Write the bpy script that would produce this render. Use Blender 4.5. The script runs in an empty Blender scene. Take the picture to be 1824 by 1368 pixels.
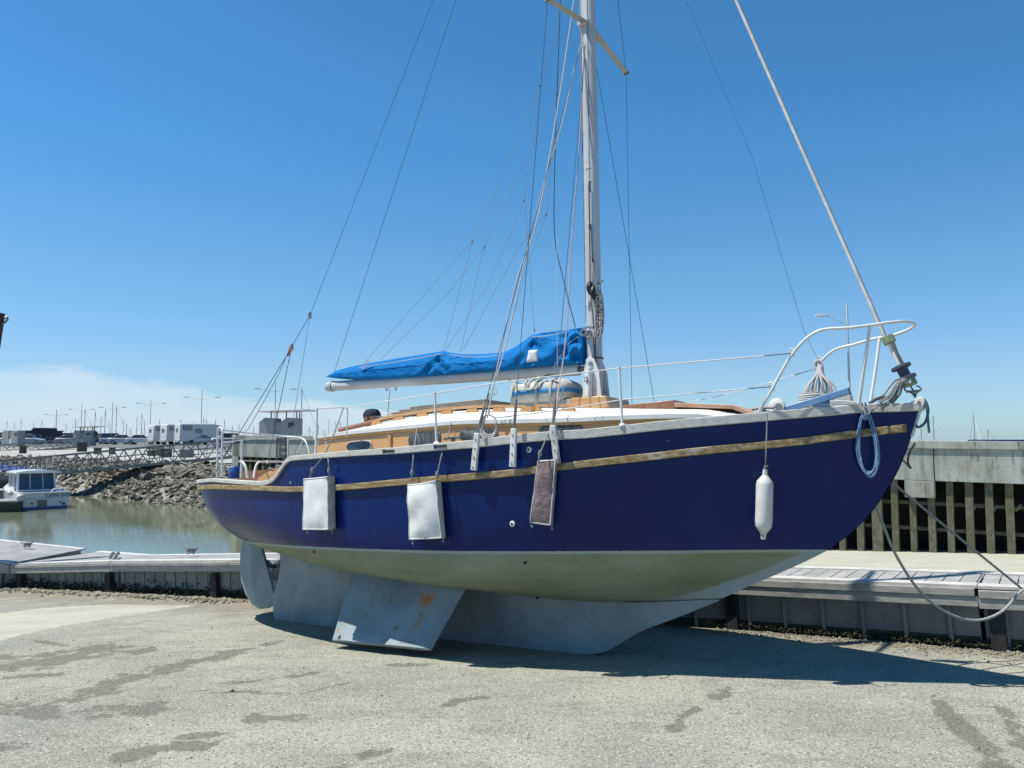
import bpy, bmesh, math, random
from math import sin, cos, pi, radians, sqrt, atan, exp
from mathutils import Vector, Matrix, noise
random.seed(7)
# ---------------------------------------------------------------- camera, sky, sun, exposure
S = bpy.context.scene
COL = S.collection
F, CX, CY, HZ = 1423.0, 912.0, 684.0, 781.0
PITCH = atan((HZ - CY) / F)
CAM = Vector((0, 0, 1.6))
cd = bpy.data.cameras.new('camera'); cam = bpy.data.objects.new('camera', cd); COL.objects.link(cam)
cam.location = CAM; cam.rotation_euler = (pi / 2 + PITCH, 0, 0)
cd.sensor_width = 36; cd.lens = F / 1824 * 36; cd.clip_end = 3000; cd.clip_start = .05
S.camera = cam
SUN = Vector((-.43, .0, .91)).normalized()
EL = math.asin(SUN.z); AZ = math.atan2(SUN.x, SUN.y)
w = bpy.data.worlds.new("World"); S.world = w; w.use_nodes = True
nt = w.node_tree; N = nt.nodes; Lk = nt.links; N.clear()
def nd(t, **k):
    n = N.new(t)
    for a, b in k.items(): setattr(n, a, b)
    return n
sky = nd('ShaderNodeTexSky', sky_type='NISHITA', sun_disc=False, sun_elevation=EL, sun_rotation=AZ, altitude=0, air_density=1.0, dust_density=0.25, ozone_density=2.2)
tint = nd('ShaderNodeMixRGB', blend_type='MULTIPLY'); tint.inputs[0].default_value = 1; tr_ = nd('ShaderNodeValToRGB')
for _i, (_p, _c) in enumerate(((0.0, (.66, .98, 1.42)), (.09, (.74, 1.0, 1.30)), (.20, (.64, 1.08, 1.34)), (.34, (.47, 1.10, 1.42)), (.60, (.42, 1.06, 1.36)))):
    _e = tr_.color_ramp.elements[_i] if _i < 2 else tr_.color_ramp.elements.new(_p)
    _e.position = _p; _e.color = (_c[0] / 1.5, _c[1] / 1.5, _c[2] / 1.5, 1)
tc = nd('ShaderNodeTexCoord'); sep = nd('ShaderNodeSeparateXYZ')
noi = nd('ShaderNodeTexNoise'); noi.inputs['Scale'].default_value = 7; noi.inputs['Detail'].default_value = 7; noi.inputs['Roughness'].default_value = .55
mp = nd('ShaderNodeMapping'); mp.inputs['Scale'].default_value = (1, 1, 3.2)
def mth(op, a=None, b=None, c=None, clamp=False):
    n = nd('ShaderNodeMath', operation=op, use_clamp=clamp)
    for i, v in enumerate((a, b, c)):
        if v is None: continue
        if isinstance(v, (int, float)): n.inputs[i].default_value = v
        else: Lk.new(v, n.inputs[i])
    return n.outputs[0]
Lk.new(tc.outputs['Generated'], sep.inputs[0]); Lk.new(tc.outputs['Generated'], mp.inputs[0]); Lk.new(mp.outputs[0], noi.inputs['Vector'])
Lk.new(sky.outputs[0], tint.inputs[1]); Lk.new(sep.outputs[2], tr_.inputs[0]); Lk.new(tr_.outputs[0], tint.inputs[2])
# low bank of thin cloud to the left: its top falls from left to right
ratio = mth('DIVIDE', sep.outputs[0], mth('MAXIMUM', sep.outputs[1], .05))
top = mth('MULTIPLY_ADD', ratio, -.118, .014)
top = mth('MINIMUM', top, .078)
el = mth('ADD', sep.outputs[2], mth('MULTIPLY', mth('SUBTRACT', noi.outputs[0], .5), -.055))
msk = mth('MULTIPLY', mth('SUBTRACT', top, el), 110.0, clamp=True)
msk = mth('MULTIPLY', msk, mth('MULTIPLY_ADD', noi.outputs[0], .9, .15, clamp=True))
front = mth('MULTIPLY', sep.outputs[1], 8, clamp=True)
msk = mth('MULTIPLY', msk, front)
cmix = nd('ShaderNodeMixRGB'); Lk.new(msk, cmix.inputs[0]); Lk.new(tint.outputs[0], cmix.inputs[1]); cmix.inputs[2].default_value = (4.5, 5.2, 5.9, 1)
bg = nd('ShaderNodeBackground'); bg.inputs[1].default_value = .095 * 1.5 * .775
wo = nd('ShaderNodeOutputWorld'); Lk.new(cmix.outputs[0], bg.inputs[0]); Lk.new(bg.outputs[0], wo.inputs[0])
sl = bpy.data.lights.new('sun', 'SUN'); sl.energy = 5.0; sl.angle = radians(.53); sl.color = (1, .955, .865)
so = bpy.data.objects.new('sun', sl); COL.objects.link(so); so.rotation_euler = SUN.to_track_quat('Z', 'Y').to_euler()
S.view_settings.view_transform = 'Standard'; S.view_settings.look = 'None'; S.view_settings.gamma = 1; S.view_settings.exposure = 0.48
S.render.engine = 'CYCLES'

# ---------------------------------------------------------------- frames of reference
def ray(px, py):
    u = (px - CX) / F; v = -(py - CY) / F
    return Vector((0, cos(PITCH), sin(PITCH))) + u * Vector((1, 0, 0)) + v * Vector((0, -sin(PITCH), cos(PITCH)))
GA, GB = .0728, -.0175
GN = Vector((GB, GA, 1.0))
def gz(x, y): return -(GA * y + GB * x)
def G(px, py):                                  # point of the sloping ground
    r = ray(px, py); return CAM + r * (-(GN.dot(CAM)) / GN.dot(r))
def W(px, py, d):                               # point at forward distance d
    r = ray(px, py); return CAM + r * (d / r.y)
BO = G(490, 1103); _X = (G(1065, 1165) - BO).normalized(); _Z = GN.normalized(); _Y = _X.cross(_Z)
BM = Matrix(((_X.x, _Y.x, _Z.x, BO.x), (_X.y, _Y.y, _Z.y, BO.y), (_X.z, _Y.z, _Z.z, BO.z), (0, 0, 0, 1)))
# the boat frame is left handed with Y to starboard: mirror Y so that it is a proper rotation
BM = BM @ Matrix.Diagonal((1, -1, 1, 1))
BI = BM.inverted(); CL = BI @ CAM; BR = BI.to_3x3()
def A(px, py, Y):                               # boat local point on plane starboard = Y
    r = BR @ ray(px, py); t = (-Y - CL.y) / r.y; return CL + r * t
def on(px, py, bf, k=40):                       # boat local point on a surface whose half breadth is bf(X)
    y = .8
    for i in range(k):
        P = A(px, py, y); y = .5 * y + .5 * bf(P.x)
    return P
def tab(pts):                                   # monotone cubic through a table
    xs = [p[0] for p in pts]; ys = [p[1] for p in pts]; n = len(xs)
    d = [(ys[i + 1] - ys[i]) / (xs[i + 1] - xs[i]) for i in range(n - 1)]
    m = [d[0]] + [0 if d[i - 1] * d[i] <= 0 else 2 * d[i - 1] * d[i] / (d[i - 1] + d[i]) for i in range(1, n - 1)] + [d[-1]]
    def f(x):
        if x <= xs[0]: return ys[0]
        if x >= xs[-1]: return ys[-1]
        i = 0
        while xs[i + 1] < x: i += 1
        h = xs[i + 1] - xs[i]; t = (x - xs[i]) / h
        return (2*t**3-3*t**2+1)*ys[i] + (t**3-2*t**2+t)*h*m[i] + (-2*t**3+3*t**2)*ys[i+1] + (t**3-t**2)*h*m[i+1]
    return f

# ---------------------------------------------------------------- object helpers
def tag(o, label=None, cat=None, group=None, kind=None):
    if label: o['label'] = label
    if cat: o['category'] = cat
    if group: o['group'] = group
    if kind: o['kind'] = kind
    return o
def empty(name, loc=(0, 0, 0), rz=0, mw=None):
    o = bpy.data.objects.new(name, None); COL.objects.link(o); o.empty_display_size = .2
    if mw is not None: o.matrix_world = mw
    else: o.location = loc; o.rotation_euler = (0, 0, rz)
    return o
class MB:
    def __init__(s): s.v = []; s.f = []
    def add(s, vs, fs):
        b = len(s.v); s.v += [Vector(v) for v in vs]; s.f += [tuple(b + i for i in f) for f in fs]; return s
    def box(s, c, d, rz=0, M=None):
        hx, hy, hz = d[0] / 2, d[1] / 2, d[2] / 2
        vs = [Vector((x, y, z)) for x in (-hx, hx) for y in (-hy, hy) for z in (-hz, hz)]
        R = M if M is not None else Matrix.Rotation(rz, 3, 'Z')
        vs = [R @ v + Vector(c) for v in vs]
        return s.add(vs, [(0, 1, 3, 2), (4, 6, 7, 5), (0, 4, 5, 1), (2, 3, 7, 6), (0, 2, 6, 4), (1, 5, 7, 3)])
    def beam(s, a, b, w_, h_, up=(0, 0, 1)):     # box beam between two points
        a = Vector(a); b = Vector(b); d = b - a; x = d.normalized(); y = Vector(up).cross(x)
        if y.length < 1e-4: y = Vector((0, 1, 0))
        y.normalize(); z = x.cross(y)
        M = Matrix((x, y, z)).transposed()
        return s.box((a + b) / 2, (d.length, w_, h_), M=M)
    def loft(s, rings, closed=True, caps=True):
        n = len(rings[0]); vs = [v for r in rings for v in r]; fs = []
        for i in range(len(rings) - 1):
            for j in range(n if closed else n - 1):
                k = (j + 1) % n; fs.append((i*n+j, i*n+k, (i+1)*n+k, (i+1)*n+j))
        if caps and closed:
            fs.append(tuple(range(n - 1, -1, -1))); fs.append(tuple((len(rings) - 1) * n + j for j in range(n)))
        return s.add(vs, fs)
    def tube(s, pts, r, n=8, smooth=0, caps=True):
        pts = [Vector(p) for p in pts]
        if smooth: pts = crom(pts, smooth)
        rr = r if callable(r) else (lambda t: r)
        rings = []; up = None; m = len(pts)
        for i, p in enumerate(pts):
            d = (pts[min(i + 1, m - 1)] - pts[max(i - 1, 0)])
            if d.length < 1e-9: d = Vector((0, 0, 1))
            d.normalize()
            if up is None: up = d.orthogonal().normalized()
            up = (up - d * up.dot(d))
            if up.length < 1e-6: up = d.orthogonal()
            up.normalize(); sd = d.cross(up); q = rr(i / max(m - 1, 1))
            rings.append([p + up * (cos(2*pi*k/n) * q) + sd * (sin(2*pi*k/n) * q) for k in range(n)])
        return s.loft(rings, caps=caps)
    def prism(s, poly, off):                     # polygon swept by a vector
        n = len(poly); off = Vector(off); vs = [Vector(p) for p in poly] + [Vector(p) + off for p in poly]
        return s.add(vs, [tuple(range(n - 1, -1, -1)), tuple(range(n, 2 * n))] + [(i, (i+1) % n, n + (i+1) % n, n + i) for i in range(n)])
    def lathe(s, prof, c=(0, 0, 0), n=16, M=None):   # profile (r, z) turned about z
        rings = []
        for r, z in prof:
            ring = [Vector((r * cos(2*pi*k/n), r * sin(2*pi*k/n), z)) for k in range(n)]
            if M is not None: ring = [M @ v for v in ring]
            rings.append([v + Vector(c) for v in ring])
        return s.loft(rings)
    def build(s, name, mat, parent=None, mw=None, origin=None, ang=38, bevel=0):
        me = bpy.data.meshes.new(name)
        vs = s.v
        if origin is not None:
            og = Vector(origin); vs = [v - og for v in vs]
            mw = (mw if mw is not None else Matrix()) @ Matrix.Translation(og)
        me.from_pydata([tuple(v) for v in vs], [], s.f); me.update()
        bm = bmesh.new(); bm.from_mesh(me); bmesh.ops.recalc_face_normals(bm, faces=bm.faces[:])
        th = radians(ang)
        for e in bm.edges:
            e.smooth = not (len(e.link_faces) == 2 and e.calc_face_angle(0) > th)
        for f in bm.faces: f.smooth = True
        bm.to_mesh(me); bm.free()
        me.materials.append(mat)
        o = bpy.data.objects.new(name, me); COL.objects.link(o)
        if parent is not None: o.parent = parent
        if mw is not None: o.matrix_world = mw
        if bevel:
            m = o.modifiers.new('bevel', 'BEVEL'); m.width = bevel; m.segments = 2; m.limit_method = 'ANGLE'; m.angle_limit = radians(40)
        return o
def crom(P, k=6):
    out = []
    for i in range(len(P) - 1):
        p0 = P[max(i - 1, 0)]; p1 = P[i]; p2 = P[i + 1]; p3 = P[min(i + 2, len(P) - 1)]
        for j in range(k):
            t = j / k
            out.append(.5 * ((2*p1) + (p2-p0)*t + (2*p0-5*p1+4*p2-p3)*t*t + (3*p1-p0-3*p2+p3)*t**3))
    out.append(P[-1]); return out
def copy_tree(o, parent=None):
    c = o.copy(); COL.objects.link(c)
    if parent is not None: c.parent = parent
    for ch in list(o.children): copy_tree(ch, c)
    return c

# ---------------------------------------------------------------- materials
MAT = {}
def mat(name, c1, c2=None, scale=4, rough=.6, metal=0, spec=.5, bump=0, bscale=40, contrast=(.4, .6), coat=0, stretch=(1, 1, 1),
        c3=None, scale3=1.5, con3=(.5, .62), detail=6, emit=0, alpha=1, sheen=0):
    if name in MAT: return MAT[name]
    c1, c2, c3 = [None if c is None else tuple(v * .80 for v in c) for c in (c1, c2, c3)]
    m = bpy.data.materials.new(name); m.use_nodes = True; t = m.node_tree; b = t.nodes['Principled BSDF']; MAT[name] = m
    b.inputs['Roughness'].default_value = rough; b.inputs['Metallic'].default_value = metal
    b.inputs['Specular IOR Level'].default_value = spec
    if coat: b.inputs['Coat Weight'].default_value = coat; b.inputs['Coat Roughness'].default_value = .08
    b.inputs['Base Color'].default_value = (*c1, 1)
    co = t.nodes.new('ShaderNodeTexCoord'); mpn = t.nodes.new('ShaderNodeMapping'); mpn.inputs['Scale'].default_value = stretch
    t.links.new(co.outputs['Object'], mpn.inputs[0])
    def nz(sc, de=6, ro=.6):
        n = t.nodes.new('ShaderNodeTexNoise'); n.inputs['Scale'].default_value = sc; n.inputs['Detail'].default_value = de; n.inputs['Roughness'].default_value = ro
        t.links.new(mpn.outputs[0], n.inputs['Vector']); return n
    col = None
    def mix(fac_n, con, a, bcol):
        r = t.nodes.new('ShaderNodeMapRange'); r.inputs[1].default_value = con[0]; r.inputs[2].default_value = con[1]; r.clamp = True
        t.links.new(fac_n.outputs[0], r.inputs[0])
        x = t.nodes.new('ShaderNodeMixRGB'); t.links.new(r.outputs[0], x.inputs[0])
        if isinstance(a, tuple): x.inputs[1].default_value = (*a, 1)
        else: t.links.new(a, x.inputs[1])
        x.inputs[2].default_value = (*bcol, 1); return x.outputs[0]
    if c2 is not None: col = mix(nz(scale, detail), contrast, c1, c2)
    if c3 is not None: col = mix(nz(scale3, 8, .7), con3, col if col is not None else c1, c3)
    if col is not None: t.links.new(col, b.inputs['Base Color'])
    if bump:
        bn = t.nodes.new('ShaderNodeBump'); bn.inputs['Strength'].default_value = bump; bn.inputs['Distance'].default_value = .02
        t.links.new(nz(bscale, 5).outputs[0], bn.inputs['Height']); t.links.new(bn.outputs[0], b.inputs['Normal'])
    return m
def L(r, g, b):                                 # sRGB 0-255 to linear
    return tuple(((c / 255) / 12.92 if c / 255 <= .04045 else ((c / 255 + .055) / 1.055) ** 2.4) for c in (r, g, b))
white_metal = mat('white_metal', (.78, .78, .76), (.6, .6, .58), 9, rough=.35, contrast=(.55, .75))
weather_wood = mat('weathered_wood', (.70, .68, .63), (.52, .50, .45), 3, rough=.85, bump=.35, bscale=30, stretch=(2, 14, 14), contrast=(.4, .65), c3=(.16, .13, .06), scale3=.35, con3=(.60, .74))
strake_wood = mat('strake_wood', (.46, .36, .20), (.24, .16, .06), 3.2, rough=.85, bump=.4, bscale=30, stretch=(1.5, 12, 12), contrast=(.38, .58), c3=(.55, .53, .46), scale3=.9, con3=(.56, .68))
varnish = mat('varnished_wood', (.76, .43, .18), (.60, .31, .11), 2.2, rough=.35, stretch=(1, 1, 26), contrast=(.35, .7), coat=.3)
varnish_d = mat('dark_varnish', (.36, .16, .08), (.26, .11, .06), 3, rough=.4, stretch=(1.5, 14, 14), coat=.3)
teak = mat('grey_teak', (.36, .31, .25), (.24, .20, .16), 5, rough=.85, stretch=(1.5, 16, 16), bump=.2)
roof_white = mat('roof_white', (.80, .79, .75), (.68, .67, .63), 3, rough=.5, contrast=(.5, .8), bump=.05)
deck_grey = mat('deck_grey', (.55, .56, .54), (.45, .45, .43), 6, rough=.8)
alu = mat('mast_aluminium', (.62, .63, .66), (.52, .53, .57), 2, rough=.4, metal=.1, stretch=(6, 6, .6))
steel = mat('steel', (.5, .5, .5), (.35, .35, .34), 20, rough=.3, metal=.8)
galv = mat('grey_steel', (.25, .26, .26), (.17, .17, .17), 8, rough=.5, metal=.5)
wire = mat('wire', (.10, .12, .15), rough=.45, metal=.5)
rope_w = mat('white_rope', (.74, .73, .70), (.50, .50, .49), 160, rough=.9, bump=.4, bscale=250)
rope_g = mat('grey_rope', (.34, .34, .33), (.2, .2, .2), 120, rough=.95, bump=.4, bscale=250)
rope_b = mat('blue_rope', (.22, .36, .52), (.10, .2, .38), 90, rough=.9, bump=.4, bscale=250)
rope_n = mat('navy_rope', (.03, .05, .10), (.1, .13, .18), 120, rough=.9)
rope_d = mat('dark_rope', (.05, .05, .055), (.25, .25, .25), 90, rough=.9, contrast=(.5, .56))
pole_blue = mat('blue_plastic', (.13, .25, .46), (.18, .33, .55), 6, rough=.45)
fender_w = mat('fender_cloth', (.84, .83, .80), (.76, .75, .72), 4, rough=.8, bump=.25, bscale=5, contrast=(.45, .8), c3=(.52, .50, .44), scale3=1.4, con3=(.60, .78))
fender_p = mat('fender_rose', (.30, .22, .22), (.22, .155, .155), 9, rough=.95, bump=.9, bscale=14)
fender_s = mat('fender_side', (.60, .58, .53), (.42, .41, .37), 9, rough=.9)
vinyl = mat('fender_vinyl', (.72, .71, .68), (.62, .60, .55), 5, rough=.35)
black_p = mat('black_plastic', (.015, .015, .017), rough=.5)
window_cov = mat('window_cover', (.045, .05, .06), (.10, .11, .125), 4, rough=.5, stretch=(12, 1, 1.4), bump=.25, bscale=12)
glass_d = mat('dark_glass', (.02, .025, .03), rough=.08, spec=.8)
sail_cloth = mat('sail_cover', (.002, .185, .52), (.002, .15, .43), 4, rough=.8, spec=.12, bump=.5, bscale=5, stretch=(1, 1, 2.5))
patch_w = mat('cloth_patch', (.66, .68, .7), rough=.7)
raft_w = mat('raft_fabric', (.60, .60, .54), (.48, .48, .42), 6, rough=.7, bump=.5, bscale=12)
raft_b = mat('raft_band', (.02, .24, .52), rough=.6)
green_m = mat('green_metal', (.27, .36, .20), (.2, .28, .15), 14, rough=.5)
prop_m = mat('bronze_dull', (.16, .17, .16), (.09, .1, .1), 10, rough=.5, metal=.3)

def hull_mat():
    m = bpy.data.materials.new('hull_paint'); m.use_nodes = True; t = m.node_tree; b = t.nodes['Principled BSDF']
    n = t.nodes; l = t.links
    co = n.new('ShaderNodeTexCoord'); sp = n.new('ShaderNodeSeparateXYZ'); l.new(co.outputs['Object'], sp.inputs[0])
    def nz(sc, de=5, st=(1, 1, 1), ro=.6):
        mm = n.new('ShaderNodeMapping'); mm.inputs['Scale'].default_value = st; l.new(co.outputs['Object'], mm.inputs[0])
        x = n.new('ShaderNodeTexNoise'); x.inputs['Scale'].default_value = sc; x.inputs['Detail'].default_value = de; x.inputs['Roughness'].default_value = ro
        l.new(mm.outputs[0], x.inputs['Vector']); return x.outputs[0]
    def rng(x, a, b_, c=0., d=1.):
        r = n.new('ShaderNodeMapRange'); r.inputs[1].default_value = a; r.inputs[2].default_value = b_; r.inputs[3].default_value = c; r.inputs[4].default_value = d
        l.new(x, r.inputs[0]); return r.outputs[0]
    def mx(f_, a, b_):
        x = n.new('ShaderNodeMixRGB')
        if isinstance(f_, float): x.inputs[0].default_value = f_
        else: l.new(f_, x.inputs[0])
        for i, v in ((1, a), (2, b_)):
            if isinstance(v, tuple): x.inputs[i].default_value = (*v, 1)
            else: l.new(v, x.inputs[i])
        return x.outputs[0]
    blue = mx(rng(nz(1.3), .4, .7), (.0008, .0125, .088), (.0012, .0170, .120))
    blue = mx(rng(nz(5, 8, (1, 1, 1), .75), .66, .80), blue, (.016, .032, .15))       # chalky scuffs
    blue = mx(rng(nz(11, 4, (1, 1, .05)), .60, .78, 0, .45), blue, (.010, .022, .10))   # run-off streaks
    blue = mx(rng(nz(26, 3, (.35, 1, 1)), .745, .76), blue, (.12, .16, .30))           # small chips
    af = mx(rng(nz(2.2, 6, (.6, 1, 1)), .35, .65), (.235, .275, .205), (.185, .22, .148))
    af = mx(rng(nz(1.1, 7, (.5, 1, 3)), .55, .72), af, (.15, .17, .10))
    af = mx(rng(nz(30, 3), .73, .76), af, (.10, .10, .07))
    # level line of the paint, with ragged chips
    mlt = n.new('ShaderNodeMath'); mlt.operation = 'MULTIPLY_ADD'; l.new(nz(30, 4, (1, 1, .4)), mlt.inputs[0]); mlt.inputs[1].default_value = .012; l.new(sp.outputs[2], mlt.inputs[2])
    line = rng(mlt.outputs[0], 1.098, 1.102)
    chip = rng(mlt.outputs[0], 1.108, 1.096)
    ab = n.new('ShaderNodeMath'); ab.operation = 'ABSOLUTE'; l.new(sp.outputs[1], ab.inputs[0])
    ab2 = n.new('ShaderNodeMath'); ab2.operation = 'MULTIPLY_ADD'; l.new(nz(9, 4), ab2.inputs[0]); ab2.inputs[1].default_value = .03; l.new(ab.outputs[0], ab2.inputs[2])
    stem = n.new('ShaderNodeMath'); stem.operation = 'MULTIPLY'; l.new(rng(ab2.outputs[0], .085, .07), stem.inputs[0]); l.new(rng(sp.outputs[0], 5.2, 5.6), stem.inputs[1])
    af = mx(stem.outputs[0], af, (.25, .31, .325))
    af = mx(rng(mlt.outputs[0], 1.070, 1.078, 0, .7), af, (.31, .38, .38))
    c = mx(line, af, blue)
    l.new(c, b.inputs['Base Color'])
    rr = rng(line, 0, 1, .6, .27); l.new(rr, b.inputs['Roughness'])
    b.inputs['Specular IOR Level'].default_value = .22
    bn = n.new('ShaderNodeBump'); bn.inputs['Strength'].default_value = .22; bn.inputs['Distance'].default_value = .02
    l.new(nz(2.0, 3, (1, 1, .8)), bn.inputs['Height']); l.new(bn.outputs[0], b.inputs['Normal'])
    return m
HULL = hull_mat()
def keel_mat(name, rust=()):
    m = mat(name, (.30, .37, .395), (.235, .295, .315), 2.2, rough=.62, c3=(.20, .245, .215), scale3=2.4, con3=(.52, .74), bump=.12, bscale=9)
    t = m.node_tree; n = t.nodes; l = t.links; b = n['Principled BSDF']
    src = b.inputs['Base Color'].links[0].from_socket
    co = n.new('ShaderNodeTexCoord')
    nzz = n.new('ShaderNodeTexNoise'); nzz.inputs['Scale'].default_value = 26; nzz.inputs['Detail'].default_value = 6; l.new(co.outputs['Object'], nzz.inputs['Vector'])
    sc = n.new('ShaderNodeTexNoise'); sc.inputs['Scale'].default_value = 11; sc.inputs['Detail'].default_value = 6; sc.inputs['Roughness'].default_value = .7; l.new(co.outputs['Object'], sc.inputs['Vector'])
    r0 = n.new('ShaderNodeMapRange'); r0.inputs[1].default_value = .63; r0.inputs[2].default_value = .68; l.new(sc.outputs[0], r0.inputs[0])
    x0 = n.new('ShaderNodeMixRGB'); l.new(r0.outputs[0], x0.inputs[0]); l.new(src, x0.inputs[1]); x0.inputs[2].default_value = (.10, .125, .09, 1); src = x0.outputs[0]
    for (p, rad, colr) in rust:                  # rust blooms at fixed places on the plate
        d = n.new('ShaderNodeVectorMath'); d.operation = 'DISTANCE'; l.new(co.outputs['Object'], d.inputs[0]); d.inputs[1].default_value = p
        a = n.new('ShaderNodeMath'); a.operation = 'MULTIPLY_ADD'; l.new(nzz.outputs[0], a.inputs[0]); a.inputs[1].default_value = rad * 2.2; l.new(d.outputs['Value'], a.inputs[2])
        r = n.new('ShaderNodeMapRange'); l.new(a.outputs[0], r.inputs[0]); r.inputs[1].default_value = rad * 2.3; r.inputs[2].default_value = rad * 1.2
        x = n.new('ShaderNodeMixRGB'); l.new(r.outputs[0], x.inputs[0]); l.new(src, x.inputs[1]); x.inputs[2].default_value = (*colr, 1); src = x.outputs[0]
    l.new(src, b.inputs['Base Color'])
    return m
# ---------------------------------------------------------------- ground: the sloping slipway
import numpy as np
PF = [(-9.35, 15.45), (-4.39, 13.12), (2.48, 9.74), (4.75, 8.16), (9.3, 5.3)]      # foot line of the pontoon front
def seg_dist(X, Y, pts):
    D = np.full(X.shape, 1e9)
    for (a, b) in zip(pts[:-1], pts[1:]):
        ax, ay = a; bx, by = b; dx, dy = bx - ax, by - ay
        t = np.clip(((X - ax) * dx + (Y - ay) * dy) / (dx*dx + dy*dy + 1e-12), 0, 1)
        D = np.minimum(D, np.hypot(X - ax - t * dx, Y - ay - t * dy))
    return D
def in_poly(X, Y, P):
    r = np.zeros(X.shape, bool); n = len(P)
    for i in range(n):
        x1, y1 = P[i]; x2, y2 = P[(i + 1) % n]
        c = ((y1 > Y) != (y2 > Y)) & (X < (x2 - x1) * (Y - y1) / (y2 - y1 + 1e-12) + x1); r ^= c
    return r
def ground():
    def steps(a, b, lo, hi, fine, grow):
        c = list(np.arange(lo, hi, fine)); x = lo; s = fine
        while x > a: s *= grow; x -= s; c.insert(0, x)
        x = c[-1]; s = fine
        while x < b: s *= grow; x += s; c.append(x)
        return np.array(c)
    xs = steps(-90, 90, -11.5, 7.5, .065, 1.25); ys = steps(-40, 90, 2.6, 16.5, .065, 1.25)
    X, Y = np.meshgrid(xs, ys)
    damp = np.zeros(X.shape)
    def blob(pts, r):
        nonlocal damp
        q = [G(*p) for p in pts]; q = [(v.x, v.y) for v in q]
        if len(q) == 1: q = [q[0], (q[0][0] + .001, q[0][1])]
        damp = np.maximum(damp, 1 - seg_dist(X, Y, q) / (1.7 * r))
    blob([(180, 1266), (260, 1263)], .17); blob([(445, 1283), (515, 1276)], .13); blob([(150, 1242), (212, 1212), (300, 1190), (400, 1165)], .17)
    blob([(400, 1165), (505, 1140)], .09); blob([(-60, 1185), (60, 1180), (170, 1160)], .42); blob([(170, 1160), (260, 1158)], .14); blob([(-30, 1262), (50, 1260)], .2)
    blob([(50, 1260), (100, 1277)], .1); blob([(215, 1348), (255, 1334)], .12); blob([(255, 1334), (365, 1328)], .08); blob([(335, 1312), (385, 1306)], .05)
    blob([(-10, 1335), (20, 1334)], .12); blob([(645, 1346), (695, 1335)], .06); blob([(600, 1365), (625, 1362)], .08); blob([(798, 1256), (820, 1245), (860, 1241)], .05)
    blob([(500, 1207), (560, 1197)], .08); blob([(20, 1205), (90, 1200)], .12); blob([(420, 1215), (470, 1210)], .06); blob([(940, 1250), (960, 1247)], .04)
    blob([(1278, 1243), (1312, 1218)], .07); blob([(1215, 1275), (1240, 1262)], .05); blob([(1200, 1300), (1215, 1278)], .04)
    blob([(1664, 1236), (1690, 1275)], .05); blob([(1690, 1275), (1735, 1318), (1790, 1372)], .07); blob([(1785, 1262), (1812, 1300), (1835, 1330)], .07)
    blob([(700, 1140 + 45), (760, 1183)], .07); blob([(350, 1230), (540, 1235), (620, 1215)], .03); blob([(60, 1140), (130, 1152), (250, 1163)], .04)
    D = seg_dist(X, Y, PF + [(15, 1.5)])
    Dl = seg_dist(X, Y, [(-30, 25), (-9.35, 15.45), (-4.39, 13.12), (1.5, 10.2)])
    mud = np.clip(1 - Dl / 2.4, 0, 1) * .95; mud = np.maximum(mud, np.clip(1 - D / .9, 0, 1)); mud = mud * (1 - in_poly(X, Y, [(2.0, 11.0), (4.9, 9.0), (20, -.4), (40, 40), (2, 40)]))
    P = [(-60, 1157), (0, 1140), (95, 1118), (200, 1100), (352, 1078), (260, 1077), (190, 1077), (75, 1083), (0, 1093), (-60, 1100)]
    Pw = [(G(*p).x, G(*p).y) for p in P]
    pale = in_poly(X, Y, Pw).astype(float)
    behind = in_poly(X, Y, [(2.0, 11.4), (4.9, 9.4), (20, 0), (40, 40), (2, 40)]); pale = np.maximum(pale, behind * 1.0)
    Zs = -(GA * Y + GB * X)
    rid = np.clip(1 - Dl / .55, 0, 1)
    nz = np.vectorize(lambda x, y: noise.noise(Vector((x * 5, y * 5, 0))) + .5 * noise.noise(Vector((x * 14, y * 14, 3))))
    sel = (X > -14) & (X < 9.5) & (Y > 1.5) & (Y < 17.5)
    nn = np.zeros(X.shape); nn[sel] = nz(X[sel], Y[sel])
    Zs = Zs + nn * .004 + rid * (.045 + .06 * np.abs(nn)) - np.clip(damp, 0, .5) * .012
    Zs = np.minimum(Zs, .25)
    ny, nx = X.shape
    me = bpy.data.meshes.new('ground')
    V = np.stack([X, Y, Zs], -1).reshape(-1, 3)
    idx = np.arange(nx * ny).reshape(ny, nx)
    Fq = np.stack([idx[:-1, :-1], idx[:-1, 1:], idx[1:, 1:], idx[1:, :-1]], -1).reshape(-1, 4)
    me.from_pydata(V.tolist(), [], Fq.tolist()); me.update()
    at = me.color_attributes.new('stain', 'FLOAT_COLOR', 'POINT')
    C = np.stack([np.clip(damp, 0, 1), pale, mud, np.ones(X.shape)], -1).reshape(-1).astype(np.float32)
    at.data.foreach_set('color', C)
    for p in me.polygons: p.use_smooth = True
    m = bpy.data.materials.new('slipway_concrete'); m.use_nodes = True; t = m.node_tree; n = t.nodes; l = t.links; b = n['Principled BSDF']
    b.inputs['Roughness'].default_value = .9; b.inputs['Specular IOR Level'].default_value = .25
    co = n.new('ShaderNodeTexCoord'); av = n.new('ShaderNodeAttribute'); av.attribute_name = 'stain'
    sp = n.new('ShaderNodeSeparateColor'); l.new(av.outputs['Color'], sp.inputs[0])
    def nzn(sc, de=6, ro=.6, st=(1, 1, 1)):
        mm = n.new('ShaderNodeMapping'); mm.inputs['Scale'].default_value = st; l.new(co.outputs['Object'], mm.inputs[0])
        x = n.new('ShaderNodeTexNoise'); x.inputs['Scale'].default_value = sc; x.inputs['Detail'].default_value = de; x.inputs['Roughness'].default_value = ro; l.new(mm.outputs[0], x.inputs['Vector']); return x.outputs[0]
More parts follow.
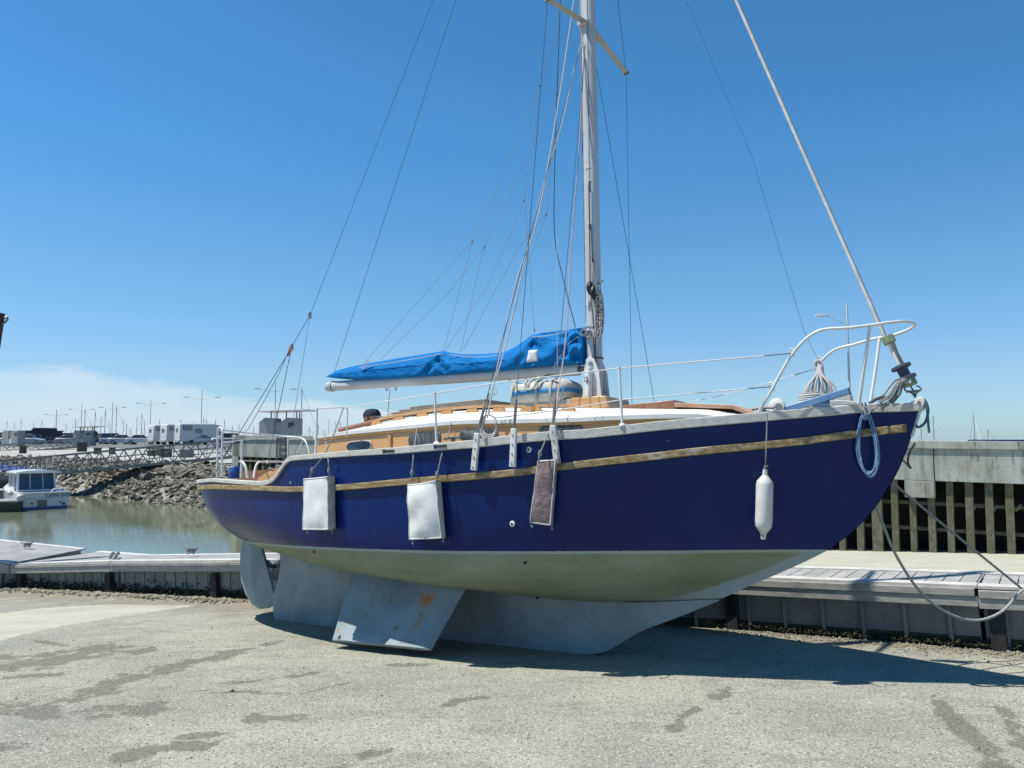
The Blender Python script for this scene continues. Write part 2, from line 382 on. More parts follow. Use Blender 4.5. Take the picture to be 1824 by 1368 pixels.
    def rng(x, a, b_, c=0., d=1.):
        r = n.new('ShaderNodeMapRange'); r.inputs[1].default_value = a; r.inputs[2].default_value = b_; r.inputs[3].default_value = c; r.inputs[4].default_value = d; l.new(x, r.inputs[0]); return r.outputs[0]
    def mx(f_, a, b_, bt='MIX'):
        x = n.new('ShaderNodeMixRGB'); x.blend_type = bt
        if isinstance(f_, float): x.inputs[0].default_value = f_
        else: l.new(f_, x.inputs[0])
        for i, v in ((1, a), (2, b_)):
            if isinstance(v, tuple): x.inputs[i].default_value = (*v, 1)
            else: l.new(v, x.inputs[i])
        return x.outputs[0]
    def ma(op, a, b_, c=None):
        x = n.new('ShaderNodeMath'); x.operation = op
        for i, v in enumerate((a, b_, c)):
            if v is None: continue
            if isinstance(v, (int, float)): x.inputs[i].default_value = v
            else: l.new(v, x.inputs[i])
        return x.outputs[0]
    vo = n.new('ShaderNodeTexVoronoi'); vo.inputs['Scale'].default_value = 84; l.new(co.outputs['Object'], vo.inputs['Vector'])
    vs = n.new('ShaderNodeSeparateColor'); l.new(vo.outputs['Color'], vs.inputs[0])
    base = mx(rng(nzn(.55, 8, .65), .38, .62), (.318, .314, .246), (.236, .237, .200))
    base = mx(rng(nzn(3.2, 6, .7, (.5, 1, 1)), .50, .66), base, (.215, .212, .170))
    base = mx(rng(nzn(9, 5, .7), .60, .72), base, (.190, .188, .152))
    ag = mx(rng(vs.outputs[0], 0, 1), (.74, .74, .74), (1.15, 1.15, 1.14))
    agg = mx(.85, base, ag, 'MULTIPLY')
    agg = mx(rng(vs.outputs[1], .89, .93), agg, (.11, .11, .10))
    agg = mx(ma('MULTIPLY', rng(nzn(38, 4, .7), .60, .64), .7), agg, (.12, .12, .11))
    agg = mx(rng(vs.outputs[2], .955, .97), agg, (.42, .42, .38))
    # pale screed at left
    pal = mx(rng(nzn(1.6, 7, .65, (.5, 2, 1)), .4, .7), (.385, .38, .305), (.31, .305, .24))
    pal = mx(rng(nzn(5, 7, .75, (.35, 2.5, 1)), .60, .66), pal, (.23, .22, .17))
    pm_ = rng(ma('MULTIPLY_ADD', nzn(14, 4), .35, sp.outputs[1]), .58, .66)
    c = mx(pm_, agg, pal)
    # brown silt by the pontoon
    mu = mx(rng(nzn(7, 6, .7), .4, .65), (.225, .21, .16), (.16, .148, .108))
    mm_ = rng(ma('MULTIPLY_ADD', nzn(2.6, 6, .65), 1.5, ma('SUBTRACT', sp.outputs[2], 1.2)), .0, .26)
    mm_ = ma('MULTIPLY', mm_, ma('SUBTRACT', 1.0, ma('MULTIPLY', pm_, .75)))
    c = mx(mm_, c, mu)
    # damp patches with silt in them
    dn = ma('ADD', ma('MULTIPLY', ma('SUBTRACT', nzn(3.4, 4, .6), .5), 3.0), ma('MULTIPLY', ma('SUBTRACT', nzn(13, 6, .75), .5), 1.5))
    dm = ma('MULTIPLY', rng(ma('ADD', dn, sp.outputs[0]), .40, .56), rng(sp.outputs[0], .0, .18))
    dcol = mx(rng(vs.outputs[0], 0, 1), (.075, .072, .058), (.18, .172, .140))
    c = mx(ma('MULTIPLY', dm, .85), c, dcol)
    l.new(c, b.inputs['Base Color'])
    h = ma('MULTIPLY_ADD', vo.outputs['Distance'], -.8, nzn(24, 5, .7))
    bn = n.new('ShaderNodeBump'); bn.inputs['Strength'].default_value = .42; bn.inputs['Distance'].default_value = .012; l.new(h, bn.inputs['Height']); l.new(bn.outputs[0], b.inputs['Normal'])
    me.materials.append(m)
    o = bpy.data.objects.new('ground', me); COL.objects.link(o); tag(o, 'pale exposed aggregate slipway with damp stains', 'slipway', kind='structure')
ground()
WZ = -1.70                                         # water level
def water():
    m = bpy.data.materials.new('harbour_water'); m.use_nodes = True; t = m.node_tree; n = t.nodes; l = t.links; b = n['Principled BSDF']
    b.inputs['Roughness'].default_value = .02; b.inputs['IOR'].default_value = 1.33
    co = n.new('ShaderNodeTexCoord')
    mp_ = n.new('ShaderNodeMapping'); mp_.inputs['Scale'].default_value = (1.6, .5, 1); mp_.inputs['Rotation'].default_value = (0, 0, .12); l.new(co.outputs['Object'], mp_.inputs[0])
    a = n.new('ShaderNodeTexNoise'); a.inputs['Scale'].default_value = 2.4; a.inputs['Detail'].default_value = 5; a.inputs['Roughness'].default_value = .62; l.new(mp_.outputs[0], a.inputs['Vector'])
    a2 = n.new('ShaderNodeTexNoise'); a2.inputs['Scale'].default_value = .10; a2.inputs['Detail'].default_value = 3; l.new(co.outputs['Object'], a2.inputs['Vector'])
    x = n.new('ShaderNodeMixRGB'); l.new(a2.outputs[0], x.inputs[0]); x.inputs[1].default_value = (.115, .135, .082, 1); x.inputs[2].default_value = (.14, .16, .11, 1); l.new(x.outputs[0], b.inputs['Base Color'])
    rg = n.new('ShaderNodeMapRange'); rg.inputs[1].default_value = .42; rg.inputs[2].default_value = .62; rg.inputs[3].default_value = .025; rg.inputs[4].default_value = .10; l.new(a2.outputs[0], rg.inputs[0])
    bn = n.new('ShaderNodeBump'); bn.inputs['Distance'].default_value = .10; l.new(rg.outputs[0], bn.inputs['Strength']); l.new(a.outputs[0], bn.inputs['Height']); l.new(bn.outputs[0], b.inputs['Normal'])
    mb = MB(); mb.add([(-2500, -5, WZ), (2500, -5, WZ), (2500, 2800, WZ), (-2500, 2800, WZ)], [(0, 1, 2, 3)])
    tag(mb.build('water', m), 'still green harbour water', 'water', kind='structure')
water()

# ---------------------------------------------------------------- the sailing boat
boat = empty('sailing_boat', mw=BM)
tag(boat, 'blue hulled wooden cabin sailing yacht standing dried out on its bilge keels on the slipway', 'sailboat')
def Q(X, st, Z): return Vector((X, -st, Z))
bs = tab([(-1.3, 0), (-1.27, .22), (-1.12, .46), (-.8, .72), (0, 1.0), (1, 1.21), (2, 1.34), (3, 1.405), (3.6, 1.40), (4.3, 1.33), (5, 1.21), (5.75, 1.0), (6.5, .74), (7, .52), (7.4, .34), (7.8, .155), (8.14, .03)])
def curve(pix, x0=None):
    pts = sorted([(p.x, p.z) for p in (on(*q, bs) for q in pix)])
    out = [pts[0]]
    for p in pts[1:]:
        if p[0] - out[-1][0] > .02: out.append(p)
    return tab(out)
zs = curve([(380, 852), (430, 855.5), (470, 857), (484, 854), (498, 843), (508, 829), (515, 818), (522, 813), (530, 811.5), (569, 808), (625, 803), (702, 797.5), (779, 790), (844, 784), (927, 774), (989, 768), (1040, 765), (1106, 758.5), (1172, 751), (1259, 743), (1347, 735.5), (1399, 731), (1478, 725), (1537, 720), (1604, 718.5)])
zr = curve([(380, 863), (461, 865), (536, 866.6), (612, 863), (713, 854), (820, 845), (927, 836), (1004, 826), (1100, 815), (1172, 807), (1259, 797), (1440, 779), (1543, 765), (1628, 755)])
xbow = tab([(.58, 6.22), (.61, 6.3), (.73, 6.55), (.85, 6.82), (1.0, 7.14), (1.11, 7.34), (1.33, 7.61), (1.55, 7.79), (1.78, 7.93), (2.08, 8.06), (2.36, 8.16)])
xst = tab([(.92, .1), (1.0, -.16), (1.1, -.42), (1.3, -.80), (1.5, -1.02), (1.7, -1.17), (1.93, -1.3)])
zbot = tab([(0, .92), (.12, .82), (.25, .755), (.45, .665), (.6, .60), (.75, .525), (.85, .515), (.93, .56), (1, .62)])
def hull_y(u, z):
    Xs = -1.3 + 9.44 * u; B = bs(Xs); ref = zr(Xs) - .03; zb = zbot(u)
    t = (ref - z) / (ref - zb)
    flare = .06 * max(0, (u - .62) / .38)
    if t <= 0: return B * (1 + .02 * max(0, t))
    t = min(t, 1)
    k1 = min(1, max(0, (u - .02) / .25)); k2 = max(0, (u - .58) / .42) ** .8; n_ = (3.2 + 2.6 * k1) * (1 - k2) + 2.1 * k2; m_ = (2.15 + .2 * k1) * (1 - k2) + 1.4 * k2
    y = B * (1 - t ** n_) ** (1 / m_)
    return y * (1 - flare * 2.2 * t)
def hull_pt(u, z, off=0.):
    x0 = xst(z); X = x0 + (xbow(z) - x0) * u; return X, hull_y(u, z) + off
def u_of(X, z):
    x0 = xst(z); return min(max((X - x0) / (xbow(z) - x0), 0), 1)
def hy(X, z): return hull_y(u_of(X, z), z)      # half breadth at a place on the side
US = sorted(set([0, .0006, .002, .005, .009, .014, .02, .028, .037, .047, .058] + [.07 + .93 * i / 170 for i in range(171)]))
def build_hull():
    NV = 34
    def side(sg):
        rows = []
        for u in US:
            Xs = -1.3 + 9.44 * u; zt = zs(Xs) - .012; zb = zbot(u); r = []
            for k in range(NV + 1):
                v = k / NV; v = v ** .8 if v < 1 else 1
                z = zt + (zb - zt) * (1 - (1 - k / NV) ** 1.25)
                X, y = hull_pt(u, z); r.append(Q(X, sg * y, z))
            rows.append(r)
        return rows
    mb = MB()
    for sg in (1, -1): mb.loft(side(sg), closed=False)
    me_ = mb.build('hull', HULL, boat, ang=60)
    bm = bmesh.new(); bm.from_mesh(me_.data); bmesh.ops.remove_doubles(bm, verts=bm.verts[:], dist=.002); bmesh.ops.recalc_face_normals(bm, faces=bm.faces[:]); bm.to_mesh(me_.data); bm.free()
    return me_
hull = build_hull()
def strip(name, zf, off_out, off_in, dz_top, dz_bot, material, u0=0, u1=1, both=True, parent=None, depthf=None):
    """a wooden strip following the side of the hull"""
    mb = MB()
    def path(sg):
        rings = []
        for u in US:
            if u < u0 or u > u1: continue
            Xs = -1.3 + 9.44 * u
            zt = zf(Xs); z1 = zt + dz_top; dd = depthf(u) if depthf else dz_bot; z0 = zt - dd
            zm = min(zt, zs(Xs) - .0)
            X, y = hull_pt(u, zt - dd * .5)
            # outward direction in plan
            e = .004; Xa, ya = hull_pt(max(u - e, 0), zt - dd * .5); Xb, yb = hull_pt(min(u + e, 1), zt - dd * .5)
            tx, ty = Xb - Xa, yb - ya; ln = sqrt(tx*tx + ty*ty) or 1
            nx, ny = -ty / ln, tx / ln
            yo = max(y + ny * off_out, 0.004); yi = max(y - ny * off_in, 0)
            Xo = X + nx * off_out; Xi = X - nx * off_in
            rings.append([Q(Xo, sg * yo, z0), Q(Xo, sg * yo, z1), Q(Xi, sg * yi, z1), Q(Xi, sg * yi, z0)])
        return rings
    mb.loft(path(1)); mb.loft(path(-1))
    return mb.build(name, material, parent or boat, bevel=.006)
strip('cap_rail', zs, .028, .075, 0, .07, weather_wood, depthf=tab([(0, .045), (.25, .05), (.34, .055), (.45, .06), (.7, .082), (.85, .08), (1, .07)]))
strip('rubbing_strake', zr, .035, -.004, 0, .06, strake_wood, u1=.9975, depthf=tab([(0, .062), (.3, .06), (.6, .065), (1, .065)]))

# keels, rudder, propeller
def build_keel():
    zt_u = lambda u: zbot(min(max((xk(u) - .1) / 6.15, 0), 1)) + .05 - .06 * max(0, (u - .8) / .2)
    bot = tab([(0, 0), (4.9, 0), (5.02, .015), (5.54, .285), (5.84, .405), (6.1, .515), (6.3, .60)])
    xk = lambda u: .0 + 6.3 * u
    mb = MB(); rings = []
    us = [0, .002, .01, .03, .06] + [.1 + .9 * i / 60 for i in range(61)]
    zrow = 14
    def half(u, z, zt, zb_):
        e = min(1, (u / .12) ** .6) if u < .12 else 1
        h = .016 + .075 * e
        if u > .72: h *= 1 - .72 * ((u - .72) / .28)
        q = (z - zb_) / max(zt - zb_, .01)
        h += .07 * max(q, 0) ** 7 * (1 if u < .85 else max(0, (.97 - u) / .12))
        return h if u < .86 else h * (1 - .93 * (u - .86) / .14)
    aft = tab([(0, .0), (.3, -.05), (.42, .02), (.63, .085), (.9, .13)])
    for sg in (1, -1):
        rows = []
        for u in us:
            zb_ = bot(xk(u)); zt = zt_u(u); r = []
            for k in range(zrow + 1):
                z = zb_ + (zt - zb_) * k / zrow
                X = xk(u) + aft(z) * (1 - u) ** 6
                r.append(Q(X, sg * half(u, z, zt, zb_), z))
            rows.append(r)
        mb.loft(rows, closed=False)
    # bottom and aft faces
    for u, v in zip(us[:-1], us[1:]):
        z1, z2 = bot(xk(u)), bot(xk(v)); h1 = half(u, z1, 9, z1); h2 = half(v, z2, 9, z2)
        mb.add([Q(xk(u), h1, z1), Q(xk(v), h2, z2), Q(xk(v), -h2, z2), Q(xk(u), -h1, z1)], [(0, 1, 2, 3)])
    zt = zt_u(0)
    for k in range(zrow):
        z1, z2 = zt * k / zrow, zt * (k + 1) / zrow; h1, h2 = half(0, z1, zt, 0), half(0, z2, zt, 0)
        mb.add([Q(aft(z1), h1, z1), Q(aft(z2), h2, z2), Q(aft(z2), -h2, z2), Q(aft(z1), -h1, z1)], [(0, 1, 2, 3)])
    return mb.build('keel', keel_mat('keel_paint'), boat, ang=50)
build_keel()
def onZ(px, py, z):
    r = BR @ ray(px, py); return CL + r * ((z - CL.z) / r.z)
gl = onZ(592, 1141, .082); gr = onZ(768, 1158, .088)
def bilge(sg):
    a = A(632, 1012, .60); b = A(838, 1040, .60)
    rt = .04
    c = [Vector((a.x, a.y, a.z + rt)), Vector((b.x, b.y, b.z + rt)), gr.copy(), gl.copy()]
    mb = MB(); rings = []
    nrm = (c[1] - c[0]).cross(c[3] - c[0]).normalized()
    if nrm.y > 0: nrm = -nrm
    th = .030
    NU, NW = 14, 10
    def pt(i, j, s):
        u, v = i / NU, j / NW
        p = (c[0] * (1 - u) + c[1] * u) * (1 - v) + (c[3] * (1 - u) + c[2] * u) * v
        edge = min(1, min(u, 1 - u) * NU * .9)
        q = p + nrm * s * th * (.25 + .75 * edge) + nrm * .006 * noise.noise(p * 2.2)
        if sg < 0: q.y = -q.y
        return q
    for s in (1, -1): mb.loft([[pt(i, j, s) for j in range(NW + 1)] for i in range(NU + 1)], closed=False)
    for j in range(NW):
        for i in (0, NU): mb.add([pt(i, j, 1), pt(i, j+1, 1), pt(i, j+1, -1), pt(i, j, -1)], [(0, 1, 2, 3)])
    for i in range(NU): mb.add([pt(i, NW, 1), pt(i+1, NW, 1), pt(i+1, NW, -1), pt(i, NW, -1)], [(0, 1, 2, 3)])
    rust = []
    if sg > 0:
        def at(px, py):
            r = BR @ ray(px, py); t = (c[0] + nrm * th - CL).dot(nrm) / r.dot(nrm); return tuple(CL + r * t)
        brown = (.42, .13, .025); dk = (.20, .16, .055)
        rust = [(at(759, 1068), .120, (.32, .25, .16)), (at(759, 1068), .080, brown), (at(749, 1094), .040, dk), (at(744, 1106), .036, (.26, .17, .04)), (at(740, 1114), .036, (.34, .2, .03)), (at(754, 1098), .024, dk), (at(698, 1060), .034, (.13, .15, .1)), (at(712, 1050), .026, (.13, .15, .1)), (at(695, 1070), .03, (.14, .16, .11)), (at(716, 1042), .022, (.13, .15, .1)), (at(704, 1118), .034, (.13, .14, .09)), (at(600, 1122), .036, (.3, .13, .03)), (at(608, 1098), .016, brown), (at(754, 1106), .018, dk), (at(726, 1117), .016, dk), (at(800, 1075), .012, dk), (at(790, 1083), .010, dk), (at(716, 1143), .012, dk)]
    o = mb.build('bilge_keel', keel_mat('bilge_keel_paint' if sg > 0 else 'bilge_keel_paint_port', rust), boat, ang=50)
    # welded bead along the lower edge and a bolt head in the corner
    if sg > 0:
        e = MB(); e.beam(c[3] + nrm * .012 + Vector((.02, 0, .004)), c[2] + nrm * .012 + Vector((-.02, 0, .004)), .012, .012); e.build('edge_strip', MAT['keel_paint'], o)
        bo = MB(); q = Vector(at(604, 1133)); bo.tube([q, q + nrm * .02], .02, 10); bo.build('bolt', MAT['keel_paint'], o)
bilge(1); bilge(-1)
def rudder():
    aft = [(433, 961), (428.5, 985), (428, 1010), (430, 1035), (438, 1059), (449, 1076), (461, 1084)]
    rdg = [(449, 955), (451, 985), (453, 1010), (455, 1035), (457, 1056), (459, 1072), (465, 1084.5)]
    fwd = [(462, 957), (470, 986), (478, 1014), (485, 1040), (489, 1060), (491, 1073), (481, 1083)]
    a_, r_, f_ = [[A(*p, 0) for p in q] for q in (aft, rdg, fwd)]
    mb = MB()
    for sg in (1, -1):
        rows = []
        for i in range(7):
            th = .048 if i < 6 else .012
            rows.append([Q(a_[i].x, sg * .006, a_[i].z), Q((a_[i].x + r_[i].x) / 2, sg * (th * .55 + .004), (a_[i].z + r_[i].z) / 2), Q(r_[i].x, sg * th, r_[i].z), Q((f_[i].x + r_[i].x) / 2, sg * (th * .72), (f_[i].z + r_[i].z) / 2), Q(f_[i].x, sg * (th * .42), f_[i].z)])
        mb.loft(rows, closed=False)
    for q, e in ((a_, .006), (f_, .0202)):
        for i in range(6):
            e1 = e if (q is a_ or i < 6) else e; e2 = e if (q is a_ or i + 1 < 6) else .00504
            mb.add([Q(q[i].x, e1, q[i].z), Q(q[i+1].x, e2, q[i+1].z), Q(q[i+1].x, -e2, q[i+1].z), Q(q[i].x, -e1, q[i].z)], [(0, 1, 2, 3)])
    mb.add([Q(a_[0].x, .006, a_[0].z), Q(r_[0].x, .048, r_[0].z), Q(f_[0].x, .0202, f_[0].z), Q(f_[0].x, -.0202, f_[0].z), Q(r_[0].x, -.048, r_[0].z), Q(a_[0].x, -.006, a_[0].z)], [(0, 1, 2, 3, 4, 5)])
    o = mb.build('rudder', keel_mat('rudder_paint'), boat, ang=8)
    s = MB(); s.tube([A(452, 962, 0), A(448, 935, 0)], .035, 12); s.build('rudder_stock', MAT['keel_paint'], boat)
rudder()
def propeller():
    hub = A(491, 1010, 0); mb = MB()
    mb.tube([hub - Vector((.07, 0, 0)), hub - Vector((.05, 0, 0)), hub + Vector((.12, 0, 0))], lambda t: .018 + .02 * min(1, t * 3), 12)
    o = mb.build('propeller', prop_m, boat)
    for k in range(3):
        a0 = radians(35 + 120 * k); b = MB(); rings = []
        for i in range(9):
            t = i / 8; r = .02 + .17 * t; wd = .075 * sin(pi * min(1, .12 + t * .88)) ** .7 + .008; tw = radians(62 - 34 * t)
            c = hub + Vector((0, cos(a0) * r, sin(a0) * r)); tg = Vector((0, -sin(a0), cos(a0))); ax = Vector((1, 0, 0))
            dr = tg * cos(tw) + ax * sin(tw)
            nn = Vector((0, cos(a0), sin(a0))).cross(dr)
            rings.append([c + dr * wd, c + nn * .005, c - dr * wd, c - nn * .005])
        b.loft(rings); b.build('propeller_blade', prop_m, o)
propeller()

# deck, cockpit well, coamings
def deck():
    mb = MB(); rows = []
    U = [u for u in US if u > .004]
    prev = None
    for u in U:
        Xs = -1.3 + 9.44 * u
        zd = (zs(Xs) - .085) if Xs < 1.3 else (zs(Xs) - .14 if Xs > 1.95 else (zs(1.3) - .085) + ((zs(1.95) - .14) - (zs(1.3) - .085)) * (Xs - 1.3) / .65)
        X, y = hull_pt(u, zd, -.01); y = max(y, .004)
        inn = .48 if .35 < X < 1.74 else 0
        row = [Q(X, y, zd), Q(X, inn, zd + .02), Q(X, -inn, zd + .02), Q(X, -y, zd)]
        if prev is not None:
            b, bi = prev; hole = inn > 0 and bi > 0
            mb.add(b + row, [(0, 1, 5, 4), (2, 3, 7, 6)] + ([] if hole else [(1, 2, 6, 5)]))
        prev = (row, inn)
    d = mb.build('deck', deck_grey, boat, ang=60)
    c = MB(); x0, x1, z0, z1, h = .36, 1.73, 1.36, 1.80, .475
    c.add([Q(x0, h, z1), Q(x1, h, z1), Q(x1, -h, z1), Q(x0, -h, z1), Q(x0, h, z0), Q(x1, h, z0), Q(x1, -h, z0), Q(x0, -h, z0)], [(0, 1, 5, 4), (1, 2, 6, 5), (2, 3, 7, 6), (3, 0, 4, 7), (4, 5, 6, 7)])
    c.build('cockpit_well', varnish, boat)
deck()
def coaming():
    # starboard: sloping varnished board rising forward; port: dark mahogany board
    mb = MB(); mb.prism([A(*q, .78) for q in ((457, 858), (461, 850), (474, 842), (500, 830), (516, 819), (522, 819), (524, 858))], (0, .028, 0)); mb.build('cockpit_coaming', varnish, boat)
    mb = MB(); mb.prism([A(*q, -.70) for q in ((424, 840), (505, 835), (548, 828), (548, 862), (424, 862))], (0, .03, 0)); mb.build('cockpit_coaming', varnish_d, boat)
    mb = MB(); mb.box(Q(-.45, -.25, 1.86), (.5, .7, .05)); mb.build('stern_locker', varnish_d, boat)
    # grey cleats bolted inside the starboard coaming
    for px, py in ((486, 838), (500, 833)):
        p = A(px, py, .80); mb = MB(); mb.tube([p + Vector((-.07, -.03, .0)), p + Vector((-.03, -.04, .02)), p + Vector((.03, -.04, .02)), p + Vector((.07, -.03, 0))], .012, 6, smooth=3); mb.tube([p, p + Vector((0, -.04, .02))], .014, 6)
        mb.build('cleat', rope_g, boat)
coaming()

# cabin
yc = tab([(1.70, .82), (2.3, .85), (3.3, .89), (3.8, .88), (4.6, .81), (5.32, .72), (5.65, .66), (6.2, .53), (6.5, .42), (6.62, .34), (6.70, .0)])
zcs = curve([(569, 778), (628, 770), (737, 759), (803, 751.6), (1040, 746), (1100, 743), (1242, 740), (1285, 744)])
_p = [on(*q, yc) for q in [(570, 777), (628, 769.5), (737, 759), (803, 752.5), (930, 749), (1040, 746), (1100, 743), (1242, 740), (1285, 745)]]
zcs = tab(sorted([(p.x, p.z) for p in _p]))
zcc = tab([(1.70, 2.40), (2.2, 2.47), (2.8, 2.56), (3.3, 2.59), (4, 2.565), (5.1, 2.49), (6.0, 2.41), (6.4, 2.38), (6.7, 2.31)])
CX_ = [1.70 + 4.8 * i / 40 for i in range(41)] + [6.54, 6.58, 6.62, 6.65, 6.675, 6.69, 6.70]
def cabin():
    cab = MB()
    for sg in (1, -1):
        rows = []
        for X in CX_:
            z1 = zcs(X); z0 = zs(X) - .18; y = yc(X)
            rows.append([Q(X, sg * (y + .025 * (1 - k / 6) * (y > .1)), z0 + (z1 - z0) * k / 6) for k in range(7)])
        cab.loft(rows, closed=False)
    y = yc(1.70); z1 = zcs(1.7)
    cab.add([Q(1.70, y, 1.72), Q(1.70, y, z1)] + [Q(1.70, y * cos(pi * k / 12), z1 + (zcc(1.7) - z1) * (1 - cos(pi * k / 12) ** 2)) for k in range(1, 12)] + [Q(1.70, -y, z1), Q(1.70, -y, 1.72)], [tuple(range(15))])
    c = cab.build('cabin', varnish, boat, ang=40)
    rf = MB(); rows = []
    for X in CX_:
        yy = yc(X) + .03; z1 = zcs(X); zc = zcc(X); r = []
        Xo = X + (.03 if X > 6.6 else (-.04 if X < 1.71 else 0))
        for k in range(25):
            s = cos(pi * k / 24)
            r.append(Q(Xo, yy * s, z1 + .012 + (zc - z1) * (1 - abs(s) ** 2.2)))
        r += [Q(Xo, -yy, z1 - .028), Q(Xo, -yy * .9, z1 - .028), Q(Xo, yy * .9, z1 - .028), Q(Xo, yy, z1 - .028)]
        rows.append(r)
    rf.loft(rows); rf.build('coachroof', roof_white, boat, ang=50)
    # varnished moulding below the roof edge, and vertical battens
    tr = MB()
    for sg in (1, -1):
        rows = [[Q(X, sg * (yc(X) + .014), zcs(X) - .055), Q(X, sg * (yc(X) + .024), zcs(X) - .052), Q(X, sg * (yc(X) + .027), zcs(X) - .0285), Q(X, sg * (yc(X) - .01), zcs(X) - .0285)] for X in CX_[:-3]]
        tr.loft(rows)
    tr.build('cabin_moulding', mat('moulding_wood', (.60, .36, .14), (.46, .26, .09), 3, rough=.4, stretch=(1, 1, 20), coat=.3), c)
    for px in (697, 1196):
        p = on(px, 785 if px < 1000 else 756, yc); b = MB(); b.box(Q(p.x, yc(p.x) + .017, zcs(p.x) - .22), (.035, .03, .29)); b.build('batten', varnish, c)
    ad = MB(); ad.box(Q(1.70, .80, 2.10), (.05, .05, .56)); ad.build('corner_post', roof_white, c)
    # windows
    def win(x0, x1, y0, y1, m, frame):
        a = on(x0, (y0 + y1) / 2, yc); b = on(x1, (y0 + y1) / 2, yc); cx_ = (a.x + b.x) / 2; hw = (b.x - a.x) / 2
        zt = on((x0 + x1) / 2, y0, yc).z; zb = on((x0 + x1) / 2, y1, yc).z; cz = (zt + zb) / 2; hh = (zt - zb) / 2
        slope = (zcs(b.x) - zcs(a.x)) / (b.x - a.x)
        def ring(f, off, ex=0):
            out = []
            for k in range(40):
                t = 2 * pi * k / 40; ct, st_ = cos(t), sin(t)
                dx = (abs(ct) ** .5) * (1 if ct > 0 else -1) * (hw * f + ex); dz = (abs(st_) ** .62) * (1 if st_ > 0 else -1) * (hh * f + ex)
                X = cx_ + dx; Z = cz + dz + slope * dx; z0 = zs(X) - .18; k_ = (Z - z0) / (zcs(X) - z0)
                out.append(Q(X, yc(X) + .025 * (1 - k_) + off, Z))
            return out
        wmb = MB(); wmb.loft([ring(1, -.02), ring(1, .006), ring(.97, .010)]); o = wmb.build('window', m, boat, ang=50)
        if frame:
            fmb = MB(); fmb.loft([ring(1, 0.0, .012), ring(1, .016, .012), ring(1, .018, .004), ring(1, .007, -.004)], caps=False); fmb.build('frame', weather_wood, o, ang=50)
        else:
            for k in range(12):
                q = ring(.93, .012)[int(k * 3.33)]; sc = MB(); sc.tube([q, q + Vector((0, -.004, 0))], .0055, 6); sc.build('snap_stud', steel, o)
        # port side twin
        return o
    win(620, 662, 786.5, 804, glass_d, True)
    win(729, 787, 770, 795, window_cov, False); win(820, 889, 764.5, 786, window_cov, False); win(961, 1039, 757, 774, window_cov, False)
    return c
cab = cabin()
def roofz(X, st): y = yc(X) + .03; s = min(abs(st) / y, 1); return zcs(X) + .012 + (zcc(X) - zcs(X)) * (1 - s ** 2.2)
def on_roof(px, py, st, up=0): 
    p = A(px, py, st); return Q(p.x, st, roofz(p.x, st) + up)
# handrails: a rail with feet (gaps between)
def handrail(x0, x1, st0, st1, n, m=varnish):
    o = None; mb = MB(); rows = []
    for i in range(41):
        t = i / 40; X = x0 + (x1 - x0) * t; st = st0 + (st1 - st0) * t; z = roofz(X, st) + .045 - .04 * max(0, abs(t - .5) * 2 - .94) / .06
        rows.append([Q(X, st - .014, z), Q(X, st + .014, z), Q(X, st + .014, z + .026), Q(X, st - .014, z + .026)])
    mb.loft(rows)
    for k in range(n + 1):
        t = .015 + .97 * k / n; X = x0 + (x1 - x0) * t; st = st0 + (st1 - st0) * t; z = roofz(X, st)
        mb.prism([Q(X - .09, st - .012, z - .01), Q(X + .09, st - .012, z - .01), Q(X + .055, st - .012, z + .05), Q(X - .055, st - .012, z + .05)], (0, -.024, 0))
    return mb.build('handrail', m, boat)
handrail(2.45, 4.6, .62, .58, 6); handrail(4.65, 5.05, .56, .54, 1); handrail(2.45, 4.6, -.62, -.58, 6)
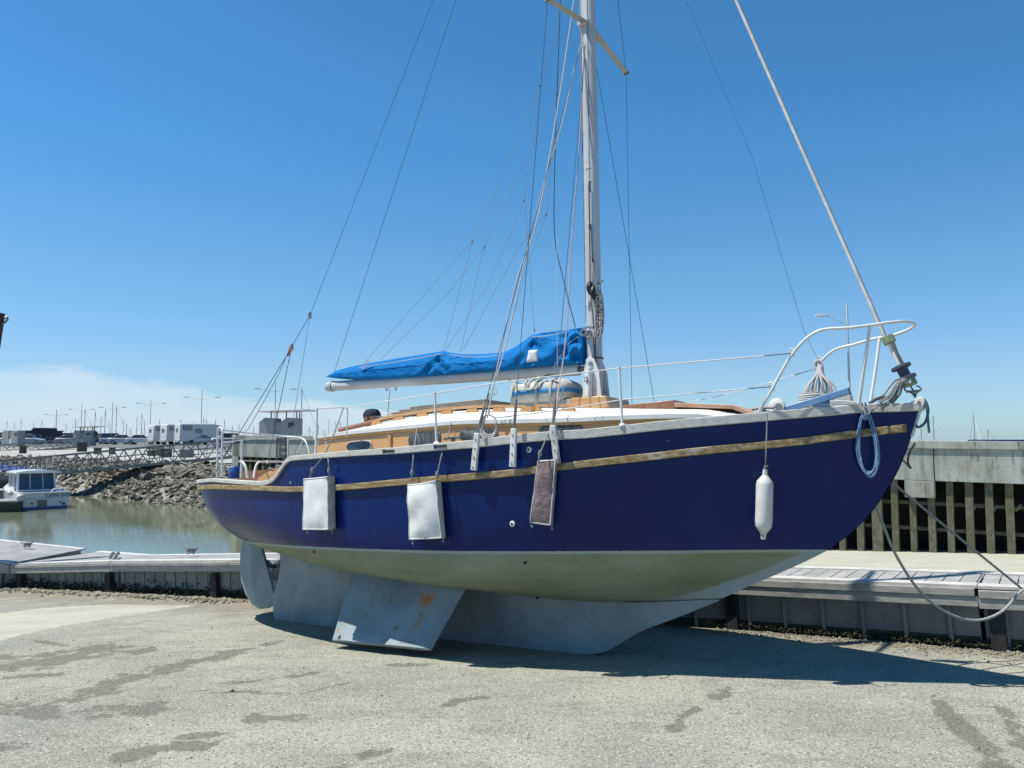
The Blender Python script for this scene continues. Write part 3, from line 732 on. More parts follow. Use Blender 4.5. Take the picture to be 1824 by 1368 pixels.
# long mahogany runner curving up the aft end of the roof
rn = MB(); rn.tube([Q(1.9, .66, roofz(1.9, .66) + .03), Q(2.2, .60, roofz(2.2, .6) + .04), Q(2.6, .50, roofz(2.6, .5) + .045), Q(3.1, .42, roofz(3.1, .42) + .03), Q(3.5, .40, roofz(3.5, .4) + .02)], .026, 8, smooth=5); rn.build('hatch_runner', varnish_d, boat)
def hatches():
    # weathered sliding companion hatch
    g = MB(); x0, x1 = 2.5, 3.95
    for k, (dx, dz, hw) in enumerate(((0, .03, .40), (.10, .058, .36), (.24, .086, .33))):
        zb_ = zcc(3.1) + dz
        g.box(Q((x0 + dx + x1 - dx * .4) / 2, 0, zb_), (x1 - x0 - dx * 1.4, hw * 2, .022))
    g.build('sliding_hatch', teak, boat, bevel=.004)
    # mast step block
    s = MB(); a = A(1013, 735, .22); b = A(1089, 735, .22); zz = roofz(5.1, .2)
    s.prism([Q(a.x + .02, .26, zz - .02), Q(b.x, .26, zz - .02), Q(b.x - .04, .26, zz + .105), Q(a.x + .05, .26, zz + .115)], (0, .52, 0)); s.build('mast_step', varnish, boat, bevel=.008)
    # mahogany boxes forward of the mast
    f = MB(); a = A(1103, 730, .25); b = A(1202, 726, .25); zf = roofz((a.x + b.x) / 2, .25)
    f.prism([Q(a.x, .25, zf - .03), Q(b.x, .25, zf - .06), Q(b.x, .25, zf + .065), Q(a.x, .25, zf + .055)], (0, .5, 0)); f.build('hatch_surround', varnish_d, boat, bevel=.006)
    h = MB(); a = A(1201, 722, .28); b = A(1306, 722, .28); c = A(1345, 736, .28)
    tp = [Q(a.x, .28, A(1201, 717, .28).z), Q(b.x, .28, A(1308, 721, .28).z), Q(c.x, .28, A(1345, 737, .28).z), Q(c.x - .04, .28, A(1338, 741, .28).z), Q(b.x - .02, .28, A(1305, 728, .28).z), Q(a.x, .28, A(1201, 725, .28).z)]
    h.prism(tp, (0, .56, 0)); h.build('fore_hatch', mat('faded_varnish', (.56, .34, .22), (.44, .25, .15), 3, rough=.5, stretch=(1.5, 14, 14)), boat, bevel=.005)
    b2 = MB(); b2.prism([Q(a.x - .05, .25, 2.26), Q(c.x - .05, .25, 2.24), Q(c.x - .07, .25, A(1330, 739, .25).z), Q(a.x - .05, .25, A(1201, 727, .25).z)], (0, .5, 0)); b2.build('hatch_base', teak, boat)
hatches()

# mast, spreaders, boom
MX = tab([(2.5, 5.06), (7.2, 5.13), (12, 5.18)])
def mast():
    rows = []
    zz0 = roofz(5.08, 0) + .1
    mb = MB()
    for i in range(25):
        z = zz0 + (12.0 - zz0) * i / 24; k = 1 if z < 10 else 1 - .35 * (z - 10) / 2
        rows.append([Q(MX(z) + .088 * k * cos(2*pi*j/24), .066 * k * sin(2*pi*j/24), z) for j in range(24)])
    mb.loft(rows); m = mb.build('mast', alu, boat, ang=60)
    # luff track on the aft face
    t = MB(); t.beam(Q(MX(3.5) - .092, 0, 3.45), Q(MX(11.8) - .092, 0, 11.8), .02, .014); t.build('sail_track', galv, m)
    # tabernacle: two cheek plates, white, tapering to the step
    for sg in (1, -1):
        c = MB(); z0 = zz0; pts = [Q(4.955, sg * .082, z0), Q(5.185, sg * .082, z0), Q(5.165, sg * .082, z0 + .28), Q(5.11, sg * .082, z0 + .42), Q(5.06, sg * .082, z0 + .46), Q(5.01, sg * .082, z0 + .42), Q(4.985, sg * .082, z0 + .3)]
        c.prism(pts, (0, -.014 * sg, 0)); o = c.build('tabernacle_cheek', white_metal, boat, bevel=.003)
        b = MB(); b.tube([Q(5.07, sg * .08, z0 + .37), Q(5.07, sg * .108, z0 + .37)], .026, 12); b.build('pivot_bolt', steel, o)
    # compression strut (vang cylinder) standing on the tabernacle
    v = MB(); a, b = Q(5.05, .125, zz0 + .02), Q(5.06, .115, zz0 + .31); v.tube([a, b], .038, 14); v.tube([b, b + Vector((0, 0, .012))], .03, 14); vo_ = v.build('strut_cylinder', white_metal, boat)
    v = MB(); v.tube([a - Vector((0, 0, .045)), a], .042, 14); v.build('foot', steel, vo_)
    lb = MB(); p = Q(5.045, .165, zz0 + .20); lb.box(p, (.036, .004, .05)); lb.build('label', black_p, vo_)
    lb = MB(); lb.box(p - Vector((0, .003, 0)), (.022, .003, .034)); lb.build('label_square', white_metal, vo_)
    # exit slots with halyards, pale wear patches, bands
    for py, hh in ((332, .11), (404, .06), (468, .10)):
        q = A(1050 if py < 440 else 1056, py, .066); s = MB(); s.box(Q(q.x, .0655, q.z), (.018, .008, hh)); s.build('exit_slot', black_p, m)
        s = MB(); s.box(Q(q.x, .067, q.z + hh * .62), (.03, .006, .02)); s.build('slot_lip', white_metal, m)
    q = A(1047, 296, .066); s = MB(); s.prism([Q(q.x - .045, .0665, q.z - .03), Q(q.x + .035, .0665, q.z - .02), Q(q.x, .0670, q.z + .035)], (0, -.002, 0)); s.build('reflective_patch', patch_w, m)
    for z, r in ((A(1055, 640, 0).z, .013), (A(1055, 583, 0).z, .007)):
        s = MB(); s.tube([Q(MX(z) + .094 * cos(a_), .072 * sin(a_), z) for a_ in [2 * pi * k / 24 for k in range(25)]], r * .6, 6, caps=False); s.build('mast_band', black_p if z < 3.1 else steel, m)
    # winch on the side
    q = A(1047, 594, .07); s = MB(); R = Matrix.Rotation(pi / 2, 3, 'X'); s.lathe([(.0, 0), (.05, 0), (.05, .015), (.034, .03), (.034, .07), (.046, .082), (.046, .1), (0, .1)], Q(q.x, .064, q.z), 18, R); wn = s.build('winch', steel, boat)
    s = MB(); s.lathe([(.0, 0), (.018, 0), (.018, .012), (0, .012)], Q(q.x, .164, q.z), 12, R); s.build('winch_socket', black_p, wn)
    for (px, py, hh) in ((1051, 513, .075), (1057, 521, .075)):
        q = A(px, py, .10); s = MB(); s.tube([Q(q.x, .09, q.z + hh), Q(q.x, .115, q.z), Q(q.x, .09, q.z - hh)], lambda t: .012 + .022 * sin(pi * t), 10, smooth=4); s.build('block', black_p, m)
    q = A(1066, 505, .04); s = MB(); s.tube([Q(q.x - .03, .03, q.z), Q(q.x + .04, .05, q.z + .01), Q(q.x + .06, .05, q.z + .02)], .012, 8); s.build('cleat', steel, m)
    q = A(1047, 540, .07); s = MB(); s.box(Q(q.x, .075, q.z), (.03, .02, .06)); s.build('cleat', white_metal, m)
    # halyards running down the mast face
    for (p0, p1, mm, r) in (((1049, 330), (1051, 510), rope_d, .007), ((1053, 400), (1056, 520), rope_d, .006), ((1056, 468), (1057, 520), rope_w, .007), ((1046, 0), (1050, 330), wire, .004), ((1052, 530), (1058, 585), rope_d, .007), ((1058, 530), (1061, 600), rope_w, .007), ((1057, 600), (1062, 690), rope_d, .007), ((1060, 590), (1060, 655), rope_d, .009), ((1062, 640), (1068, 695), rope_d, .006)):
        s = MB(); s.tube([A(*p0, .085), A((p0[0]+p1[0])/2 + .5, (p0[1]+p1[1])/2, .085), A(*p1, .085)], r, 6); s.build('halyard', mm, m)
    return m
mst = mast()
def mast_coil():
    s = MB(); rnd = random.Random(12); c = A(1069, 560, .05)
    for k in range(7):
        w_ = .02 + .014 * rnd.random(); h = .22 + .03 * rnd.random(); o_ = Vector((rnd.uniform(-.015, .015), rnd.uniform(-.03, .01), rnd.uniform(-.02, .02)))
        s.tube([c + o_ + Vector((w_ * cos(2*pi*i/18), .02 * sin(2*pi*i/18 + k), h * sin(2*pi*i/18))) for i in range(19)], .007, 6, caps=False)
    s.tube([A(1069, 508, .05), A(1070, 535, .05)], .008, 6)
    tag(s.build('rope_coil', mat('speckled_rope', (.62, .60, .55), (.05, .05, .05), 70, rough=.9, contrast=(.49, .53)), mw=BM, origin=c), 'black and white flecked halyard coil hanging on the front of the mast', 'rope')
mast_coil()
SZ = 6.86
def spreader(sg):
    r = BR @ ray(1115, 130)
    tipf = Q(5.10, -.90, 6.72)
    root = Q(5.12, .05 * sg, SZ); tip = Q(5.14, .90 * sg, A(1115, 130, -.9).z)
    d = tip - root; rows = []
    for i in range(9):
        t = i / 8; c = root + d * t; a = .042 - .012 * t; b = .014
        rows.append([c + Vector((a * cos(2*pi*j/14), 0, b * sin(2*pi*j/14))) for j in range(14)])
    s = MB(); s.loft(rows); o = s.build('spreader', mat('spreader_paint', (.42, .42, .37), (.33, .33, .29), 5, rough=.6), boat, ang=60)
    s = MB(); s.box(tip, (.07, .03, .04)); s.build('spreader_tip', galv, o)
    s = MB(); s.box(Q(5.10, .075 * sg, SZ), (.13, .05, .05)); s.build('spreader_root', alu, o)
    return tip
TS, TP = spreader(1), spreader(-1)
boomA = A(587, 688.5, 0); boomF = A(1032, 658, 0)
def boom():
    d = (boomF - boomA).normalized(); up = Vector((0, 1, 0)).cross(d) * -1
    if up.z < 0: up = -up
    def ell(c, k, ry=.055, rz=.066): return [c + Vector((0, 1, 0)) * (ry * k * cos(2*pi*j/20)) + up * (rz * k * sin(2*pi*j/20)) for j in range(20)]
    s = MB(); s.loft([ell(boomA + d * (boomF - boomA).length * i / 12, 1) for i in range(13)]); b = s.build('boom', mat('boom_paint', (.62, .63, .63), (.52, .53, .54), 2.5, rough=.4), boat, ang=60)
    s = MB(); s.loft([ell(boomA - d * .045, .86), ell(boomA - d * .025, .98), ell(boomA + d * .01, 1.06), ell(boomA + d * .035, 1.06)]); s.build('boom_end_cap', alu, b, ang=60)
    s = MB(); s.tube(ell(boomA + d * .075, 1.04) + [ell(boomA + d * .075, 1.04)[0]], .005, 5); s.build('boom_lashing', black_p, b)
    s = MB(); q = boomF + d * .0; s.tube([q, Q(MX(q.z) - .08, 0, q.z + .01)], .03, 10); s.build('gooseneck', galv, b)
    for px in (689, 705, 908):
        q = A(px, 694 - (px - 689) * .08, 0); s = MB(); s.tube([q + Vector((-.02, 0, .02)), q + Vector((0, 0, -.018)), q + Vector((.02, 0, .02))], .005, 6, smooth=4); s.build('eye', galv, b)
boom()
def sail_cover():
    T = [(585, 670), (600, 660.5), (625, 653), (650, 648), (700, 639.5), (745, 632.5), (787, 625.5), (800, 627.5), (830, 631), (868, 630), (893, 628), (915, 619), (935, 606), (952, 595.5), (962, 593.5), (985, 590.5), (1015, 587), (1040, 583)]
    B_ = [(585, 672), (600, 674), (625, 676), (650, 677.5), (700, 676.5), (745, 673.5), (787, 670.5), (800, 669.5), (830, 667), (868, 664.5), (893, 662.5), (915, 660), (935, 658), (952, 656), (962, 655), (985, 653), (1015, 651), (1034, 650)]
    tt = [A(*p, 0) for p in T]; bb = [A(*p, 0) for p in B_]
    ft = tab([(p.x, p.z) for p in tt]); fb = tab([(p.x, p.z) for p in bb])
    x0, x1 = tt[0].x, tt[-1].x + .02
    s = MB(); rows = []; NX, NA = 150, 40
    for i in range(NX + 1):
        u = i / NX; X = x0 + (x1 - x0) * u; zt, zb_ = ft(X), fb(X); h = zt - zb_
        wd = .035 + .075 * min(1, h / .22) + (.02 if u > .8 else 0); r = []
        for j in range(NA):
            a = 2 * pi * j / NA; st = sin(a); ct = cos(a)      # a=0 right, pi/2 top
            q = (st + 1) / 2
            prof = (1 - q) ** .55 if q > .5 else 1 - .25 * (1 - 2*q) ** 3
            prof = min(1, (1 - q + .01) ** .62 * 1.5) * (1 if q > .12 else .8 + 1.6 * q)
            y = wd * prof * (1 if ct >= 0 else -1) * (min(1, abs(ct) * 3.2))
            z = zb_ + h * q
            # folds: diagonal drape lines falling from the tie points, pulled hard near the mast
            fold = 0
            for (px_, sx, sgn) in ((787, .32, 1), (787, .32, -1), (957, .30, 1), (957, .30, -1), (1036, .5, -1)):
                Xc = A(px_, 620, 0).x; dx = (X - Xc) * sgn
                if dx > -.02:
                    dd = (zt - z)
                    fold += .020 * sin(34 * (dd - dx * .55) / (1 + dx * 1.4)) * exp(-((dx) / sx) ** 2) * min(1, dd / .05)
            fold += .010 * noise.noise(Vector((X * 2.4 + z * 3.0, z * 7, 3.1 * (1 if ct >= 0 else -1)))) - .016 * abs(noise.noise(Vector((X * 5 - z * 9, z * 9 + X * 2, 5)))) - .012 * abs(noise.noise(Vector((X * 9 + z * 16, z * 6, 8))))
            for (Xa, za, amp, rad) in ((x1 + .02, ft(x1) + .02, .026, .55), (A(957, 594, 0).x, ft(A(957, 594, 0).x), .020, .35), (A(787, 626, 0).x, ft(A(787, 626, 0).x), .016, .35), (x1 - .02, fb(x1), .020, .45)):
                dx_, dz_ = X - Xa, z - za; rr_ = sqrt(dx_*dx_ + dz_*dz_); an = math.atan2(dz_, dx_) + .25 * noise.noise(Vector((X * 2, z * 2, za)))
                fold += amp * (1 - 2 * abs(sin(an * 6.5)) ** .6) * exp(-(rr_ / rad) ** 2) * min(1, rr_ / .08)
            if u > .86: fold += .022 * sin(30 * (X * .5 + z * 1.3)) * (u - .86) / .14
            y += (fold * .95 * (1 if ct >= 0 else -1)) * min(1, abs(ct) * 3) * min(1, h / .12)
            r.append(Vector((X + .01 * noise.noise(Vector((z * 9, 1, X))), y, z)))
        rows.append(r)
    s.loft(rows); o = s.build('sail_cover', sail_cloth, boat, ang=80)
    p = MB(); c = [A(*q, .172) for q in ((942, 624.5), (958, 623), (957, 643), (938, 645.5))]
    n = 5; rings = []
    for i in range(n + 1):
        u = i / n; rings.append([(c[0]*(1-u) + c[1]*u) * (1 - v/n) + (c[3]*(1-u) + c[2]*u) * (v/n) + Vector((0, .004 * sin(5*u + v), 0)) for v in range(n + 1)])
    p.loft(rings, closed=False); b = len(p.v)
    pp = p.build('patch', patch_w, o); sm = pp.modifiers.new('thickness', 'SOLIDIFY'); sm.thickness = .012; sm.offset = 0
    # pale seam cord and lashings
    for pts in ([(640, 655), (690, 647), (740, 639), (787, 630)], [(800, 632), (850, 636), (893, 632)], [(945, 601), (975, 598), (1005, 592)], [(985, 655), (1000, 632), (1015, 610), (1030, 600)]):
        q = MB(); q.tube([A(*k, .125 if k[1] > 625 else .085) for k in pts], .0035, 5, smooth=4); q.build('seam_cord', rope_w, o)
    q = MB(); q.tube([A(*k, .12) for k in ((656, 640), (648, 648), (644, 655), (648, 656), (652, 648), (658, 644), (656, 640))], .007, 6, smooth=4); q.build('lashing', rope_w, o)
sail_cover()
# ---------------------------------------------------------------- standing and running rigging
def line(name, pts, r, m, parent=None, n=6, smooth=0):
    s = MB(); s.tube(pts, r, n, smooth=smooth); return s.build(name, m, parent or boat)
HEAD = Q(5.18, 0, 11.9)
# backstay with its blocks and bridle
bk0 = A(552, 562, 0); bk1 = A(517, 622, 0)
line('backstay', [Q(5.1, 0, 11.95), bk0], .003, wire)
line('backstay_tail', [bk0, bk1], .004, wire); line('backstay_tail', [bk0, Q(A(540, 640, .3).x, .3, A(540, 640, .3).z), A(528, 712, .55), A(519, 775, .66)], .0028, wire)
for sg, e in ((1, Q(-.55, .70, 1.90)), (-1, Q(-.95, -.50, 1.92))):
    line('backstay_bridle', [bk1 + Vector((0, -.012 * sg, -.03)), e], .005, wire)
line('backstay_tackle', [A(513, 628, 0), A(497, 665, .05), A(470, 715, .2), A(440, 768, .35)], .004, wire)
s = MB(); s.lathe([(0, -.05), (.02, -.045), (.03, 0), (.02, .045), (0, .05)], bk0, 10); b_ = s.build('block', steel, boat)
s = MB(); s.lathe([(0, -.022), (.014, -.02), (.03, -.005), (.03, .005), (.014, .02), (0, .022)], bk0, 14, Matrix.Rotation(pi/2, 3, 'X')); s.build('sheave', white_metal, b_)
s = MB(); q = bk1; s.prism([q + Vector((.045, -.012, .075)), q + Vector((.05, -.012, .0)), q + Vector((-.02, -.012, -.06)), q + Vector((-.055, -.012, -.10)), q + Vector((-.04, -.012, -.02)), q + Vector((.0, -.012, .05))], (0, .03, 0)); s.build('wooden_block', varnish_d, boat, bevel=.004)
line('topping_lift', [Q(5.08, 0, 11.9), A(598, 655, 0), A(592, 672, 0)], .003, wire)
# caps, lowers: starboard and port, with chain plates on the starboard topside
def chain(px0, py0, px1, py1):
    a = on(px0, py0, lambda X: bs(X) + .03); b = on(px1, py1, lambda X: hy(X, 1.95) + .03)
    # the bottom lies on the topside, the head just above the rail
    b = Q(b.x, hy(b.x, b.z) + .052, b.z); a = Q(a.x, -a.y + .03, a.z)
    d = (a - b); n = Vector((0, 1, 0)); x = d.normalized(); y = x.cross(n).normalized()
    s = MB(); w_ = .033
    pts = [b - y * w_ + n * .0, b + y * w_, a + y * w_ * .85, a - y * w_ * .85]
    s.prism(pts, (0, -.032, 0)); o = s.build('chainplate', mat('chainplate_paint', (.84, .83, .79), (.66, .65, .60), 8, rough=.6, c3=(.3, .2, .12), scale3=9, con3=(.66, .74)), boat, bevel=.006)
    for t in (.08, .34, .58, .82):
        c = b + d * t + Vector((0, -.032, 0)); q = MB(); q.tube([c, c + Vector((0, -.006, 0))], .008, 8); q.build('bolt', galv, o)
    # rigging screw
    return a + Vector((0, -.015, 0)), x
c1, _ = chain(855.5, 772, 848, 838); c2, _ = chain(920.5, 764, 917, 832); c3, _ = chain(989.5, 758, 996, 825)
RZ = A(1040, 72, .07)
r1 = A(1036, 75, .08); r3 = A(1043, 78, .08)
def stay(bottom, top, r=.0032, m=wire, screw=True, mid=None):
    if screw:
        d = (top - bottom).normalized(); s = MB(); s.tube([bottom - d * .02, bottom + d * .10, bottom + d * .12, bottom + d * .26, bottom + d * .29], lambda t: .008 if t < .2 or t > .85 else .014, 8); s.build('rigging_screw', galv, boat)
    return line('shroud', [bottom, top] if mid is None else [bottom, mid, top], r, m)
stay(c1, r1, .0034); stay(c2, TS, .0034); stay(c3, r3, .0030)
line('shroud', [TS, Q(5.16, .05, 11.6)], .004, wire); line('shroud', [TP, Q(5.16, -.05, 11.6)], .004, wire)
pc = [Q(4.43, -1.29, 2.1), Q(4.88, -1.22, 2.1), Q(5.30, -1.13, 2.1)]
stay(pc[0], Q(5.1, -.07, 6.6)); stay(pc[1], TP); stay(pc[2], Q(5.14, -.07, 6.6))
# running ropes on the starboard side
line('halyard', [A(1022, 0, .1), A(1000, 150, .3), A(960, 380, .6), A(925, 485, .75), A(893, 620, .9), A(868, 745, 1.0)], .0065, rope_w, smooth=4)
line('halyard', [A(1037, 74, .08), A(1024, 118, .15), A(1000, 225, .3), A(975, 305, .4), A(945, 420, .6), A(905, 600, .75), A(878, 690, .9)], .006, rope_w, smooth=4)
line('halyard', [A(1040, 100, .08), A(1032, 260, .2), A(1018, 440, .3), A(1008, 600, .5), A(994, 700, .8), A(987, 757, 1.05)], .0065, mat('pink_rope', (.62, .52, .48), (.5, .3, .28), 60, rough=.9), smooth=4)
line('flag_halyard', [A(998, 0, .2), A(992, 170, .2), A(988, 300, .15), A(988, 420, .1), A(1004, 500, .1), A(1025, 583, .1)], .0055, rope_n, smooth=5)
line('halyard', [A(992, 420, .2), A(992, 540, .3), A(993, 660, .35), A(991, 735, .4)], .0028, rope_w)
line('halyard', [A(870, 700, .95), A(866, 735, 1.0), A(858, 770, 1.15)], .007, rope_d, smooth=3)
s = MB()
for k in range(3):
    c = A(871, 757, .92); s.tube([c + Vector(((.09 + .008*k) * cos(2*pi*i/16), -.01 * k + .01*sin(i), (.10 + .01*k) * sin(2*pi*i/16) - .01*k)) for i in range(17)], .006, 5, caps=False)
s.tube([A(873, 700, .95), A(872, 740, .95)], .005, 5); s.build('rope_coil', rope_w, boat)
line('rope_end', [A(873, 690, .95), A(877, 702, .95), A(884, 700, .95), A(882, 690, .95)], .005, rope_w, smooth=4)
# lazy jacks, both sides of the boom
lj = mat('thin_cord', (.30, .32, .36), rough=.9)
def lz(*pts, r=.0026): line('lazy_jack', [A(px, py, y) for px, py, y in pts], r, lj)
lz((1006, 0, .0), (961, 152, .1)); lz((961, 152, .1), (880, 350, .15), (841, 430, .15)); lz((841, 430, .15), (790, 625, .12)); lz((841, 430, .15), (760, 520, .14), (650, 645, .12))
lz((961, 152, .1), (945, 300, .1), (934, 355, .1)); lz((934, 355, .1), (941, 440, .1), (952, 592, .08)); lz((934, 355, .1), (900, 440, .12), (868, 510, .12), (793, 625, .1))
lz((1028, 0, -.1), (993, 165, -.15)); lz((993, 165, -.15), (925, 310, -.15), (863, 440, -.15)); lz((863, 440, -.15), (850, 490, -.14), (820, 628, -.1)); lz((863, 440, -.15), (800, 520, -.14), (678, 640, -.1))
lz((993, 165, -.15), (974, 380, -.12)); lz((974, 380, -.12), (925, 440, -.12), (870, 540, -.12), (826, 622, -.1)); lz((974, 380, -.12), (940, 470, -.12), (915, 560, -.1), r=.0022)
for px, py, y in ((961, 152, .1), (993, 167, -.15), (934, 356, .1), (973, 382, -.12), (841, 430, .15), (863, 440, -.15), (952, 588, .08)):
    c = A(px, py, y); s = MB(); s.lathe([(0, -.022), (.007, -.015), (.009, 0), (.007, .015), (0, .022)], c, 8); s.build('ring_block', galv, boat)
# forestay with furled foil, drum and stemhead
fd = A(1578, 600, 0); ftop = Q(5.28, 0, 11.45); ft_dir = (ftop - fd).normalized()
line('forestay', [A(1577, 603, 0), ftop], .0155, mat('furling_foil', (.72, .72, .70), (.58, .58, .56), 12, rough=.6), n=12)
pa = Vector((0, 1, 0)).cross(ft_dir)
s = MB(); s.tube([A(1577, 603, 0) + pa * .017, ftop + pa * .017], .004, 5); s.build('luff_groove', galv, boat)
def axis(px, py): return A(px, py, 0)
s = MB(); s.tube([axis(1580, 600), axis(1586, 611)], .052, 18); s.build('foil_collar', green_m, boat)
s = MB(); s.tube([axis(1586, 612), axis(1606, 655)], .026, 12); s.build('foil_tube', roof_white, boat)
s = MB(); s.tube([axis(1592, 612) + Vector((.0, -.04, 0)), axis(1600, 632) + Vector((0, -.045, 0)), axis(1608, 648) + Vector((0, -.03, 0)), axis(1614, 658) + Vector((0, -.03, 0))], .014, 8, smooth=3); s.build('shackle', galv, boat)
s = MB()
for (a, b, r) in (((1604, 652), (1606, 656), .082), ((1606, 656), (1613, 670), .045), ((1614, 671), (1616, 675), .078)): s.tube([axis(*a), axis(*b)], r, 24)
s.build('furling_drum', rope_n, boat)
s = MB(); s.tube([axis(1615, 673), axis(1621, 687)], .062, 18); dr = s.build('drum_housing', green_m, boat)
s = MB(); q = axis(1619, 681) + Vector((0, -.062, 0)); s.box(q, (.05, .006, .03)); s.build('label', patch_w, dr)
for k, dx in enumerate((-.04, 0, .045)):
    line('toggle_link', [axis(1622, 688) + Vector((dx, 0, 0)), axis(1622 + 4, 694) + Vector((dx * 1.5, -.01, 0)), axis(1628, 700) + Vector((dx * .4, .01, 0)), axis(1630, 708)], .007, galv, smooth=3)
s = MB(); s.box(axis(1626, 697), (.10, .05, .015)); s.build('toggle', galv, boat)
# stemhead fitting: white cheek plates with roller, and the bobstay strap down the stem
def stemhead():
    out = [A(1613, 727, .05), A(1612, 723, .05), A(1636, 708, .05), A(1641, 706, .05), A(1646, 709, .05), A(1647, 715, .05), A(1643, 730, .05)]
    s = MB()
    for sg in (1, -1):
        s.prism([Q(p.x, sg * .055, p.z) for p in out], (0, -.012 * sg * -1, 0))
    s.prism([Q(p.x, .054, p.z) for p in (out[0], out[1], Vector((out[1].x + .02, 0, out[0].z + .02)), Vector((out[-1].x - .01, 0, out[-1].z + .01)), out[-1])], (0, .108, 0))
    o = s.build('stemhead', white_metal, boat, bevel=.004)
    s = MB(); c = A(1637, 717, .06); s.tube([Q(c.x, .072, c.z), Q(c.x, -.072, c.z)], .014, 10); s.build('pin', galv, o)
    s = MB(); c = A(1626, 723, .06); s.tube([Q(c.x, .072, c.z), Q(c.x, -.072, c.z)], .008, 8); s.build('bolt', black_p, o)
    s = MB(); a = xbow(2.28); p0 = [(xbow(z) + .004, z) for z in (2.31, 2.22, 2.12, 2.04)]
    s.loft([[Q(x - .02, .018, z), Q(x + .014, .014, z), Q(x + .014, -.014, z), Q(x - .02, -.018, z)] for x, z in p0]); s.build('stem_band', white_metal, o)
stemhead()

# ---------------------------------------------------------------- rails, stanchions, lifelines
PR = .0135
def railp(px, py): p = on(px, py, lambda X: bs(X) - .02); return p
def pulpit():
    top = [(1351, 735, .50), (1375, 694, .50), (1405, 640, .50), (1432, 607, .50), (1455, 591, .49), (1475, 586, .47), (1510, 584, .44), (1550, 579.5, .38), (1580, 575, .32), (1607, 572.5, .22), (1621, 573.5, .10), (1629, 577.5, 0), (1627, 582, -.10), (1612, 590, -.20), (1585, 598.5, -.28), (1555, 604, -.34), (1520, 614, -.40), (1495, 620, -.44), (1478, 629, -.47), (1463, 645, -.50), (1456, 668, -.50), (1444, 705, -.50), (1436, 732, -.50)]
    s = MB(); s.tube([A(*p) for p in top], PR, 10, smooth=5); o = s.build('pulpit', white_metal, boat)
    s = MB(); s.tube([A(1549, 583, .38), A(1540, 650, .35), A(1530, 719, .30)], PR, 10, smooth=3); s.build('pulpit_leg', white_metal, o)
    s = MB(); s.tube([A(1567, 602, -.32), A(1560, 655, -.28), A(1550, 720, -.22)], PR, 10, smooth=3); s.build('pulpit_leg', white_metal, o)
    for (px, py, y) in ((1417, 624, .5), (1379, 685, .5), (1464, 638, -.5)):
        c = A(px, py, y); s = MB(); s.tube([c, c + Vector((-.035, 0, .02)), c + Vector((-.05, 0, -.01)), c + Vector((-.035, 0, -.04)), c + Vector((0, 0, -.05))], .006, 6, smooth=4); s.build('eye', white_metal, o)
pulpit()
def stanchion(px0, py0, px1, py1, y, r=.0125):
    s = MB(); a, b = A(px0, py0, y), A(px1, py1, y); s.tube([b, a], r, 10); s.tube([a, a + Vector((0, 0, .012))], r * 1.15, 10); o = s.build('stanchion', white_metal, boat)
    s = MB(); s.lathe([(0, -.01), (.032, -.01), (.032, .004), (.018, .02), (0, .02)], b, 12); s.build('stanchion_base', white_metal, o)
    return a
tA = stanchion(1103, 656, 1108.5, 758, .97); tB = stanchion(774.5, 701, 777.5, 790, 1.34)
tC = stanchion(694, 694, 690, 738, -1.2); 
def gate():
    # boarding frame at the break of the deck: two uprights and a light top bar
    s = MB(); s.tube([A(562, 810, 1.28), A(564, 760, 1.26), A(564.5, 728, 1.24)], PR, 10); o = s.build('gate_frame', white_metal, boat)
    s = MB(); s.tube([A(564.5, 728, 1.24), A(590, 726.5, 1.15), A(613, 726, 1.05), A(619, 730, 1.02), A(619, 745, 1.0), A(617, 778, 1.0)], .008, 8, smooth=3); s.build('gate_bar', white_metal, o)
gate()
wl = white_metal
line('lifeline', [A(615, 726.5, 1.0), tB, ] , .0055, wl)
line('lifeline', [tB, A(880, 683, 1.28), tA], .0055, wl, smooth=3); line('lifeline', [tA, A(1361, 634, .62)], .0055, wl); line('lifeline_lashing', [A(1361, 634, .62), A(1412, 629, .5)], .004, rope_d)
line('lifeline', [A(880, 745, 1.2), A(1000, 730, 1.1), A(1108, 712, .97), A(1200, 704, .8), A(1331, 692.5, .58)], .005, wl); line('lifeline_lashing', [A(1331, 692.5, .58), A(1376, 688.5, .5)], .004, rope_d)
line('lifeline', [A(1270, 708, -.9), A(1331, 693, -.75), A(1415, 668, -.6)], .0045, wl); line('lifeline_lashing', [A(1415, 668, -.6), A(1449, 658, -.5)], .004, rope_d)
line('lifeline', [A(899, 688, -1.1), A(1000, 683, -1.1), A(1060, 676, -1.1)], .004, wl); line('lifeline', [A(1222, 717, -.9), A(1256, 711, -.85)], .0045, wl)
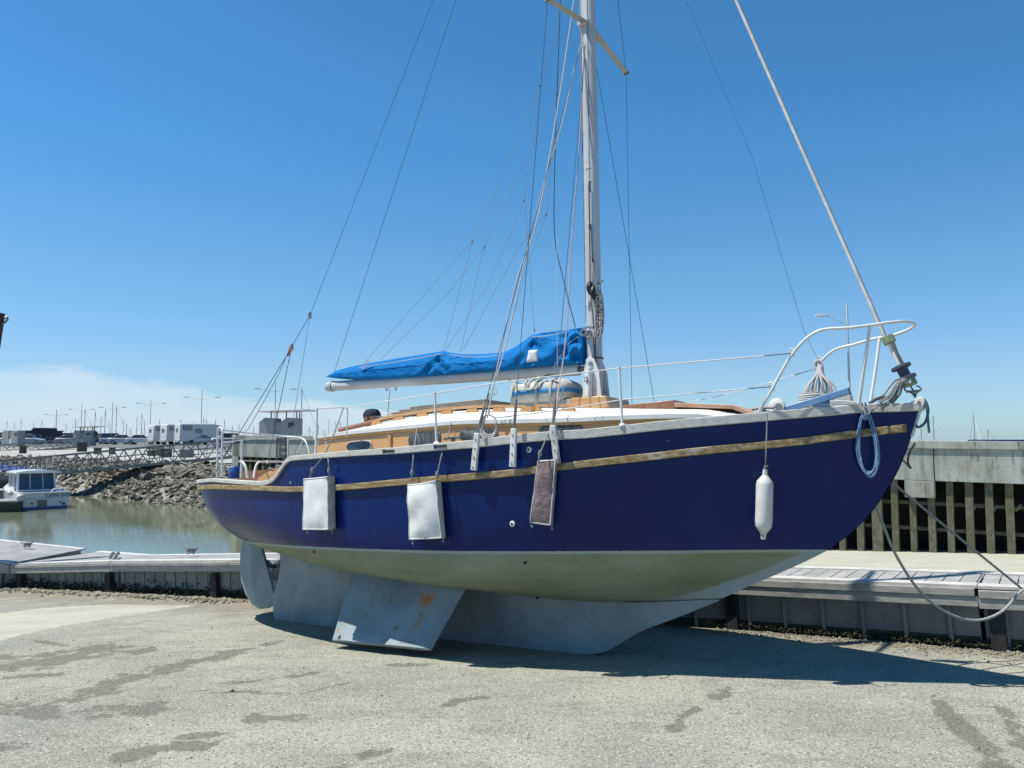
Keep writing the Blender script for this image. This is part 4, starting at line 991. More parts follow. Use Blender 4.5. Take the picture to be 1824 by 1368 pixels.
def pushpit():
    t = MB()
    main = [A(395, 850, .64), A(396, 800, .64), A(396.5, 768, .64), A(394, 762, .60), A(390, 762, .55), A(388, 768, .50)]
    t.tube([A(395, 850, .64), A(395.5, 800, .64), A(396, 768, .64), A(394, 762.5, .61), A(390.5, 762, .58), A(388, 767, .55), A(387.5, 800, .54), A(386, 850, .54)], PR, 10, smooth=5); o = t.build('pushpit', white_metal, boat)
    t = MB(); t.tube([A(396, 766, .64), A(430, 770, -.3), A(490, 776, -.95), A(520, 778.5, -1.1), A(538, 781, -1.12), A(546, 790, -1.1), A(551, 808, -1.08)], .012, 10, smooth=5); t.build('top_rail', white_metal, o)
    t = MB(); t.tube([A(513, 778, -1.08), A(513, 820, -1.08)], .013, 8); t.build('upright', white_metal, o)
    t = MB(); t.tube([A(431, 783, .9), A(430.5, 815, .9), A(429, 851, .9)], .014, 10); t.build('upright', white_metal, o)
    t = MB(); t.tube([A(428, 822, .9), A(433, 824, .9), A(438, 833, .9), A(441, 851, .9)], .016, 10, smooth=4); t.build('rail_hoop', white_metal, o)
    t = MB(); t.tube([A(452, 851, 1.0), A(455, 833, .95), A(460, 824, .9), A(468, 822.5, .8), A(500, 822.5, .2), A(512, 823, -.1)], .014, 10, smooth=4); t.build('rail_hoop', white_metal, o)
    t = MB(); t.lathe([(0, -.022), (.018, -.014), (.024, 0), (.018, .014), (0, .022)], A(476, 823, .7), 10); t.build('knob', white_metal, o)
    line('rope_lashing', [A(397, 788, .64), A(412, 787, .75), A(430, 784, .9), A(470, 781, .2), A(505, 779, -.9)], .005, rope_w, o, smooth=3)
    line('rope_lashing', [A(402, 830, .6), A(410, 832, .7), A(420, 828, .8), A(428, 821, .9), A(470, 822, .3), A(505, 823, -.4)], .006, rope_w, o, smooth=4)
    line('rope_lashing', [A(541, 783, -1.1), A(528, 808, -.6)], .004, rope_w, o)
pushpit()
# flag staff / danbuoy pole on the far side of the bow is a street lamp: see background
# deck fittings
def mooring_cleat(p, m=rope_d, s_=1):
    s = MB(); s.tube([p + Vector((-.10, 0, .05)) * s_, p + Vector((-.03, 0, .055)) * s_, p + Vector((.03, 0, .055)) * s_, p + Vector((.10, 0, .05)) * s_], .014 * s_, 8, smooth=2); s.tube([p, p + Vector((0, 0, .05)) * s_], .022 * s_, 8); return s.build('mooring_cleat', m, boat)
mooring_cleat(Q(4.15, 1.28, 2.13)); mooring_cleat(Q(6.95, .42, 2.28), galv)
def dorade():
    s = MB(); c = A(1388, 724, .28); R = Matrix.Rotation(radians(90), 3, 'X')
    s.lathe([(.035, 0), (.068, 0), (.068, .03), (.04, .042), (.02, .042)], Q(c.x, .33, c.z), 20, R); 
    s.lathe([(0, 0), (.11, 0), (.09, .04), (.04, .055), (0, .055)], Q(c.x - .11, .33, 2.27), 18); w_ = s.build('windlass', white_metal, boat)
    s = MB(); s.lathe([(0, 0), (.03, 0), (.03, .03), (0, .03)], Q(c.x + .02, .345, c.z - .01), 12, R); s.build('windlass_hub', galv, w_)
dorade()
# scupper slots in the bulwark, skin fittings in the topside
for px, py in ((943, 801), (913, 933)):
    P = on(px, py, lambda X: hy(X, 2.0 if py < 850 else 1.36)); y = hy(P.x, P.z); s = MB()
    s.lathe([(.012, 0), (.028, 0), (.028, .008), (.012, .014)], Q(P.x, y + .0, P.z), 18, Matrix.Rotation(pi/2, 3, 'X')); o = s.build('skin_fitting', white_metal, boat)
    s = MB(); s.lathe([(0, 0), (.0125, 0), (.0125, .006), (0, .006)], Q(P.x, y + .011, P.z), 12, Matrix.Rotation(pi/2, 3, 'X')); s.build('outlet', black_p, o)
for px, py in ((518, 860), (437, 861)):
    P = on(px, py, lambda X: hy(X, 1.82)); s = MB(); s.lathe([(0, 0), (.02, 0), (.02, .008), (0, .008)], Q(P.x, hy(P.x, P.z), P.z), 10, Matrix.Rotation(pi/2, 3, 'X')); s.build('drain', galv, boat)
for px, py in ((938, 1001), (572, 981), (942, 1067)):
    P = on(px, py, lambda X: hy(X, .95 if py < 1020 else .62)); s = MB(); s.lathe([(0, 0), (.022, 0), (.02, .01), (0, .01)], Q(P.x, hy(P.x, P.z) - .004, P.z), 10, Matrix.Rotation(pi/2.6, 3, 'X')); s.build('skin_fitting', black_p, boat)
for px, py in ((694, 801.5), (786, 794)):
    P = on(px, py, lambda X: bs(X) + .02); s = MB(); z = zs(P.x) - .033; s.box(Q(P.x, bs(P.x) + .028, z), (.14, .012, .022)); s.box(Q(P.x - .07, bs(P.x) + .03, z), (.03, .012, .035)); s.build('fairlead', black_p, boat)

# ---------------------------------------------------------------- things lying on or hanging from the boat
def hung(name, mb, m, origin, **k): return mb.build(name, m, mw=BM, origin=origin, **k)
def root_at(name, p): return empty(name, mw=BM @ Matrix.Translation(Vector(p)))
def sub(mb, name, m, root, p, **k):
    p = Vector(p); mb.v = [v - p for v in mb.v]; return mb.build(name, m, root, **k)
def flat_fender(quad, yoff, m, side_m, label, ropes, seam=False, thick=.10, wr=1):
    """quad: pixel corners of the outer face (tl, tr, br, bl)"""
    cs = []
    for (px, py) in quad:
        P = on(px, py, lambda X: hy(X, 1.6) + thick + yoff); cs.append(P)
    tl, tr, br, bl = cs
    # keep the cushion a flat slab hanging upright just outside the rubbing strake
    ym = min(c.y for c in cs)
    o0 = (tl + tr) / 2; root = root_at('fender', o0)
    tag(root, label, 'fender', 'fenders hanging over the side of the blue yacht')
    n_ = 10; sv = MB(); vs = []
    nrm = (tr - tl).cross(bl - tl).normalized()
    if nrm.y > 0: nrm = -nrm
    def pt(i, j, d):
        u, v = i / n_, j / n_; p = (tl*(1-u) + tr*u)*(1-v) + (bl*(1-u) + br*u)*v
        puff = (1 - (2*u-1)**4) * (1 - (2*v-1)**6)
        w_ = noise.noise(Vector((p.x * 6, p.z * 6, tl.x))) * .016 * wr + noise.noise(Vector((p.x * 15 + p.z * 9, p.z * 5, tl.x))) * .009 * wr
        p = p + nrm * ((.016 * puff + w_) if d > 0 else 0) + Vector((0, 0, .01 * noise.noise(p * 4)))
        if seam and d > 0 and j == 5: p -= nrm * .012
        return p - nrm * (thick if d < 0 else 0) * 1.0
    for d in (1, -1): sv.loft([[pt(i, j, d) for j in range(n_ + 1)] for i in range(n_ + 1)], closed=False)
    face = sub(sv, 'cushion', m, root, o0, ang=60)
    ed = MB(); loop = [(i, 0) for i in range(n_)] + [(n_, j) for j in range(n_)] + [(n_ - i, n_) for i in range(n_)] + [(0, n_ - j) for j in range(n_)]
    rings = []
    for k in range(5):
        t = k / 4; bul = .012 * sin(pi * t); rr = []
        for (i, j) in loop:
            a, b = pt(i, j, 1), pt(i, j, -1); c = (tl + tr + br + bl) / 4; p = a * (1 - t) + b * t; o_ = (a - c); o_ -= nrm * o_.dot(nrm); rr.append(p + o_.normalized() * bul)
        rings.append(rr)
    ed.loft(rings, caps=False); sub(ed, 'edge_panel', side_m, root, o0, ang=50)
    pi_ = MB(); lp = [pt(i, j, 1) for i, j in loop]; pi_.tube(lp + [lp[0]], .006, 5, caps=False); sub(pi_, 'piping', m if not seam else patch_w, root, o0)
    for pts in ropes:
        q = MB(); q.tube([A(*p) for p in pts], .0065, 6, smooth=4); sub(q, 'lanyard', rope_g, root, o0)
        kq = A(*pts[-2]); q = MB(); q.lathe([(0, -.03), (.016, -.02), (.02, 0), (.014, .025), (0, .035)], kq, 8); sub(q, 'knot', rope_g, root, o0)
    for c in (bl, br):
        q = MB(); c2_ = c - nrm * thick * .5; q.tube([c2_, c2_ + Vector((.01, 0, -.05)), c2_ + Vector((-.01, 0, -.03))], .006, 5, smooth=3); sub(q, 'tail', rope_g, root, o0)
    return root
flat_fender([(541, 853), (583, 850), (584, 942), (541, 943)], .02, fender_w, fender_s, 'aftmost white flat cushion fender, hanging from two cords near the stern', [[(612, 726, 1.05), (590, 785, 1.3), (572, 818, 1.42), (556, 838, 1.47), (552, 852, 1.48)], [(577, 766, 1.0), (584, 815, 1.42), (586, 838, 1.46), (587, 850, 1.46)]])
flat_fender([(725, 864), (776, 857), (784, 958), (730, 961)], .02, fender_w, fender_s, 'larger white flat cushion fender with creased cover amidships', [[(743, 762, .9), (737, 806, 1.38), (734, 842, 1.47), (733, 862, 1.48)], [(804, 752, .9), (798, 775, 1.0), (788, 805, 1.36), (779, 845, 1.46), (778, 858, 1.46)]], wr=1.5)
flat_fender([(958, 822), (989, 819), (980, 934), (944, 930)], .03, fender_p, mat('fender_edge', (.40, .38, .33), (.3, .28, .25), 9, rough=.9), 'faded rose brown flat cushion fender between the shrouds', [[(1005, 690, .95), (985, 750, 1.1), (962, 808, 1.32), (960, 822, 1.33)], [(990, 760, 1.16), (993, 800, 1.28), (994, 820, 1.28), (994, 826, 1.27)]], seam=True, wr=1.2)
def round_fender():
    top = on(1363, 836, lambda X: hy(X, 1.75) + .09); bot = on(1358, 961, lambda X: hy(X, 1.75) + .09); bot.y = top.y
    r = root_at('fender', top); tag(r, 'long white cylindrical vinyl fender hanging from one cord at the bow', 'fender', 'fenders hanging over the side of the blue yacht')
    d = bot - top; Ln = d.length
    prof = [(0, 0), (.018, .0), (.022, .03), (.024, .05), (.045, .075), (.066, .10), (.072, .13), (.072, Ln - .15), (.068, Ln - .11), (.05, Ln - .08), (.026, Ln - .05), (.022, Ln - .02), (.018, Ln), (0, Ln)]
    z = d.normalized(); x = z.orthogonal().normalized(); y = z.cross(x); M = Matrix((x, y, z)).transposed()
    s = MB(); s.lathe(prof, top, 28, M); sub(s, 'fender_body', vinyl, r, top, ang=30)
    s = MB(); hl = bot - z * .03; s.tube([hl + Vector((0, -.03, 0)), hl + Vector((0, .03, 0))], .007, 8); sub(s, 'eye_hole', black_p, r, top)
    s = MB(); s.tube([A(1366, 738, .62), A(1366, 760, .63), A(1364, 815, .68), top + Vector((0, 0, .0))], .006, 6, smooth=3); s.lathe([(0, -.02), (.012, -.015), (.014, .0), (.01, .02), (0, .025)], top + Vector((0, 0, .01)), 8); s.tube([top + Vector((0, 0, .02)), top + Vector((.03, -.01, .03))], .004, 5); sub(s, 'lanyard', rope_g, r, top)
round_fender()
def rope_hank():
    c = A(1545, 740, .34); p0 = on(1545, 785, lambda X: hy(X, 2.15) + .05)
    s = MB(); rnd = random.Random(3)
    for k in range(9):
        w_ = .062 + .022 * rnd.random(); h = .235 + .012 * k * .5 + .02 * rnd.random(); ph = rnd.uniform(-.01, .01)
        cen = Vector((p0.x + ph, p0.y - .008 * (k % 3), A(1545, 785, .3).z)); pts = []
        for i in range(29):
            a = 2 * pi * i / 28 + pi / 2
            pts.append(cen + Vector((w_ * cos(a) * (1 - .28 * sin(a)), .01 * sin(3 * a + k), h * sin(a) - .01)))
        s.tube(pts, .0062, 6, caps=False)
    top = Vector((p0.x, p0.y, A(1545, 741, .3).z)); s.lathe([(0, -.03), (.03, -.02), (.035, 0), (.03, .02), (0, .03)], top, 12)
    s.tube([top, A(1543, 725, .3), A(1541, 717, .25)], .007, 6)
    tag(hung('rope_coil', s, rope_b, p0), 'pale blue rope coil hanging over the bow rail', 'rope')
rope_hank()
def misc_ropes():
    # bundle of grey furling line falling from the drum to the deck
    s = MB(); rnd = random.Random(5); p0 = A(1600, 690, .1)
    for k in range(14):
        o_ = Vector((rnd.uniform(-.035, .03), rnd.uniform(-.05, .03), rnd.uniform(-.03, .025))) * 1.3
        s.tube([A(1614, 676, .06) + o_ * .3, A(1603, 680, .1) + o_ * .6, A(1594, 697, .12) + o_, A(1585, 709, .14) + o_, A(1572, 718, .16) + o_ * 1.4], .0075, 6, smooth=4)
    tag(hung('rope_bundle', s, rope_g, p0), 'bundle of grey furling line falling from the forestay drum to the foredeck', 'rope')
    s = MB(); s.tube([A(1572, 716, .15), A(1557, 728, .22), A(1545, 738, .33), A(1540, 733, .33), A(1535, 718, .28)], .007, 6, smooth=4); tag(hung('rope', s, rope_g, A(1557, 728, .22)), 'single grey line looping over the bow rail to the blue coil', 'rope')
    s = MB(); s.tube([A(1549, 718, .1), A(1562, 711, .05), A(1578, 708, 0), A(1590, 712, 0)], .014, 8, smooth=4); tag(hung('hose', s, rope_n, A(1562, 711, .05)), 'short navy hose lying in a bend on the foredeck', 'hose')
    # rope over the bow roller
    s = MB()
    for k, (dx, r) in enumerate(((0, .011), (.01, .010), (-.01, .010))):
        s.tube([A(1646, 714, 0) + Vector((dx, .012 * k, 0)), A(1651, 728, -.02) + Vector((dx, 0, 0)), A(1652, 742, -.03), A(1645, 756, 0), A(1635, 761, .03), A(1632, 757, .03)] if k < 2 else [A(1646, 714, 0), A(1652, 728, 0), A(1653, 750, 0), A(1655, 771, 0)], r, 7, smooth=4)
    tag(hung('rope', s, mat('teal_rope', (.06, .11, .15), (.12, .18, .22), 90, rough=.9), A(1651, 728, 0)), 'dark blue rope hanging in a loop from the bow roller', 'rope')
    s = MB(); s.tube([A(1625, 790, 0) + Vector((.02, 0, 0)), A(1621, 805, -.05), A(1617, 822, -.05), A(1623, 835, -.05)], .009, 6, smooth=4); s.tube([A(1609, 820, 0), A(1617, 829, -.03), A(1621, 834, -.05)], .008, 6, smooth=3)
    tag(hung('rope', s, rope_d, A(1621, 805, -.05)), 'dark rope end hanging against the stem below the strake', 'rope')
    # hank of white rope hung on the port side of the pulpit
    s = MB(); c = A(1459, 650, -.5); rnd = random.Random(9)
    for k in range(13):
        a0 = -1 + 2 * k / 12; w_ = .10 * a0
        s.tube([c + Vector((0, 0, .03)), c + Vector((w_ * .35, -.02 * (k % 3), -.10)), c + Vector((w_ * 1.25 - .01, -.03 * (k % 3), -.20)), c + Vector((w_ * 1.55 - .02, -.04 * (k % 2), -.32)), c + Vector((w_ * 1.15 - .02, -.02, -.40)), c + Vector((w_ * .5 - .02, .02, -.42))], .0125, 6, smooth=4)
    for k in range(3): s.tube([c + Vector((.035 * cos(2*pi*i/12), -.02 + .01 * k, .0 + .045 * sin(2*pi*i/12) - .02 * k)) for i in range(13)], .009, 6, caps=False)
    s.tube([c + Vector((-.01, 0, -.06)), c + Vector((-.06, 0, -.17)), c + Vector((-.09, 0, -.36))], .011, 6, smooth=3)
    tag(hung('rope_coil', s, rope_w, c), 'thick hank of off white rope hung on the far side of the pulpit', 'rope')
    line('cord', [c + Vector((0, 0, .03)), A(1432, 590, -.4), A(1340, 280, -.2), A(1222, 0, 0)], .0018, wire)
    # windlass turned barrel with rope behind the blue pole
    s = MB(); q = A(1447, 716, -.1)
    for k in range(4): s.tube([q + Vector((.11 * cos(2*pi*i/16), .11 * sin(2*pi*i/16), .018 * k)) for i in range(17)], .011, 6, caps=False)
    tag(hung('rope_coil', s, rope_w, q), 'flat coil of white rope lying on the foredeck behind the blue pole', 'rope')
    s = MB(); q = A(1443, 706, -.15); s.box(q, (.14, .10, .07)); tag(hung('timber_block', s, mat('grey_box', (.3, .29, .27), rough=.8), q, bevel=.01), 'small grey block on the foredeck beside the rope hank', 'block')
    # white braid folded in a bight along the rail
    s = MB()
    for k, dy in enumerate((0, .012, .03)): s.tube([A(1478, 716 + 2.5 * k, .28), A(1500, 715 + 2.2 * k, .26), A(1524, 717 + 1.5 * k, .25), A(1532, 719, .25)], .010, 6, smooth=4)
    tag(hung('rope', s, rope_w, A(1500, 715, .26)), 'white braided rope folded along the bow rail', 'rope')
    s = MB(); a, b = A(1396, 731, .33), A(1512, 696.5, .18); s.beam(a, b, .05, .058); pl = hung('blue_pole', s, pole_blue, (a + b) / 2, bevel=.008)
    tag(pl, 'long square blue plastic pole resting slanted on the foredeck', 'pole')
    e = MB(); e.beam(b - (b - a).normalized() * .001, b + (b - a).normalized() * .008, .052, .06); e.v = [v - (a + b) / 2 for v in e.v]; e.build('end_cap', rope_n, pl)
    s = MB(); s.tube([A(1448, 722, .24), A(1452, 721, .24), A(1466, 719, .22), A(1479, 719, .2)], lambda t: .018 + .02 * t, 10); tag(hung('handle', s, mat('light_blue_plastic', (.10, .24, .42), rough=.4), A(1460, 721, .23)), 'light blue plastic handle lying against the bow rail', 'handle')
    s = MB(); q = A(1503, 709, .05); s.prism([q + Vector((-.12, 0, -.05)), q + Vector((.07, 0, -.05)), q + Vector((.05, 0, .06)), q + Vector((.02, 0, .07))], (0, .08, 0)); tag(hung('canvas_bag', s, raft_w, q, bevel=.01), 'small beige canvas wedge behind the end of the blue pole', 'bag')
misc_ropes()
def liferaft():
    a, b = A(911, 722, .10), A(1027, 722, .10); x0, x1 = a.x + .05, b.x - .06; zb_ = roofz((x0 + x1) / 2, 0) + .06; c = Vector(((x0 + x1) / 2, 0, zb_))
    r = root_at('life_raft', c); tag(r, 'off white life raft valise with a blue band strapped on the coachroof', 'life raft')
    L_ = x1 - x0; wd = .25; H = .235
    def ring(z, ins):
        out = []
        for k in range(40):
            t = 2 * pi * k / 40; ct, st_ = cos(t), sin(t)
            xx = (abs(ct) ** .38) * (1 if ct > 0 else -1) * (L_ / 2 - ins); yy = (abs(st_) ** .38) * (1 if st_ > 0 else -1) * (wd - ins)
            out.append(Vector((c.x + xx + .008 * noise.noise(Vector((t * 2, z * 9, 1))), yy, z + .012 * noise.noise(Vector((xx * 5, yy * 5, z * 9))))))
        return out
    s = MB(); s.loft([ring(zb_, .03), ring(zb_ + .03, .0), ring(zb_ + .07, -.004), ring(zb_ + .088, -.005), ring(zb_ + .128, -.004), ring(zb_ + .16, .002), ring(zb_ + H - .035, .018), ring(zb_ + H - .01, .06), ring(zb_ + H, .13)]); o = sub(s, 'valise', raft_w, r, c, ang=70)
    s = MB(); s.loft([ring(zb_ + .082, -.008), ring(zb_ + .088, -.0115), ring(zb_ + .122, -.011), ring(zb_ + .128, -.007)], caps=False); sub(s, 'blue_band', raft_b, r, c, ang=70)
    for xx in (-.30, .02, .20):
        s = MB(); s.loft([[Vector((c.x + xx + dx, y, z)) for dx in (-.014, .014)] for (y, z) in ((-wd - .014, zb_ - .04), (-wd - .017, zb_ + .10), (-wd + .005, zb_ + H - .04), (-wd + .06, zb_ + H + .006), (0, zb_ + H + .014), (wd - .06, zb_ + H + .006), (wd + .017, zb_ + .10), (wd + .014, zb_ - .04))], closed=False); st = sub(s, 'strap', mat('webbing', (.45, .45, .42), rough=.9), r, c); st.modifiers.new('t', 'SOLIDIFY').thickness = .004
    rnd = random.Random(2)
    for k in range(2):
        s = MB(); s.tube([Vector((c.x - .27 + .15 * k, -wd + .03, zb_ + H)), Vector((c.x - .25 + .15*k, -wd - .02, zb_ + H - .02)), Vector((c.x - .20 + .1*k, -wd - .03, zb_ + H - .09)), Vector((c.x - .10 + .1*k, -wd - .03, zb_ + H - .09)), Vector((c.x - .03 + .08*k, -wd - .02, zb_ + H - .01)), Vector((c.x + .04 + .08*k, -wd + .05, zb_ + H + .03))], lambda t: .014, 8, smooth=4); sub(s, 'handle', raft_w, r, c)
    s = MB(); s.tube([Vector((c.x + .10, -wd + .02, zb_ + H + .02)), Vector((c.x + .16, -wd + .01, zb_ + H + .035)), Vector((c.x + .26, -wd, zb_ + H + .02))], .012, 8, smooth=4); sub(s, 'clasp', black_p, r, c)
    s = MB(); z0 = zb_
    for sg in (-1, 1): s.box(Vector((c.x - .02, sg * .16, z0 - .045)), (L_ + .12, .07, .09))
    sub(s, 'chock', mat('chock_grey', (.42, .42, .40), rough=.7), r, c, bevel=.006)
liferaft()

# ---------------------------------------------------------------- the person in the cockpit
def person():
    top = A(660, 729, -.05); hx = A(663, 740, -.05).x; hz_ = top.z - .075
    hc = Vector((hx - .01, .05, hz_ - .03)); base = Vector((hx - .05, .05, 1.78))
    body = bpy.data.meshes.new('person')
    V = [(0, 0, 0), (0, 0, .22), (.02, 0, .40), (.02, 0, .55), (.03, 0, .64), (.035, 0, .70),
         (0.02, .17, .53), (.03, .23, .30), (.24, .20, .24), (.31, .19, .23), (.02, -.17, .53), (.03, -.23, .30), (.24, -.20, .24), (.31, -.19, .23),
         (.02, .10, -.01), (.42, .12, .0), (.42, .12, -.36), (.52, .12, -.40), (.02, -.10, -.01), (.42, -.12, .0), (.42, -.12, -.36), (.52, -.12, -.40)]
    R = [.13, .13, .15, .10, .052, .055, .062, .045, .035, .03, .062, .045, .035, .03, .09, .065, .048, .04, .09, .065, .048, .04]
    E = [(0, 1), (1, 2), (2, 3), (3, 4), (4, 5), (3, 6), (6, 7), (7, 8), (8, 9), (3, 10), (10, 11), (11, 12), (12, 13), (0, 14), (14, 15), (15, 16), (16, 17), (0, 18), (18, 19), (19, 20), (20, 21)]
    for base_i, sg in ((9, 1), (13, -1)):        # fingers and thumb
        bx, by, bz = V[base_i]
        for k in range(4):
            i0 = len(V); yy = by + (.02 - .0135 * k); ln = (.035, .04, .038, .03)[k]
            V += [(bx + .05, yy, bz), (bx + .05 + ln, yy, bz - .012), (bx + .06 + ln * 1.5, yy, bz - .035)]; R += [.0095, .0085, .0075]; E += [(base_i, i0), (i0, i0 + 1), (i0 + 1, i0 + 2)]
        i0 = len(V); V += [(bx + .02, by - sg * .035, bz), (bx + .05, by - sg * .045, bz - .02)]; R += [.011, .009]; E += [(base_i, i0), (i0, i0 + 1)]
    # the head is part of the same skin: a rounded skull drawn through stacked joints
    hz0 = (hc.z - base.z)
    def add_skin(name, V, R, E, m, rootv=0, parent=None, mw=None):
        me = bpy.data.meshes.new(name); me.from_pydata(V, E, []); me.update()
        o = bpy.data.objects.new(name, me); COL.objects.link(o)
        sk = o.modifiers.new('skin', 'SKIN'); o.modifiers.new('sub', 'SUBSURF').levels = 1; o.modifiers['sub'].render_levels = 2
        for i, r_ in enumerate(R): me.skin_vertices[0].data[i].radius = (r_, r_)
        me.skin_vertices[0].data[rootv].use_root = True
        sk.use_smooth_shade = True; me.materials.append(m)
        if parent: o.parent = parent
        if mw is not None: o.matrix_world = mw
        return o
    i0 = len(V)
    V += [(.035 + .01, 0, hz0 - .055), (.045, 0, hz0 + .0), (.038, 0, hz0 + .06)]; R += [.068, .088, .078]; E += [(5, i0), (i0, i0 + 1), (i0 + 1, i0 + 2)]
    V += [(.12, 0, hz0 - .075), (.150, 0, hz0 - .022)]; R += [.030, .013]; E += [(i0, i0 + 3), (i0 + 1, i0 + 4)]
    skin_m = mat('skin', (.44, .24, .17), (.38, .19, .13), 12, rough=.55)
    V = [(x, y, z) for x, y, z in V]
    p = add_skin('person', V, R, E, skin_m, 0, None, BM @ Matrix.Translation(base))
    tag(p, 'person in a navy cap sitting in the cockpit, only the head showing over the cabin', 'person')
    sv = V[:4] + [V[6], V[7], V[10], V[11]]
    shirt = add_skin('shirt', sv, [.145, .145, .165, .115, .078, .06, .078, .06], [(0, 1), (1, 2), (2, 3), (3, 4), (4, 5), (3, 6), (6, 7)], mat('shirt', (.52, .52, .5), rough=.9), 0, p)
    tv = [V[0], V[14], V[15], V[16], V[18], V[19], V[20]]
    add_skin('trousers', tv, [.15, .105, .08, .06, .105, .08, .06], [(0, 1), (1, 2), (2, 3), (0, 4), (4, 5), (5, 6)], mat('trousers', (.03, .035, .05), rough=.9), 0, p)
    # ears, eyes, mouth, hair, cap
    H = Vector((.045, 0, hz0))
    for sg in (1, -1):
        s = MB(); s.lathe([(0, -.032), (.012, -.024), (.017, 0), (.012, .02), (0, .028)], H + Vector((-.005, .092 * sg, -.005)), 10); s.build('ear', skin_m, p)
        s = MB(); s.lathe([(0, -.012), (.009, -.007), (.012, 0), (.009, .007), (0, .012)], H + Vector((.083, .032 * sg, .004)), 10); s.build('eye', rope_n, p)
    s = MB(); s.tube([H + Vector((.098, -.022, -.058)), H + Vector((.107, 0, -.06)), H + Vector((.098, .022, -.058))], .005, 6, smooth=3); s.build('mouth', mat('lips', (.3, .1, .08), rough=.5), p)
    p.location = p.location + BM.to_3x3() @ Vector((0, 0, -.012))
    hair = mat('hair', (.20, .095, .05), (.12, .055, .03), 30, rough=.8)
    s = MB(); rings = []
    for i in range(7):
        ph = -.62 + i * .2; zz = .094 * sin(ph); rr = .094 * cos(ph)
        rings.append([H + Vector((rr * cos(a) * 1.06 - .010, rr * sin(a) * 1.05, zz + .004 * sin(9 * a))) for a in [radians(75) + radians(210) * k / 18 for k in range(19)]])
    s.loft(rings, closed=False); h_ = s.build('hair', hair, p); h_.modifiers.new('t', 'SOLIDIFY').thickness = .012
    navy = mat('cap_cloth', (.010, .014, .035), (.02, .025, .05), 18, rough=.9, bump=.3, bscale=20)
    s = MB(); rings = []
    for i in range(9):
        ph = .12 + (pi / 2 - .12) * i / 8; zz = .014 + .105 * sin(ph) ** .85; rr = .112 * cos(ph) ** .62
        rings.append([H + Vector((rr * cos(2*pi*k/24) * 1.08, rr * sin(2*pi*k/24), zz)) for k in range(24)])
    rings.insert(0, [H + Vector((.110 * cos(2*pi*k/24) * 1.08, .110 * sin(2*pi*k/24), .016)) for k in range(24)])
    s.loft(rings); cp = s.build('cap', navy, p, ang=60)
    s = MB(); rings = []
    for i in range(7):
        t = i / 6; rings.append([H + Vector((.085 + (.095 * t) * cos(a) + .02, .088 * sin(a) * (1 - .12 * t), .026 - .020 * t - .012 * abs(sin(a)))) for a in [radians(-80) + radians(160) * k / 14 for k in range(15)]])
    s.loft(rings, closed=False); v_ = s.build('cap_brim', mat('brim_cloth', (.06, .07, .10), rough=.8), cp); v_.modifiers.new('t', 'SOLIDIFY').thickness = .004
    s = MB(); s.lathe([(0, 0), (.008, 0), (.006, .006), (0, .007)], H + Vector((0, 0, .118)), 8); s.build('cap_button', navy, cp)
person()
# ---------------------------------------------------------------- pontoons grounded behind the boat
def front_at(px, line_=PF):
    """point (x, y) of the pontoon foot line seen at column px"""
    u = (px - CX) / F
    for (ax, ay), (bx, by) in zip(line_[:-1], line_[1:]):
        den = (bx - ax) - u * (by - ay)
        t = (u * ay - ax) / den if abs(den) > 1e-9 else -1
        if -.0001 <= t <= 1.0001: return Vector((ax + (bx - ax) * t, ay + (by - ay) * t, 0))
    (ax, ay), (bx, by) = (line_[0], line_[1]) if px < 400 else (line_[-2], line_[-1])
    den = (bx - ax) - u * (by - ay); t = (u * ay - ax) / den; return Vector((ax + (bx - ax) * t, ay + (by - ay) * t, 0))
conc = mat('pontoon_concrete', (.34, .345, .34), (.25, .255, .25), 2.5, rough=.9, bump=.2, bscale=30)
trim_w = mat('pontoon_trim', (.62, .60, .56), (.50, .48, .45), 7, rough=.7, stretch=(1, 1, 1))
fasc = mat('fascia_timber', (.46, .445, .41), (.34, .33, .30), 2.2, rough=.9, bump=.35, bscale=26, stretch=(1.6, 3, 10), c3=(.12, .12, .11), scale3=11, con3=(.66, .73))
plank = mat('deck_plank', (.40, .39, .37), (.30, .295, .28), 3, rough=.9, bump=.3, bscale=24)
floatm = mat('float_grey', (.27, .29, .29), (.20, .215, .215), 1.4, rough=.85, c3=(.12, .13, .10), scale3=4, con3=(.58, .72))
gap_m = mat('gap_black', (.012, .013, .014), (.03, .03, .03), 6, rough=.8)
weed_m = mat('weed', (.018, .020, .012), (.055, .055, .028), 9, rough=.95)
